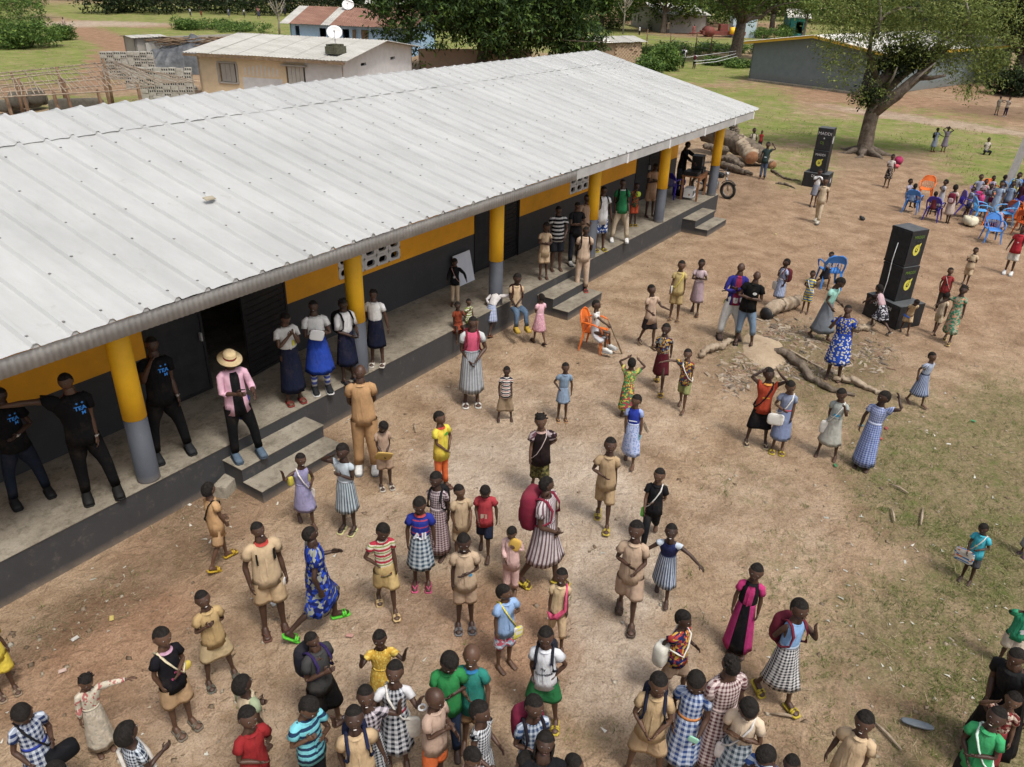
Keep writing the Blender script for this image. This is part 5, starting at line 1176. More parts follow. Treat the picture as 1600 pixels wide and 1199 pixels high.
LEGS = dict(stand=(((.03, 0, -1), (.03, -.03, -1)),) * 2, wide=(((.20, .02, -1), (.10, -.05, -1)),) * 2, stance=(((.22, .12, -1), (.10, -.06, -1)), ((.05, -.04, -1), (.03, -.08, -1))), walk=(((.03, .34, -1), (.02, .04, -1)), ((.03, -.20, -1), (.02, -.52, -1))), walk2=(((.03, -.18, -1), (.02, -.50, -1)), ((.03, .32, -1), (.02, .02, -1))),
            run=(((.03, .60, -.9), (.02, -.05, -1)), ((.03, -.30, -1), (.02, -.95, -.75))), run2=(((.03, -.30, -1), (.02, -.95, -.7)), ((.03, .55, -.9), (.02, -.1, -1))), contra=(((.04, .12, -1), (.03, -.10, -1)), ((.05, -.02, -1), (.03, -.03, -1))), cross=(((-.10, .12, -1), (-.10, 0, -1)), ((.02, 0, -1), (.02, -.02, -1))),
            sit=(((.12, 1, -.06), (.04, .12, -1)), ((.12, 1, -.06), (.04, .0, -1))), sit2=(((.22, 1, .05), (-.25, .25, -1)), ((.10, 1, -.1), (.02, -.1, -1))), ground=(((.25, 1, .25), (.0, .75, -.55)), ((.25, 1, .25), (.0, .75, -.55))), squat=(((.28, .92, .10), (.02, -.55, -.85)),) * 2, knee=(((.10, .9, -.2), (.0, .0, -1)), ((.08, -.05, -1), (.02, -.8, -.5))))
def minrot(a, b):
    a = a / np.linalg.norm(a); b = np.asarray(b, float); b = b / np.linalg.norm(b); v = np.cross(a, b); c = a @ b
    if c < -.9999: return -np.eye(3) + 2 * np.outer([0, 1, 0], [0, 1, 0])
    K = np.array([[0, -v[2], v[1]], [v[2], 0, -v[0]], [-v[1], v[0], 0]]); return np.eye(3) + K + K @ K / (1 + c)
def rotx(a): c, s = math.cos(a), math.sin(a); return np.array([[1, 0, 0], [0, c, -s], [0, s, c]])
def roty(a): c, s = math.cos(a), math.sin(a); return np.array([[c, 0, s], [0, 1, 0], [-s, 0, c]])
def rotz(a): c, s = math.cos(a), math.sin(a); return np.array([[c, -s, 0], [s, c, 0], [0, 0, 1]])
def pose(T_, armL='down', armR='down', legs='stand', lean=0, side=0, hyaw=0, hpitch=0, htilt=0, twist=0, jit=None):
    """bone rotations and positions; lean/hpitch in degrees, + forward/down"""
    J = T_.J; R = {}; P = {}; rd = math.radians
    R['pelvis'] = rotx(rd(lean * .45)) @ roty(rd(side * .4)); P['pelvis'] = J['pelvis'][0]
    R['spine'] = rotz(rd(twist)) @ rotx(rd(lean)) @ roty(rd(side)); R['head'] = rotz(rd(twist + hyaw)) @ rotx(rd(lean * .5 + hpitch)) @ roty(rd(side * .3 + htilt))
    for s, sg, a, lg in (('L', 1, armL, LEGS[legs][0]), ('R', -1, armR, LEGS[legs][1])):
        u, f = ARMS[a] if isinstance(a, str) else a
        if jit is not None: u = np.array(u) + jit.randn(3) * .10; f = np.array(f) + jit.randn(3) * .12
        cv = lambda v: np.array([v[0] * sg, -v[1], v[2]]); rest = J['ua' + s][1] - J['ua' + s][0]
        R['ua' + s] = R['spine'] @ minrot(rest, cv(u)); R['fa' + s] = R['spine'] @ minrot(rest, cv(f)); R['ha' + s] = R['fa' + s]
        t, n = lg; R['th' + s] = minrot(J['th' + s][1] - J['th' + s][0], cv(t)); R['sn' + s] = minrot(J['sn' + s][1] - J['sn' + s][0], cv(n))
        fz = np.clip(-n[1] * .9, -.2, .8) if legs not in ('sit', 'sit2', 'stand', 'wide', 'contra', 'ground', 'squat') else 0; R['fo' + s] = rotx(fz * .9)
    for n in T_.names:
        if n == 'pelvis': continue
        h, _, par, _ = J[n]; P[n] = P[par] + R[par] @ (h - J[par][0])
    return R, P
def deform(T_, g, R, P):
    V = np.zeros_like(g.V)
    for i, n in enumerate(T_.names):
        w = g.W[:, i]; k = w > 0
        if k.any(): V[k] += w[k, None] * ((g.V[k] - T_.J[n][0]) @ R[n].T + P[n])
    return V
def body_var(T_, sl, top, legz):
    key = ('body', sl, top, legz)
    if key in T_.gar: return T_.gar[key]
    b = T_.body; V = b.V; p = T_.p; J = T_.J; hide = np.zeros(len(V), bool)
    if top: hide |= (V[:, 2] > p['hip'] + .03) & (V[:, 2] < p['sh'] + .012) & (np.abs(V[:, 0]) < p['shx'] - .004)
    if top: hide |= (np.abs(V[:, 0]) > .042) & (V[:, 2] > p['sh'] - .05) & (V[:, 2] < p['sh'] + .07) & (np.abs(V[:, 0]) < p['shx'] + p['arm'] * (1.4 if sl > 0 else -1.2))
    for s, sg in (('L', 1), ('R', -1)):
        S, E = J['ua' + s][0], J['ua' + s][1]; Wr = J['fa' + s][1]; u = (E - S) / p['ua']; t = (V - S) @ u; d = np.linalg.norm(V - S - t[:, None] * u, axis=1)
        if top and sl > 0: hide |= (t > -.03) & (t < (min(sl, 1) * p['ua'] if sl <= 1 else p['ua'] + (sl - 1) * p['fa']) - .03) & (d < .05) & (V[:, 0] * sg > 0)
    if legz is not None: hide |= (V[:, 2] < p['hip'] - .02) & (V[:, 2] > legz + .03) & (np.abs(V[:, 0]) < p['hx'] + p['leg'] * 1.1)
    g = Tpl(); g.__dict__.update(b.__dict__); g.V = V.copy(); D = []; Q = []
    for nm in T_.names:   # draw the covered skin in towards the bones
        a_, b_ = J[nm][0], J[nm][1]; ab = b_ - a_; t = np.clip(((V - a_) @ ab) / (ab @ ab), 0, 1); q = a_ + t[:, None] * ab; D.append(np.linalg.norm(V - q, axis=1)); Q.append(q)
    D = np.array(D); Q = np.array(Q); I = D.argmin(0); q = Q[I, np.arange(len(V))]; g.V[hide] = (q + (V - q) * .62)[hide]; T_.gar[key] = g; return g
def gobj(name, g, V, mats, parent, flags=None):
    me = bpy.data.meshes.new(name); me.vertices.add(len(V)); me.vertices.foreach_set('co', V.astype(np.float32).ravel()); me.loops.add(len(g.loopv)); me.loops.foreach_set('vertex_index', g.loopv.astype(np.int32))
    me.polygons.add(len(g.F)); me.polygons.foreach_set('loop_start', g.ls.astype(np.int32)); me.polygons.foreach_set('loop_total', g.lt.astype(np.int32))
    for q in mats: me.materials.append(q)
    mi = np.minimum(np.array(g.m), len(mats) - 1); me.polygons.foreach_set('material_index', mi.astype(np.int32)); me.polygons.foreach_set('use_smooth', np.ones(len(g.F), bool))
    uv = me.uv_layers.new(name='UVMap'); uv.data.foreach_set('uv', g.luv.ravel()); me.update(calc_edges=True)
    o = bpy.data.objects.new(name, me); COL.objects.link(o); o.parent = parent; return o
TP = {}
def person(label, pos, H, face=0, z=0.0, kind='child', skin=0, hair_='crop', top=None, bottom=None, shoe=None, armL='down', armR='down', legs='stand', lean=0, side=0, hyaw=0, hpitch=-8, htilt=0, twist=0, smile=False, seat=None, seed=0, text=None, group=None, extra=None):
    """top = (kind, mats..., options); bottom likewise. Returns (empty, helper) where helper(bone, offset) gives a world point."""
    if kind not in TP: TP[kind] = make_tpl(kind)
    T_ = TP[kind]; jit = np.random.RandomState(seed * 7 + 1); hyaw += jit.uniform(-14, 14); htilt += jit.uniform(-7, 7); hpitch += jit.uniform(-5, 5); side += jit.uniform(-2.5, 2.5); twist += jit.uniform(-7, 7); R, P = pose(T_, armL, armR, legs, lean, side, hyaw, hpitch, htilt, twist, jit)
    to = CAM[:2] - np.array(pos[:2]); fa_ = math.atan2(to[1], to[0]) + math.radians(face); rz = fa_ + math.pi / 2
    body = T_.body; Vb = deform(T_, body, R, P); bv = None
    if seat is not None: dz = (seat / H) - (P['pelvis'][2] - T_.p['pe'][1] * 1.0)
    else: dz = -Vb[:, 2].min() + (.013 if shoe else 0)
    off = np.array([-P['pelvis'][0] * 0, 0, dz])
    if seat is None: fm = (Vb[Vb[:, 2] < Vb[:, 2].min() + .05]).mean(0); off[:2] = -fm[:2] * .8
    root = empty('person', (pos[0], pos[1], z), label, 'person', group, rz); root.scale = (H, H, H)
    fin = lambda V: V + off
    mats = [skinm(skin), M_EYE, M_PUP, M_LIP, M_TEETH, skinm(skin)]
    sl_ = (top[2].get('sleeve') if top[2].get('sleeve') is not None else .55) if top else 0
    lz = None
    if bottom and bottom[0] == 'trousers': lz = bottom[2].get('hem') or T_.p['ank'] + .015
    elif bottom and bottom[0] == 'shorts': lz = bottom[2].get('hem') or T_.p['knee'] + .02
    bv = body_var(T_, sl_, bool(top), lz); Vb = deform(T_, bv, R, P); ob = gobj('body', bv, fin(Vb), mats, root)
    if not smile:
        me = ob.data; V = fin(Vb).copy(); i0, i1 = T_.smile0, T_.smile1; V[i0:i1] = V[i0:i1].mean(0) + (R['head'] @ np.array([0, .05, .0])); me.vertices.foreach_set('co', V.astype(np.float32).ravel()); me.update()
    if hair_ != 'bald': g = hair(T_, hair_); gobj('hair', g, fin(deform(T_, g, R, P)), [M_HAIR], root)
    def wear(spec, nm):
        kd, ms, op = spec; g = garment(T_, kd, **op); ms = [cloth(x) if isinstance(x, tuple) else x for x in ms]; return gobj(nm, g, fin(deform(T_, g, R, P)), ms, root)
    if bottom: wear(bottom, {'shorts': 'shorts', 'trousers': 'trousers', 'skirt': 'skirt'}[bottom[0]])
    if top: wear(top, {'shirt': 'shirt', 'dress': 'dress'}[top[0]])
    if shoe:
        sm_, c1, c2 = (*shoe, shoe[-1])[:3]; ms = [mat('rubber_' + c1, hexc(c1), tuple(x * .75 for x in hexc(c1)), .7, 30), mat('rubber_' + c2, hexc(c2), tuple(x * .75 for x in hexc(c2)), .7, 30)]
        for g in shoes(T_, sm_): gobj({'sandal': 'sandal', 'flip': 'flip_flop', 'shoe': 'shoe'}[sm_], g, fin(deform(T_, g, R, P)), ms, root)
    # lettering and emblems printed on the chest
    for t in (text or ()):
        s, tx, tz, size, colh = t[:5]; mt = emissless(colh); g = print_geo(T_, s, tx, tz, size, t[5] if len(t) > 5 else 0.0); gobj('chest_print', g, fin(deform(T_, g, R, P)), [mt], root)
    cz_, sz_ = math.cos(rz), math.sin(rz)
    def pt(bone, o3=(0, 0, 0)):
        v = P[bone] + R[bone] @ np.array(o3, float) + off; v = v * H; return np.array([pos[0] + v[0] * cz_ - v[1] * sz_, pos[1] + v[0] * sz_ + v[1] * cz_, z + v[2]])
    pt.T, pt.R, pt.P, pt.off, pt.H, pt.rz, pt.pos, pt.z, pt.fin = T_, R, P, off, H, rz, pos, z, fin
    return root, pt
def emissless(h): return mat('print_' + h, hexc(h), tuple(x * .9 for x in hexc(h)), .7, 20, 0, 0)
PG = {}
def print_geo(T_, s, tx, tz, size, rot=0.0):
    key = (T_.kind, s, tx, tz, size, rot)
    if key in PG: return PG[key]
    if isinstance(s, tuple):    # ('oval', rx, rz) or ('star',)
        n = 20 if s[0] == 'oval' else 10; V = [(0, 0, 0)] + [((s[1] * math.cos(6.2832 * i / n)) * (1 if s[0] == 'oval' or i % 2 else .45), 0, (s[2] * math.sin(6.2832 * i / n)) * (1 if s[0] == 'oval' or i % 2 else .45)) for i in range(n)]
        V = np.array(V, float); F = [(0, 1 + i, 1 + (i + 1) % n) for i in range(n)]
        if s[0] == 'bar': V = np.array([(-s[1], 0, -s[2]), (s[1], 0, -s[2]), (s[1], 0, s[2]), (-s[1], 0, s[2])], float); F = [(0, 1, 2, 3)]
    else:
        cu = bpy.data.curves.new('t', 'FONT'); cu.body = s; cu.size = size; cu.align_x = 'CENTER'; cu.align_y = 'CENTER'; cu.resolution_u = 2; cu.offset = size * .03
        o = bpy.data.objects.new('t', cu); COL.objects.link(o); bpy.context.view_layer.update(); m = bpy.data.meshes.new_from_object(o.evaluated_get(bpy.context.evaluated_depsgraph_get())); bpy.data.objects.remove(o)
        V = np.array([(v.co.x, 0, v.co.y) for v in m.vertices], float).reshape(-1, 3); F = [tuple(f.vertices) for f in m.polygons]
    if rot: V = V @ roty(rot).T
    p = T_.p; zc = p['hip'] + (p['sh'] - p['hip']) * tz; X = V[:, 0] + tx; Z = V[:, 2] + zc
    rx = p['ch'][0] + .012; ry = p['ch'][1] + .012; Y = -ry * np.sqrt(np.clip(1 - (X / rx) ** 2, .02, 1)) - .014
    mb = MB(); mb.add(np.stack([X, Y, Z], 1), F); g = pack(mb, T_.weights, T_, 'spine'); PG[key] = g; return g
# ------------------------------------------------------------ the cast
def c_(x): return x if isinstance(x, tuple) else ('plain', x)
def SH(main, sl=None, col=None, **op): return ('shirt', [c_(main), c_(sl or main), c_(main), c_(col or main)], op)
def DR(bod, sk=None, band=None, sl=None, **op): return ('dress', [c_(bod), c_(sk or bod), c_(band or bod), c_(bod), c_(sl or bod)], op)
def SO(c, **op): return ('shorts', [c_(c)], op)
def TR(c, **op): return ('trousers', [c_(c)], op)
def SK(c, hem=.24, **op): return ('skirt', [c_(c)], dict(hem=hem, **op))
KH, KH2, KH3 = 'B49A74', 'C0A684', 'AD8E74'
GB = ('gingham', '26304F', 'C6CBD4'); GN = ('gingham', '20242F', 'C9C9C9'); GL = ('gingham', '5C6E9C', 'B9C2D6'); GM = ('gingham', '5A3238', 'C9B8B4'); GP = ('pin', '3C4660', 'AEB6C0'); BLK = '141416'
def find_h(px, py, hy, z):
    g = at(px, py, z); lo, hi = .2, 3.0
    for _ in range(30):
        m = (lo + hi) / 2
        if proj(g + [0, 0, m])[1] > hy: lo = m
        else: hi = m
    return g, m
PEOPLE = {}; cnt = [0]
def K(key, label, where, **kw):
    z = kw.get('z', 0.0); cnt[0] += 1
    if where[0] == 'h': _, hx, hy, H = where; H *= 1.07; g = at(hx, hy, z + H)
    elif kw.get('seat') is not None: g = at(where[0], where[1], z + kw['seat']); H = where[2]
    else: g, H = find_h(where[0], where[1], where[2], z)
    lg = kw.get('legs', 'stand'); 
    if where[0] != 'h' and kw.get('seat') is None: H = H / (1 - {'walk': .03, 'walk2': .03, 'run': .10, 'run2': .10, 'wide': .01}.get(lg, 0)) / max(.7, math.cos(math.radians(kw.get('lean', 0) * .8)))
    H *= kw.pop('hs', 1.0)
    gz = float(ground_z(g[0], g[1])) if z == 0 else 0.0
    kw['z'] = z + gz; kw.setdefault('seed', cnt[0]); kw.setdefault('skin', cnt[0] % 3 if cnt[0] % 4 else 0)
    if H > 1.5 and 'kind' not in kw: kw['kind'] = 'adult'
    r, pt = person(label, (g[0], g[1]), H, **kw); PEOPLE[key] = pt; return pt
TEAM = [('TEA', .035, .80, .040, '3C8BE0'), ('M', .045, .66, .036, '3C8BE0'), (('star',), .0, 0, 0, '3C8BE0')]
TEAM = [('TEA', .035, .80, .042, '3C8BE0'), ('M', .050, .68, .034, '3C8BE0'), (('star', .010, .010), .02, .93, 0, '3C8BE0'), (('star', .010, .010), .055, .93, 0, '3C8BE0')]
ADS = dict(kind='adult')
# --- on the porch
K('teamA', 'man in black shirt and dark jeans cut off by the left edge of the porch', (52, 781, 612), z=G, kind='adult', top=SH(BLK, loose=.006), bottom=TR('1B2230'), shoe=('shoe', '17181A', '101010'), armL='belly', armR='down', legs='wide', face=8, text=TEAM, hair_='crop')
K('teamB', 'man in black shirt stretching one arm out, left of the nearest yellow column', (160, 779, 588), z=G, kind='adult', top=SH(BLK, loose=.006), bottom=TR('0F0F11'), shoe=('shoe', '131313', '0C0C0C'), armR=((.95, .10, .12), (.95, .2, .20)), armL='down', legs='stance', face=2, hyaw=-35, hpitch=5, text=TEAM)
K('teamC', 'man in black shirt with a hand at his mouth, right of the nearest yellow column', (273, 712, 533), z=G, kind='adult', top=SH(BLK, loose=.004), bottom=TR('121214'), shoe=('shoe', '1F2024', '101010'), armR='mouth', armL='down', legs='wide', face=12, text=TEAM)
K('hat', 'man in straw hat and open pink shirt standing on the nearest steps with a phone', (388, 716, 553), z=.435, kind='adult', top=SH(('sides', '17181C', 'D8A9BD'), 'D8A9BD', 'D8A9BD', sleeve=1.3, hem=.07), bottom=TR('101114'), shoe=('shoe', '4E5F70', '39444F'), armR='phone', armL='hold', legs='stance', face=16, hpitch=22, side=-2)
K('girlA', 'schoolgirl in white blouse and long navy skirt covering her mouth', (462, 629, 490), z=G, kind='adult', top=SH('CFCDC8', hem=-.095, loose=.008), bottom=SK('141A30', .13), shoe=('sandal', '7A2E2A', '7A2E2A'), armR='mouth', armL='chin', face=18, hpitch=12, hair_='short', text=[(('bar', .012, .03), .03, .55, 0, 'C9C330')])
K('girlB', 'schoolgirl in royal blue skirt holding a pink exercise book to her chest', (504, 613, 474), z=G, kind='adult', top=SH('D2D2CF', hem=-.095, loose=.006), bottom=SK('1C3F9E', .24, loose=.02), shoe=('shoe', '1B1C20', 'D8D8D8'), armR='fold', armL='fold', face=10, smile=True, hair_='short', legs='contra')
K('girlC', 'schoolgirl with black backpack leaning on the grey foot of the second column', (548, 597, 469), z=G, kind='adult', top=SH('D4D4D4', hem=-.095, sleeve=.9), bottom=SK('151B33', .22), shoe=('sandal', '2A2A30', '2A2A30'), armL='hold', armR='belly', face=35, hpitch=6, hair_='braid')
K('girlD', 'schoolgirl in white blouse right of the second yellow column with white sandals', (590, 571, 456), z=G, kind='adult', top=SH('D8D8D6', hem=-.095), bottom=SK('13182C', .26), shoe=('sandal', 'C9C3B8', 'C9C3B8'), armL='down', armR='back', face=-12, hair_='braid')
K('sweater', 'boy in black sweater with a white print standing on the porch by the white board', (711, 478, 403), z=G, top=SH('15151A', sleeve=1.95), bottom=TR('B8A184'), armL='out', armR='relaxed', face=-8, hpitch=15, text=[(('star', .035, .035), 0, .45, 0, 'B9B9BC')])
K('orangekid', 'small child in rust-orange dress sitting on the porch edge', (716, 512, 1.02), z=0, seat=G, top=DR('8A3A1E', '8A3A1E', sleeve=.7, hem=.28), armR='relaxed', armL='mouth', legs='sit2', face=10, hs=1)
K('whitekid', 'smallest child in white and green top sitting behind the rust-orange child', (732, 503, .92), z=0, seat=G, top=SH(('stripe', 'D8D2C4', '7D8A3A')), bottom=SO('5E6B2C'), armR='chest', armL='relaxed', legs='sit2', face=40)
K('bending', 'girl in white top and blue-grey skirt bending over the porch edge by the column', (768, 523, 458), z=0, top=SH('CFCBCB', sleeve=1.9, hem=-.095), bottom=SK(GL, .28, loose=.03), armL='hip', armR=((.85, .6, .35), (.85, .6, .35)), legs='walk', face=150, lean=38, hpitch=25, hair_='short', shoe=('flip', '8A5A44', '8A5A44'))
K('jeansboy', 'boy in torn blue jeans sitting on the porch edge right of the third column', (806, 483, 1.48), z=0, seat=G, kind='child', top=SH(KH2), bottom=TR('51677F'), shoe=('shoe', 'B5963E', '8C7430'), armR='clasp', armL='clasp', legs='sit', face=22, hpitch=5)
K('pinkgirl', 'small girl in pale pink dress with her back turned near the middle steps', (840, 537, 462), top=DR('D7A9B4', ('dots', 'D7A9B4', 'C58E9E'), hem=.26), armL='belly', armR='belly', legs='walk', face=-150, hair_='crop', shoe=('flip', '3A2A26', '3A2A26'))
K('pk1', 'boy in khaki with folded arms, left of the striped shirt on the porch', (849, 436, 347), z=G, kind='child', top=SH(KH2, hem=.08), bottom=SO(KH2), armR='fold', armL='fold', face=12, hpitch=8)
K('striped', 'youth in black shirt with white stripes standing on the porch', (869, 423, 322), z=G, kind='adult', top=SH(('stripe', 'B9B9B9', '17181C'), loose=.01), bottom=SO('22262E'), armR='relaxed', armL='low', face=18, hpitch=4)
K('darkshirt', 'youth in charcoal shirt with folded arms between the striped shirt and the fourth column', (897, 414, 317), z=G, kind='adult', top=SH('1D1D20'), bottom=TR('20242E'), shoe=('shoe', 'B9B7B3', '202020'), armR='fold', armL='fold', face=22, hpitch=8)
K('behindcol', 'tall boy in pinkish khaki shirt half hidden by the fourth column', (912, 402, 305), z=G, kind='adult', top=SH(KH3, hem=.08), bottom=TR(KH3), armR='clasp', armL='clasp', face=18)
K('stepboy', 'boy in khaki shirt and long trousers with a backpack standing on the middle steps', (908, 455, 356), z=.215, kind='adult', top=SH('BDA48C'), bottom=TR('BBA28A'), shoe=('sandal', 'A5514A', 'A5514A'), armR='back', armL='back', face=8, hpitch=0, legs='contra')
K('whitetee', 'youth in white shirt and patterned blue shorts right of the fourth column', (937, 392, 293), z=G, kind='adult', top=SH('D9DBDD', sleeve=.5, hem=.09), bottom=SO(('print', '2A4A8C', 'C9CFDA', '27407A'), hem=.27), shoe=('sandal', 'A89A3A', 'A89A3A'), armR='back', armL='relaxed', face=25, hpitch=5)
K('greenjersey', 'youth in bright green shirt and beige trousers with white shoes on the porch', (967, 378, 283), z=G, kind='adult', top=SH('1D7A4A', '1D7A4A', 'C9D3CC'), bottom=TR('B8A88F'), shoe=('shoe', 'D5D5D3', '8A8A8A'), armR='relaxed', armL='down', legs='wide', face=5)
K('orangeshorts', 'child in orange and patterned clothes behind the youth in green', (989, 353, 287), z=G, top=SH(('print', '2F5A3C', 'B24A22', '233'+'A2C')), bottom=SO('C4502A'), shoe=('sandal', 'B39A30', 'B39A30'), armL='chest', armR='relaxed', face=20)
K('khakicol5', 'pupil in khaki tunic with folded arms left of the fifth column', (1015, 339, 255), z=G, kind='adult', top=SH(KH3, hem=.16), bottom=SO(KH3), armR='fold', armL='fold', face=25, hpitch=15, skin=1)
K('dj', 'man in black shirt working at the sound table on the porch', (1062, 304, 222), z=G, kind='adult', top=SH('101013', sleeve=1.6), bottom=TR('343A46'), shoe=('shoe', '15151A', '101010'), armR='reach', armL='reach', legs='contra', face=62, lean=8, hpitch=12, skin=1)
# --- far side of the yard
K('logA', 'boy in khaki shirt with a backpack sitting on the fallen trunk', (1175, 228, 1.40), z=0, seat=.62, top=SH('B9AE98'), bottom=SO('C4BBA5'), armR='relaxed', armL='belly', legs='sit', face=15)
K('logB', 'child in red shirt standing among the fallen logs', (1186, 236, 204), top=SH('8C1F26'), bottom=SO('2A2A30'), armR='relaxed', armL='down', face=20)
K('logC', 'boy in dark teal printed shirt and jeans standing right of the cut log', (1190, 281, 223), top=SH('2E4040'), bottom=TR('4A5870'), armR='relaxed', armL='neck', face=-10, text=[(('oval', .035, .014), 0, .4, 0, 'B9C6CC')])
K('tw1a', 'child in white shirt and grey skirt in front of the far speaker stack', (1269, 324, 266), top=SH('D0D0D0', hem=-.095), bottom=SK('7F8390', .30), armR='chest', armL='chest', face=5, shoe=('flip', '3A3A3A', '3A3A3A'))
K('tw1b', 'boy in khaki shirt and long trousers walking away from the far speaker stack', (1275, 350, 282), top=SH('BCA98C', hem=.07), bottom=TR('BBA98D'), armR='down', armL='swing', legs='walk', face=-15, shoe=('shoe', 'B9B2A4', '777777'))
K('treegirl', 'girl in pale top and black patterned skirt standing below the big tree', (1384, 292, 241), top=SH('BDB3AC', hem=-.095), bottom=SK(('print', '1C1A1C', '8E7E70', '2A2528'), .26), armR='belly', armL='relaxed', face=-5, hair_='short', shoe=('flip', '7A5A48', '7A5A48'))
K('paira', 'girl in blue-grey dress with a dark backpack on the far grass', (1457, 237, 200), top=DR('8C98AE', hem=.2), armR='down', armL='out', face=30, hair_='short', shoe=('flip', 'A5673A', 'A5673A'))
K('pairb', 'girl in lilac dress with hands on her head on the far grass', (1473, 237, 198), top=DR('8E8494', '8E8494', '2F2C38', hem=.2), armR='head', armL='head', face=5, hair_='short', shoe=('flip', 'A5673A', 'A5673A'))
K('sitfar', 'child sitting on the far grass at the right with legs folded', (1540, 237, 1.25), z=0, seat=.10, top=SH('C9BFB2'), bottom=TR('23242A'), armR='belly', armL='clasp', legs='squat', face=25)
K('shadA', 'boy in grey-beige clothes left of two standing by the shaded path', (1556, 180, 150), top=SH('8E8578'), bottom=SO('9A8E74'), armR='relaxed', armL='point', face=10, shoe=('shoe', '17171A', '17171A'))
K('shadB', 'boy in light vest and purple trousers right of two by the shaded path', (1569, 182, 152), top=SH('A99C90'), bottom=TR('241E3E'), armL='fold', armR='wide', face=-20, shoe=('flip', 'B0B0B0', 'B0B0B0'))
K('wallkid', 'child in white dress standing by the dark doorway of the grey classroom block', (1331, 140, 113), top=DR('B9C3DA', 'C9CCD2', '4A6AB0', hem=.28), armR='mouth', armL='fold', face=0)
K('treekid', 'dark clad child half hidden under the low branches of the big tree', (1510, 152, 128), top=SH('2A2420'), bottom=SO('1C1C20'), face=0, armR='relaxed')
FARL = [(298, 27, 13, 'white shirted walker leading the far group at the top left', 'D9DCE4', '3A3F52', 'head', -60), (315, 27, 11, 'walker carrying a white bundle on the head at the top left', '2C3324', '6B3A24', 'head', -40), (358, 28, 13, 'walker in grey-blue dress, third of the far group at the top left', '8A90A8', '4A4E60', 'down', -30), (382, 28, 14, 'walker in white and navy, rightmost of the far group at the top left', 'D2D2D8', '23263A', 'down', -40),
        (405, 30, 11, 'walker with a pink head load left of the blue house', 'A0606A', '3A3A50', 'head', 20), (446, 26, 11, 'dark clothed walker just left of the blue house roof', '33364A', '2A2A34', 'down', 10), (102, 47, 27, 'walker on the dirt track at the top left', 'B09A90', '8A7A70', 'down', 20)]
for x, y, h, lab, c1, c2, ar, f in FARL: K('f%d' % x, lab, (x, y, h), top=DR(c1, c2, hem=.2), armR=ar, armL='down', legs='walk', face=f, kind='child', group='walkers far behind the school')
K('wkA', 'boy with a dark backpack, left of the two walking off by the rope line', (1066, 107, 74), top=SH('D3D5D8'), bottom=TR('17181F'), armR='relaxed', legs='walk', face=165)
K('wkB', 'boy in white shirt with a red-brown backpack, right of the two by the rope line', (1084, 108, 81), top=SH('D3D5D8'), bottom=TR('17181F'), armL='relaxed', legs='stand', face=175)
K('wkC', 'pupil in white shirt partly hidden behind the round bush', (1049, 104, 78), top=SH('D0D2D6'), bottom=TR('1B1C24'), legs='walk', face=120)
K('wkD', 'person in white shirt and black trousers on the far track beside the bare sapling', (999, 55, 40), top=SH('D0D2D6'), bottom=TR('15161A'), face=40)
for i, (x, y, h, c) in enumerate(((1043, 52, 32, 'B7A58C'), (1050, 51, 31, 'A08A70'), (1057, 51, 33, 'C0B4A0'), (1066, 48, 30, 'B09A80'), (1077, 52, 33, 'BBAA94'), (1083, 56, 38, 'A85A52'), (1235, 52, 41, 'C6B6A0'), (1246, 52, 42, 'CFC0AA'))):
    K('g%d' % i, ['pupil in khaki leftmost of the far crowd beyond the fence', 'pupil second from left of the far crowd beyond the fence', 'pupil in pale shirt in the middle of the far crowd', 'pupil behind the middle of the far crowd', 'pupil near the right end of the far crowd', 'pupil in pink at the right end of the far crowd', 'left of two small figures by the turquoise house', 'right of two small figures by the turquoise house'][i], (x, y, h), top=SH(c), bottom=SO(c), face=i * 40, group='far crowd beyond the fence')
# --- chairs and children on the right
K('ch_a', 'child in grey-lilac seen over the leftmost blue chair', (1417, 308, 1.2), z=0, seat=.42, top=SH('A6A0B0'), bottom=SO('5A5A70'), armR='belly', armL='chest', legs='sit', face=60)
K('ch_b', 'child in pale blue sitting in the leftmost blue chair, back turned', (1424, 315, 1.15), z=0, seat=.42, top=SH('8AA6CC'), bottom=SO('3A4468'), armR='relaxed', armL='belly', legs='sit', face=165)
K('ch_c', 'girl in pale grey dress standing behind the purple chair', (1463, 331, 279), top=DR('A8A7AE', hem=.2), armR='chest', armL='chest', face=-70, hair_='short')
K('ch_d', 'child in dark red sitting in the purple chair, back turned', (1457, 327, 1.1), z=0, seat=.42, top=SH('6A2A34'), bottom=SO('2A2A3A'), armR='belly', armL='belly', legs='sit', face=170)
K('ch_e', 'girl in pinkish dress with a maroon backpack standing with her back turned among the chairs', (1480, 348, 287), top=DR('B7A69E', hem=.24), armR='relaxed', armL='belly', legs='cross', face=170, hair_='short')
K('ch_f', 'child in grey with a dark shoulder strap behind the pink bag', (1520, 325, 272), top=DR('9096A8', hem=.22), armR='hip', armL='belly', face=20, hair_='crop')
K('ch_g', 'small child in pale clothes holding the bright pink bag', (1527, 330, 279), top=SH('B5A8A4'), bottom=SO('6A6A80'), armR='fold', armL='fold', face=0)
K('ch_h', 'child in blue-grey holding a maroon bag among the chairs', (1535, 337, 286), top=DR('76808E', hem=.25), armR='fold', armL='fold', face=-10)
K('ch_i', 'girl in pale blue dress standing left of the upturned orange chairs', (1548, 342, 282), top=DR('8FA3B8', hem=.2), armR='hip', armL='relaxed', face=-15, hair_='short')
K('ch_j', 'pupil with a yellow strap standing behind the upturned orange chairs', (1573, 328, 269), top=SH('7E8894', hem=-.095), bottom=SK('6A7484', .25), armR='relaxed', armL='relaxed', face=-25, hair_='short')
K('ch_k', 'child in blue-grey just behind the upturned orange chairs', (1566, 340, 283), top=SH('7488A2'), bottom=SO('4A5670'), face=0)
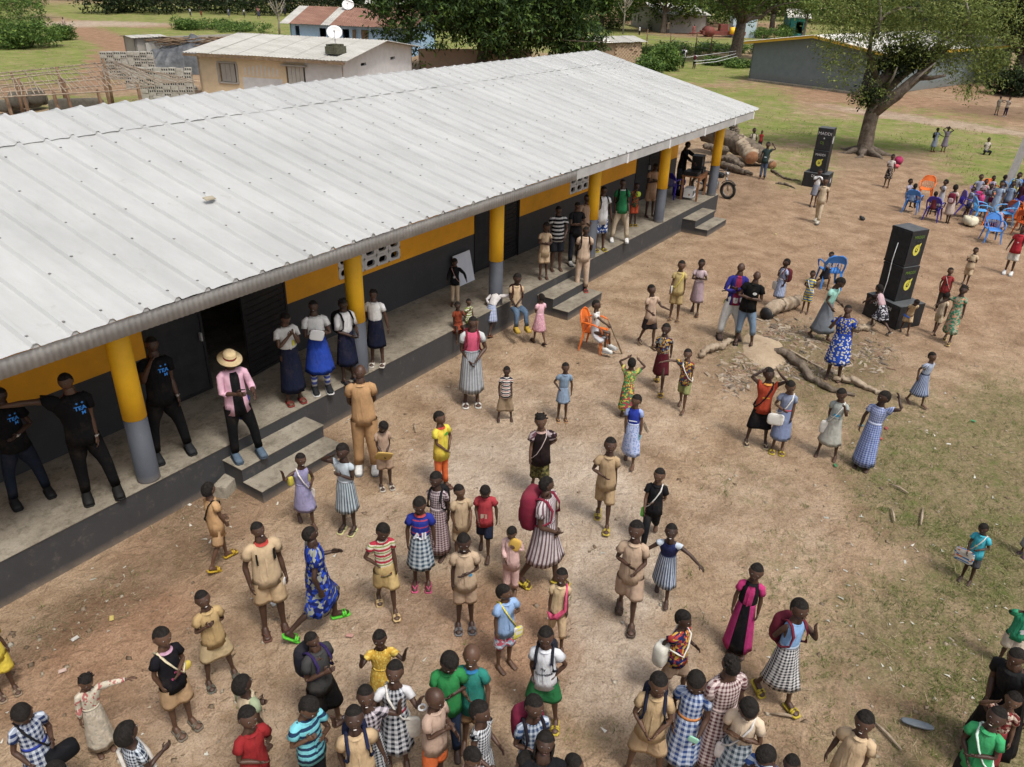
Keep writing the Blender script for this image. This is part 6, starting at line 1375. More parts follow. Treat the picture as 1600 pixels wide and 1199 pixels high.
K('ch_l', 'child in dark maroon by the purple chair at the right edge', (1584, 335, 282), top=SH('4A2530'), bottom=SO('2A2A3A'), face=-40)
K('ch_m', 'child in pale lilac dress crouching between blue and orange chairs', (1556, 365, 326), top=DR('9E93A4', hem=.25), armR='low', armL='reach', legs='walk', lean=25, face=-130)
K('ch_n', 'child in black and green at the right edge behind the orange chair', (1594, 360, 308), top=SH(('print', '16181A', '2F5A44', '1B1B1F')), bottom=SO('15161A'), face=-30)
for i, (x, y, h, c_s, lb) in enumerate(((1507, 338, 291, '8A93A8', 'small child in grey-blue crouched just left of the leaning purple chair'), (1541, 322, 274, 'A79CB0', 'lilac clad child at the back of the chair group'), (1558, 320, 272, '5E7FB0', 'child in mid blue at the back beside the concrete pole'), (1592, 322, 276, '8792A4', 'child in grey at the far right corner of the chair group'))):
    K('cx%d' % i, lb, (x, y, h), top=SH(c_s), bottom=SO('4A5068'), face=(-60, 20, 150, -20)[i], armR='belly', armL='hold')
K('redtee', 'boy in red shirt and white shorts walking near the right edge', (1574, 428, 352), top=SH('A81E2E', loose=.01), bottom=SO('C9C5BC'), shoe=('shoe', 'D2D2D0', '9A9A9A'), armR='relaxed', armL='down', face=-5, legs='contra', text=[(('star', .02, .02), .01, .6, 0, 'D8D0D0')])
K('kh_r', 'small boy in belted khaki shirt left of the boy in red', (1507, 446, 388), top=SH('BBA586', loose=.01), bottom=SO('B59F80'), armR='belly', armL='belly', legs='walk', face=-5)
K('redback', 'boy in faded red shirt with a white strap right of the near speaker stack', (1467, 484, 417), top=SH('8A2A2C', loose=.01), bottom=TR('3A3430'), armR='relaxed', armL='down', face=5, text=[(('oval', .028, .02), .0, .5, 0, '1E2A2C')])
K('kh_back', 'small boy in pale tunic in front of the boy in faded red', (1460, 522, 459), top=SH('B8A68C', hem=.08), bottom=SO('B3A184'), armR='down', armL='reach', legs='walk', face=160, hpitch=10)
K('floral', 'girl in green and orange flowered dress near the near speaker stack', (1478, 538, 453), top=DR(('print', '3A7A5C', 'C08A6A', '4A8A6C', '9AA08C'), hem=.17), armR='out', armL='relaxed', legs='walk', face=-8, hair_='braid', shoe=('flip', 'B9A06A', 'B9A06A'))
K('bwskirt', 'girl in black and white patterned skirt leaning against the near speaker stack', (1366, 518, 458), top=SH('B89AA0', '2A1E22', hem=-.095), bottom=SK(('print', 'B9B9C0', '26262E', '3A3A46'), .28, loose=.02), armR='reach', armL='reach', legs='run', lean=35, face=-125, hair_='short', shoe=('flip', 'B0A89C', 'B0A89C'))
K('kh_bend', 'boy in khaki bending down by the base of the near speaker stack', (1413, 522, 468), top=SH(KH, hem=.06), bottom=SO(KH), armR=((.1, .1, -1), (0, .2, -1)), armL=((.1, .1, -1), (0, .2, -1)), legs='walk', lean=35, face=15, hpitch=20)
K('orangevest', 'boy in orange and dark top with both hands on his head beside the fallen root', (1181, 694, 577), top=SH(('plain', 'A63A1C'), 'A63A1C', 'C9882A', sleeve=.35), bottom=SO('131318', hem=.22), armR='head', armL='head', face=12, legs='wide', hyaw=15, shoe=('flip', 'B9A88A', 'B9A88A'), text=[(('bar', .040, .008), 0, .55, 0, 'C98A2A')])
K('whitebagA', 'girl in blue-grey dress carrying a white and red satchel in front', (1214, 705, 594), top=DR('7C86A0', '7482A4', 'A84A5C', hem=.2), armR='belly', armL='down', face=5, hpitch=8, shoe=('sandal', 'B5A23A', 'B5A23A'))
K('whitebagB', 'girl in grey dress with turquoise print covering her mouth, white bag at her side', (1290, 714, 607), top=DR('9AA09C', 'A5A59C', '9AA09C', hem=.22), armR='down', armL='mouth', face=-3, hpitch=5, legs='wide', text=[(('oval', .035, .02), 0, .55, 0, '2A8AB5')])
K('peplum', 'girl in long lavender checked dress with a hand behind her neck', (1346, 731, 610), top=DR(('gingham', '5C6CA4', 'A9B4D2'), ('gingham', '4C60A0', '9AAAD2'), 'B9C2DC', hem=.07), armR='down', armL='neck', face=-8, hyaw=-30, legs='contra')
K('bluestripe', 'girl in blue striped dress running to the right on the grass edge', (1432, 636, 555), top=DR(('pin', '6C7C9C', 'B7BFCE'), ('pin', '4A5C86', '9AA6BE'), '26304A', hem=.2), armR='swing', armL='swing', legs='walk', face=50, lean=8, side=0)
K('bluedress', 'girl in royal blue dotted dress with white hem holding her chin', (1300, 594, 480), top=DR(('dots', 'B7A85A', '1A3E9C'), ('dots', 'C9C7B8', '1C46A8'), '1A3E9C', hem=.24, loose=.01), armR='mouth', armL='down', legs='contra', face=0, side=-3)
K('mint', 'tall girl in mint top and long grey skirt walking by the debris', (1283, 536, 437), kind='child', top=SH('93C9BC', hem=-.095, sleeve=.5), bottom=SK('6E757E', .14, loose=.02), armR='low', armL='hold', legs='walk', face=55, lean=10, hpitch=20)
K('chairgirl', 'girl in white top pushing the lone blue chair', (1287, 452, 398), top=SH('CBC3BC', hem=-.095, sleeve=.2), bottom=SK('20222C', .30), armR='hold', armL='belly', legs='run', lean=12, face=40, hair_='short')
K('yellowkid', 'small boy in yellow and blue shirt and shorts by the log end', (1256, 491, 425), top=SH(('stripe3', 'D2BE2A', '3A66A8', '8E9AA0')), bottom=SO(('stripe', 'D6C42E', '2E64A4')), armR='belly', armL='belly', face=-10)
K('apron', 'girl in checked dress with a white bag behind the man in black', (1211, 483, 405), top=DR(GL, GL, 'C9CBD2', hem=.25), armR='belly', armL='relaxed', face=-60, legs='contra')
K('blackman', 'man in black shirt and blue jeans leaning with folded arms', (1160, 542, 429), kind='adult', top=SH('0F1011', loose=.01), bottom=TR('6C8299', hem=.15), shoe=('flip', '1E1A18', '1E1A18'), armR='fold', armL='fold', legs=('stance'), side=9, face=0, hair_='bald', text=[(('oval', .026, .018), .035, .72, 0, 'D3D3D0'), ('TEAM', .035, .72, .010, '333333')])
K('jerseyman', 'man in purple and red long-sleeved jersey and white trousers with folded arms', (1138, 531, 417), kind='adult', top=SH(('sides', '8C1E48', '2A2A78'), '2A2A7C', sleeve=1.95), bottom=TR('C9C9C6', loose=.006), shoe=('shoe', '4A3A34', '2A2A2A'), armR='fold', armL='fold', legs='wide', face=15, hyaw=-25, hair_='bald', text=[(('bar', .035, .006), .0, .62, 0, 'C9A9B4')])
K('pinkish', 'girl in dusty pink dress with folded arms left of the man in the purple jersey', (1085, 492, 411), top=DR('B6A0A6', '9C868E', hem=.22), armR='fold', armL='fold', legs='walk', face=-5, shoe=('flip', '6A4A3A', '6A4A3A'))
K('khakifold', 'boy in khaki with a yellow strap carrying papers, left of the dusty pink dress', (1052, 502, 409), kind='child', top=SH('B09A62', loose=.008), bottom=SO('A8905E'), armR='relaxed', armL='down', face=0, shoe=('sandal', '9A8060', '9A8060'), legs='contra')
K('pointer', 'boy in beige shirt pointing to the right by the orange chair', (1012, 545, 453), top=SH('B59A84', hem=.10), bottom=SO('2A2526'), armR='hold', armL='point', face=35, legs='walk', shoe=('flip', 'A08A70', 'A08A70'))
K('kente', 'laughing girl in patterned top and dark red skirt', (1030, 611, 516), top=SH(('print', '2A3A5C', 'B38A34', '4A1A22', '7A8A90'), hem=-.095), bottom=SK('4E1420', .27), armR='hold', armL='swing', legs='run', face=-5, smile=True, shoe=('sandal', 'A5893A', 'A5893A'))
K('kenteboy', 'child in patterned tunic with a white strap walking left of the debris', (1064, 640, 548), top=SH(('print', '2E4668', 'C0952E', '7A2430', '3A5A4A'), hem=.06), bottom=SO('7F8450'), armR='wide', armL='relaxed', legs='walk', face=-12, smile=True, lean=6)
K('headgirl', 'girl in green patterned dress with both hands on her head, back turned', (977, 650, 557), top=DR(('print', '3A8A4A', 'C8BA4A', '4A9A5A', 'B05A4A'), ('print', '2F8A54', 'C2B23A', 'A83A4A', '3A6A4A'), hem=.16), armR='head', armL='head', face=172, hair_='short')
K('stickgirl', 'girl in white sitting in the orange chair with a long stick', (929, 520, 1.34), z=0, seat=.43, top=SH('D2CFCB', hem=-.095), bottom=SK('C4C4CA', .20), armR='reach', armL='relaxed', legs='sit', face=72, shoe=('shoe', 'CFCFCB', '9A9A9A'))
K('bluebodice', 'girl in light blue dress with royal blue bodice and bag walking mid yard', (983, 725, 620), top=DR(('plain', '23379A'), ('dots', '7F93C4', 'A4B2D6'), 'B9C4E2', '8FA2D2', hem=.17), armR='down', armL='down', legs='walk', face=-4, hyaw=-20, text=[(('bar', .05, .008), 0, .58, 0, 'C9D2E8')])
K('denim', 'boy in grey-blue shirt and denim shorts with a hand on his hip', (878, 657, 569), top=SH('73889E', hem=-.095), bottom=SK('7A8EA6', .33, loose=-.005), armR='hip', armL='relaxed', legs='contra', face=10, shoe=('flip', 'B08A62', 'B08A62'))
K('stripekid', 'small child in red, white and navy striped shirt', (789, 656, 573), top=SH(('stripe3', '23263A', '9A3A34', 'CFCBC2')), bottom=SO('8E7A60', hem=.18), armR='relaxed', armL='relaxed', face=5, legs='wide')
K('pinkgrey', 'tall girl in grey dress with bright pink bodice and white slippers near the porch', (737, 632, 497), kind='adult', top=DR(('plain', 'C24A6C'), ('pin', '7C8088', 'A4A8AC'), '8A8E94', 'B9BCBC', hem=.17), armR='clasp', armL='clasp', face=5, hair_='short', shoe=('sandal', 'C9C7C0', 'C9C7C0'))
K('beigeman', 'man in matching beige shirt and trousers with white trainers by the porch', (574, 737, 577), kind='adult', top=SH('AF875A', loose=.004), bottom=TR('AB8458', loose=.006), shoe=('shoe', 'D4D4D2', '6A6A6A'), armR='back', armL='back', legs='contra', face=-4, hair_='bald')
K('bookboy', 'boy in khaki looking down at a blue and yellow bag in his hands', (604, 763, 657), top=SH('A88C76'), bottom=SO('A58A72'), armR='low', armL='low', face=12, hpitch=28, shoe=('sandal', 'B9B2A6', 'B9B2A6'), legs='contra')
K('yelloworange', 'boy in yellow and green shirt and bright orange trousers', (693, 762, 644), top=SH(('sides', 'D2C01C', 'D6B81E'), 'D2C01C', 'B03A2A', loose=.012, hem=.08), bottom=TR('D2601E'), armR='clasp', armL='clasp', face=40, shoe=('flip', '5A3A2E', '5A3A2E'), text=[(('oval', .03, .02), .02, .85, 0, '4A9A3A')])
K('lilac', 'laughing girl in lilac dress with yellow armbands by the nearest steps', (482, 822, 714), top=DR('8C88AC', hem=.24, sleeve=.0), armR='wave', armL='hold', legs='walk', face=12, smile=True, lean=4)
K('dancer', 'girl in pinstriped dress raising her arm, right of the lilac dress', (544, 830, 698), top=DR('A4AEB6', ('pin', '4E5A6A', 'A4B0B6'), 'B5BDC4', hem=.26, sleeve=.3), armR='brow', armL='chest', face=-30, hair_='short', shoe=('flip', 'C2BE8A', '1E1E1E'))
K('wrapboy', 'child in black wrap top and olive patterned shorts mid yard', (842, 775, 652), top=SH(('plain', '1E1416'), ('print', '5A3A44', '9A8A8C', '2A1A20'), 'A8877E', loose=.02, hem=.06), bottom=SO(('print', '4C4A26', '6A6436', '33321C'), hem=.22), armR='relaxed', armL='hip', legs='walk', face=5, hair_='braid', text=[(('oval', .022, .02), -.02, .0, 0, 'B02A34')])
K('khwalk', 'boy in plain khaki shirt and shorts with yellow sandals walking mid yard', (941, 822, 694), top=SH('A68C68', loose=.01), bottom=SO('A68C68'), armR='belly', armL='down', legs='walk', face=-2, shoe=('sandal', 'B5A24A', 'B5A24A'))
K('blackstrap', 'boy in all black with a white strap and green folder', (1010, 850, 743), top=SH('17171B', loose=.012), bottom=TR('16181D'), armR='low', armL='belly', legs='run2', face=0, hs=1, skin=2)
K('backboy', 'boy in khaki with a thin black strap carrying a clear zip bag near the plinth', (352, 880, 760), top=SH('B38C5E', hem=.08, loose=.01), bottom=SO('B08C62'), armR='relaxed', armL='low', legs='walk', face=115, hpitch=0, hair_='short', shoe=('sandal', 'B5952E', 'B5952E'))
K('bigkhaki', 'tall smiling boy in khaki shirt with black shoulder stripes and red trim', (431, 986, 820), kind='adult', top=SH('BCA27E', 'BCA27E', 'A8332A', loose=.006), bottom=SO('B89C76'), armR='relaxed', armL='relaxed', face=5, smile=True, shoe=('flip', '5A3A30', '5A3A30'), legs='contra', text=[(('bar', .006, .05), -.06, .75, 0, '141414'), (('bar', .010, .05), .065, .78, 0, '141414')])
K('blueprint', 'girl in royal blue printed dress striding with green sandals', (512, 972, 829), top=DR(('print', '15359A', '0E1E5C', '8A8E86', '1C48B8'), hem=.24, loose=.005), armR='swing', armL='hold', legs='run', face=100, hair_='short', shoe=('sandal', '5ABF3A', '5ABF3A'))
K('redcream', 'boy in red, cream and green shirt looking down', (607, 955, 823), top=SH(('stripe3', 'A8243A', '7A8A3A', 'C6BBA6')), bottom=SO('B59A62', loose=.01), armR='hip', armL='down', legs='walk', face=8, hpitch=18, shoe=('sandal', 'C2A87A', 'C2A87A'))
K('allboy', 'boy in navy and red football shirt printed All over a checked skirt', (659, 916, 777), top=SH(('stripe3', '1E2C84', 'A8334A', '23328C'), '22308A', 'A83A3A', loose=.012, hem=-.095), bottom=SK(('bigcheck', '33485C', 'AEB9C0'), .25, loose=.01), armR='relaxed', armL='down', face=-2, hpitch=10, shoe=('flip', 'C2557A', 'C2557A'), text=[('All', .0, .42, .105, 'D8DAE2')], legs='contra')
K('longcheck', 'girl in long reddish checked dress behind the navy football shirt', (684, 868, 738), top=DR(('gingham', '4C3640', 'B9A9AC'), ('gingham', '5A3640', 'AFA0A2'), 'B9A9AC', hem=.10), armR='down', armL='down', face=-28, hair_='short')
K('tallkhaki', 'boy in beige shirt standing between the checked dress and the red shirt', (722, 872, 757), top=SH('B09878', hem=.08, loose=.01), bottom=SO('AE9676'), armR='relaxed', armL='hold', face=18, hyaw=10)
K('redshirt', 'boy in red printed shirt and dark shorts looking down', (757, 868, 758), top=SH('A5313A', loose=.012), bottom=SO('1E2438'), armR='low', armL='relaxed', legs='walk', face=-8, hpitch=24, text=[(('bar', .035, .03), -.01, .35, 0, 'AFA08E')])
K('frontkhaki', 'laughing boy in khaki with a round blue badge in front of the beige shirt', (727, 982, 838), top=SH('B39A7E', loose=.012), bottom=SO('AD9278'), armR='relaxed', armL='belly', face=3, smile=True, hpitch=-2, shoe=('sandal', '6A6A6E', 'A8A8A8'), text=[(('oval', .014, .014), .045, .45, 0, '3A8AB5')])
K('pinkchild', 'child in pale pink outfit holding a yellow cloth', (797, 925, 820), top=SH('C9A5A0', sleeve=1.8, hem=.10, loose=.01), bottom=TR('C6A29C', loose=.01, hem=.10), armR='low', armL='chest', face=-10, hpitch=14)
K('stripedback', 'girl in striped dress with a large maroon backpack', (853, 915, 753), kind='adult', top=DR(('pin', '6A5258', 'BDB4B6'), hem=.25), armR='clasp', armL='clasp', legs='walk', face=70, hyaw=25, hair_='short', shoe=('sandal', 'B5A23A', 'B5A23A'))
K('pinkcloth', 'boy in khaki with a bright pink cloth over his shoulder', (869, 1012, 898), top=SH('BFA67E'), bottom=TR('B89E7A', hem=.18), armR='down', armL='down', legs='walk', face=6, smile=True)
K('bluechild', 'child in light blue shirt with a yellow and white bag, back half turned', (790, 1043, 916), top=SH('86A6D0', loose=.015, hem=.05), bottom=SO(('print', 'C9556A', 'B9C9D9', '8AA0B8')), armR='down', armL='chest', legs='contra', face=40, hyaw=30, hair_='short')
K('smilekh', 'smiling boy in khaki with linked hands and sandals', (977, 975, 829), top=SH('AF957C', loose=.012), bottom=SO('A88E78', loose=.012), armR='belly', armL='hold', legs='walk', face=2, smile=True, hpitch=-16, hair_='crop', shoe=('sandal', '4A3E36', '4A3E36'))
K('armsout', 'laughing girl in navy and striped dress with her arms stretched out', (1034, 936, 843), top=DR('262E5C', ('pin', '43506E', 'A6B2C2'), '4A5676', 'B9C3CF', hem=.2, sleeve=.3), armR=((.8, .35, -.6), (.8, .45, .0)), armL=((.9, .3, -.2), (.8, .4, -.3)), legs='walk', face=0, lean=20, smile=True, hpitch=-30, hs=1.22)
K('pinkblack', 'girl in black and bright pink outfit with a flared hem', (1150, 1018, 883), top=SH(('sides', 'B5266C', '17161A'), 'B5266C', '17161A', loose=.006, hem=-.095), bottom=SK(('sides', '15141A', 'A8246A'), .07, loose=.01), armR='down', armL='down', face=0, side=2)
K('checkskirt', 'girl in light blue bodice and checked skirt with a hand to her mouth', (1214, 1100, 950), top=DR('7CA6D4', GN, '9AA8B8', '7CA6D4', hem=.20, sleeve=.0), armL='mouth', armR='back', face=50, legs='walk', shoe=('sandal', 'B5A23A', 'B5A23A'), hair_='crop')
K('cyan', 'small boy in cyan shirt with a white picture bag near the right edge', (1508, 906, 816), top=SH('2AA6BC', loose=.01), bottom=SO('4A4A4E'), armR='low', armL='belly', face=-8, hpitch=10, text=[('BE', -.01, .55, .04, 'B9D05A')])
K('edgekid', 'child in grey dress cut off by the right edge', (1597, 868, 800), top=DR('8A8E90', hem=.2), face=-30, armR='relaxed', shoe=('flip', '4A4468', '4A4468'))
K('greenlong', 'boy in green long-sleeved shirt and white shorts shading his eyes at the right edge', (1568, 1040, 940), top=SH('1E8A64', sleeve=1.7, loose=.012), bottom=SO('C2B4A4', loose=.012), armR='brow', armL='relaxed', face=10, shoe=('sandal', '8A8A88', '8A8A88'), side=4, text=[(('oval', .03, .035), .02, .35, 0, 'C9C9CE')])
# --- front rows, feet often outside the picture
K('jersey7', 'boy in red, yellow and blue patterned jersey with a white sack on his back', (1052, 1092, 963), top=SH(('print', '1E2A66', 'A8342A', 'C29A2A', '20264A'), loose=.01), bottom=SO('8A7460'), armR='swing', armL='hold', legs='walk', face=65, hair_='short')
K('strapkh', 'boy in khaki shirt with dark backpack straps, hands clasped, lower right centre', ('h', 1030, 1056, 1.36), top=SH('AF946C', loose=.008), bottom=SO('AC906C'), armR='clasp', armL='clasp', legs='wide', face=0, hpitch=4)
K('gingham1', 'girl in blue checked dress with an orange waistband reading a card', ('h', 1090, 1049, 1.40), top=DR(('bigcheck', '2E4A84', 'B9C6DA'), ('bigcheck', '2E4A84', 'B9C6DA'), 'C27A3A', hem=.20), armR='low', armL='low', face=2, hpitch=22, hair_='crop')
K('gingham2', 'tall girl in pinkish checked dress turning away behind the cream top', ('h', 1142, 1020, 1.55), kind='adult', top=DR(GM, GM, 'B9A4A0', hem=.18), armR='relaxed', armL='belly', face=-140, hair_='braid')
K('cream', 'girl in cream top with folded arms over a checked skirt', ('h', 1172, 1089, 1.35), top=SH('CDB79C', hem=-.095, loose=.01), bottom=SK(('bigcheck', '3A4A5A', 'AEB9C0'), .2, loose=.015), armR='fold', armL='fold', face=0, hpitch=24, hair_='short')
K('lowstripe', 'child in blue and white striped top with her head bowed at the bottom edge', ('h', 1203, 1164, 1.25), top=SH(('stripe', 'B9C6DA', '3A5A9A'), hem=-.095), bottom=SK('1E3A8C', .3), armR='mouth', armL='belly', face=-20, hpitch=30, hair_='short')
K('lowblack', 'dark haired head at the bottom edge right of the cream top', ('h', 1238, 1192, 1.1), top=SH('2A3448'), bottom=SO('22242C'), face=0)
K('whitejersey', 'boy in white football shirt and green shorts in the front row', (846, 1132, 988), top=SH('C9CCD2', loose=.01), bottom=SO('1A6A3A', loose=.008), armR='down', armL='hip', face=-2, legs='wide', shoe=('sandal', 'B5A23A', 'B5A23A'), text=[('Fly', -.005, .58, .036, '2A2E3A'), ('Emirates', 0, .40, .038, '2A2E3A', -.12), (('oval', .010, .012), .05, .75, 0, '5A6A8A')])
K('maroonbp', 'girl in checked top with a maroon backpack at the bottom centre', ('h', 840, 1096, 1.32), top=DR(('bigcheck', '2E4468', 'AEB9C6'), hem=.25), armR='belly', armL='relaxed', face=25, hyaw=10, hair_='crop')
K('braids', 'woman with long dark braids looking up at the bottom edge', ('h', 855, 1163, 1.5), kind='adult', top=SH('17171B'), bottom=TR('1A1A1E'), face=12, hpitch=-30, hair_='long', armR='relaxed')
K('hat2', 'dark haired head just left of the braids at the bottom edge', ('h', 820, 1190, 1.25), top=SH('5A1A2A'), bottom=SO('20222A'), face=0, hair_='round')
K('lowhead', 'dark haired head right of the braids at the bottom edge', ('h', 906, 1189, 1.2), top=SH('1E1E24'), bottom=SO('20222A'), face=30)
K('greenboy', 'boy in bright green shirt looking down with a yellow strap', ('h', 698, 1019, 1.36), top=SH('1E8040', loose=.012), bottom=TR('22304A'), armR='low', armL='belly', face=2, hpitch=18, hair_='short', legs='contra')
K('tealboy', 'boy with shaved head in teal polo right of the bright green shirt', ('h', 738, 1017, 1.30), top=SH('1A7A6E', '1A7A6E', '1E6A9A', loose=.01, hem=.08), bottom=SO('8A6A48'), armR='belly', armL='relaxed', face=-8, hair_='bald', smile=True)
K('shaved', 'boy with shaved head in faded pink-beige shirt and orange shorts', ('h', 682, 1081, 1.28), top=SH('AF9482', loose=.012), bottom=SO('D2621E'), armR='chest', armL='hold', face=45, hair_='bald', hpitch=8)
K('ginghamR', 'girl in white and black checked dress with lifted hands, bottom centre', ('h', 757, 1106, 1.28), top=DR(('gingham', '2A2E38', 'C9CCD0'), hem=.25, sleeve=.1), armR='hold', armL='hold', face=55, hair_='short')
K('lowkid', 'child bent forward at the bottom edge below the checked dress', ('h', 740, 1170, 1.15), top=SH('C9A9A4'), bottom=SO('8A5A54'), armR='reach', armL='belly', face=60, hair_='crop', hpitch=12)
K('greyboy', 'tall boy in charcoal shirt and black shorts with a backpack in the front row', (516, 1142, 990), kind='adult', top=SH('3C3C3C', loose=.006), bottom=SO('0F0F11', hem=.22), armR='chest', armL='chest', face=40, hpitch=-10, hair_='short', legs='stance')
K('yellowgirl', 'little girl in sequined yellow dress with raised hands', ('h', 592, 991, 1.12), top=DR(('dots', 'D2B84A', 'C2981E'), hem=.3), armR='cheer', armL='cheer', face=-2, hair_='crop', hpitch=-8)
K('redcollar', 'girl in checked dress with red collar and white bangles raising her fists', ('h', 613, 1046, 1.30), top=DR(('bigcheck', '1E2430', 'B9BCC2'), ('bigcheck', '1E2430', 'B9BCC2'), '8A2434', 'C9C9CC', hem=.24), armR='cheer', armL='cheer', face=2, smile=True, hpitch=-22, hair_='crop', legs='contra')
K('waver', 'laughing girl in black and white checked dress waving both hands', ('h', 572, 1084, 1.24), top=DR(('bigcheck', '2A2630', 'BDB4BC'), ('gingham', '22262E', 'B9BEC4'), '7A4A54', hem=.22), armR='wave', armL='wave', face=0, smile=True, hpitch=-18, hair_='crop')
K('bpkhaki', 'smiling boy in khaki shirt with navy backpack straps at the bottom edge', ('h', 556, 1119, 1.30), top=SH('B59A74', loose=.012), bottom=SO('B0956E'), armR='relaxed', armL='relaxed', face=4, smile=True, hpitch=-22)
K('cyanstripe', 'girl in cyan and navy striped top clasping her hands', ('h', 478, 1090, 1.32), top=SH(('stripe', '1E3A5A', '6AC2D0'), loose=.01), bottom=TR('17181E'), armR='chest', armL='chest', face=25, hpitch=18, hair_='crop')
K('redlow', 'child in red looking up at the bottom left', ('h', 386, 1116, 1.25), top=SH('8C1A1E', loose=.012), bottom=SO('7A1A20'), armR='belly', armL='chest', face=25, hpitch=-10, hair_='short')
K('khback', 'boy in pale khaki seen from behind, above the child in red', ('h', 383, 1050, 1.22), top=SH('BBA88A', '8E9A7A', loose=.008), bottom=SO('A8977A'), armR='relaxed', armL='belly', legs='walk', face=130, hair_='short')
K('emirates', 'boy in black printed shirt with a yellow bag and plaid-trimmed sandals', (291, 1138, 986), top=SH('17161C', '17161C', 'B58AA0', loose=.008), bottom=SO('AC8C66', loose=.006), armR='relaxed', armL='belly', face=22, hpitch=-10, skin=2, shoe=('sandal', '6A6256', '6A6256'), text=[('Fly', .0, .48, .026, 'B5507A'), ('Emirates', .01, .34, .030, 'B5507A', -.12)], legs='contra')
K('khsmile', 'smiling boy in khaki shirt clutching his chest, left of centre', (348, 1062, 928), top=SH('AF9260', loose=.012), bottom=SO('B5A078', loose=.008), armR='chest', armL='chest', face=10, smile=True, hpitch=-18, shoe=('sandal', '5A5A52', '5A5A52'), legs='wide')
K('yellowkit', 'child in yellow kit cut off by the left edge', (14, 1085, 962), top=SH('D0B81E', loose=.012), bottom=SO('CDB51C', loose=.01), armR='relaxed', armL='down', face=5, shoe=('sandal', '8A7A66', '8A7A66'), legs='contra')
K('creamdress', 'little girl with knotted hair in cream and red printed dress pointing aside', (165, 1172, 1056), top=DR(('print', 'BDB4A0', 'C4BBA8', 'B9AF9A', 'A8605C'), ('print', 'B5A996', 'BDB2A0', 'A8A090'), 'BDB4A0', hem=.10, sleeve=1.8), armR='relaxed', armL='wide', face=10, hpitch=8, hair_='braid')
K('ginghamL', 'girl in navy checked dress opening a black bag at the lower left', ('h', 30, 1096, 1.30), top=DR(('bigcheck', '23335C', 'BEC6D2'), ('bigcheck', '23335C', 'BEC6D2'), '2A3E9A', hem=.22), armR='low', armL='hold', face=14, hpitch=26, hair_='crop')
K('ginghamL2', 'girl in dark checked dress seen from behind at the bottom left', ('h', 203, 1126, 1.28), top=DR(('gingham', '1E2838', 'B9C2CC'), hem=.22), armR='hold', armL='relaxed', face=110, hair_='round')
K('lowleft', 'child in blue checked dress bending at the bottom left edge', ('h', 82, 1188, 1.1), top=DR(('bigcheck', '2A4A90', 'B9C6DA'), hem=.22), armR='hold', armL='low', face=40, hpitch=30, hair_='round')
K('khlow', 'smiling boy in pale khaki tunic alone at the lower right', ('h', 1352, 1121, 1.28), top=SH('BBA17E', hem=.10, loose=.012), bottom=SO('B59B78'), armR='relaxed', armL='down', face=4, smile=True, hpitch=-8, hair_='short')
K('greentee', 'laughing boy in green shirt with a white strap at the lower right edge', ('h', 1560, 1112, 1.25), top=SH('2A9A5C', loose=.012), bottom=SO('1B1B20', loose=.008), armR='clasp', armL='belly', face=-2, smile=True, hpitch=-16, hair_='crop')
K('redprint', 'child in red and white printed top with a raised hand at the right edge', ('h', 1585, 1083, 1.10), top=SH(('print', '7A2A2A', 'BDA898', '5A2020', '9A7A6A'), hem=-.095), bottom=SK('7A2A2A', .2), armR='brow', armL='relaxed', face=0, hpitch=-10)
K('blackskirt', 'person in long black skirt leaning in from the right edge', ('h', 1612, 1003, 1.5), kind='adult', top=SH('1E1E20', hem=-.095), bottom=SK('0F0F11', .10, loose=.03), armR='low', armL='relaxed', lean=20, face=-20)
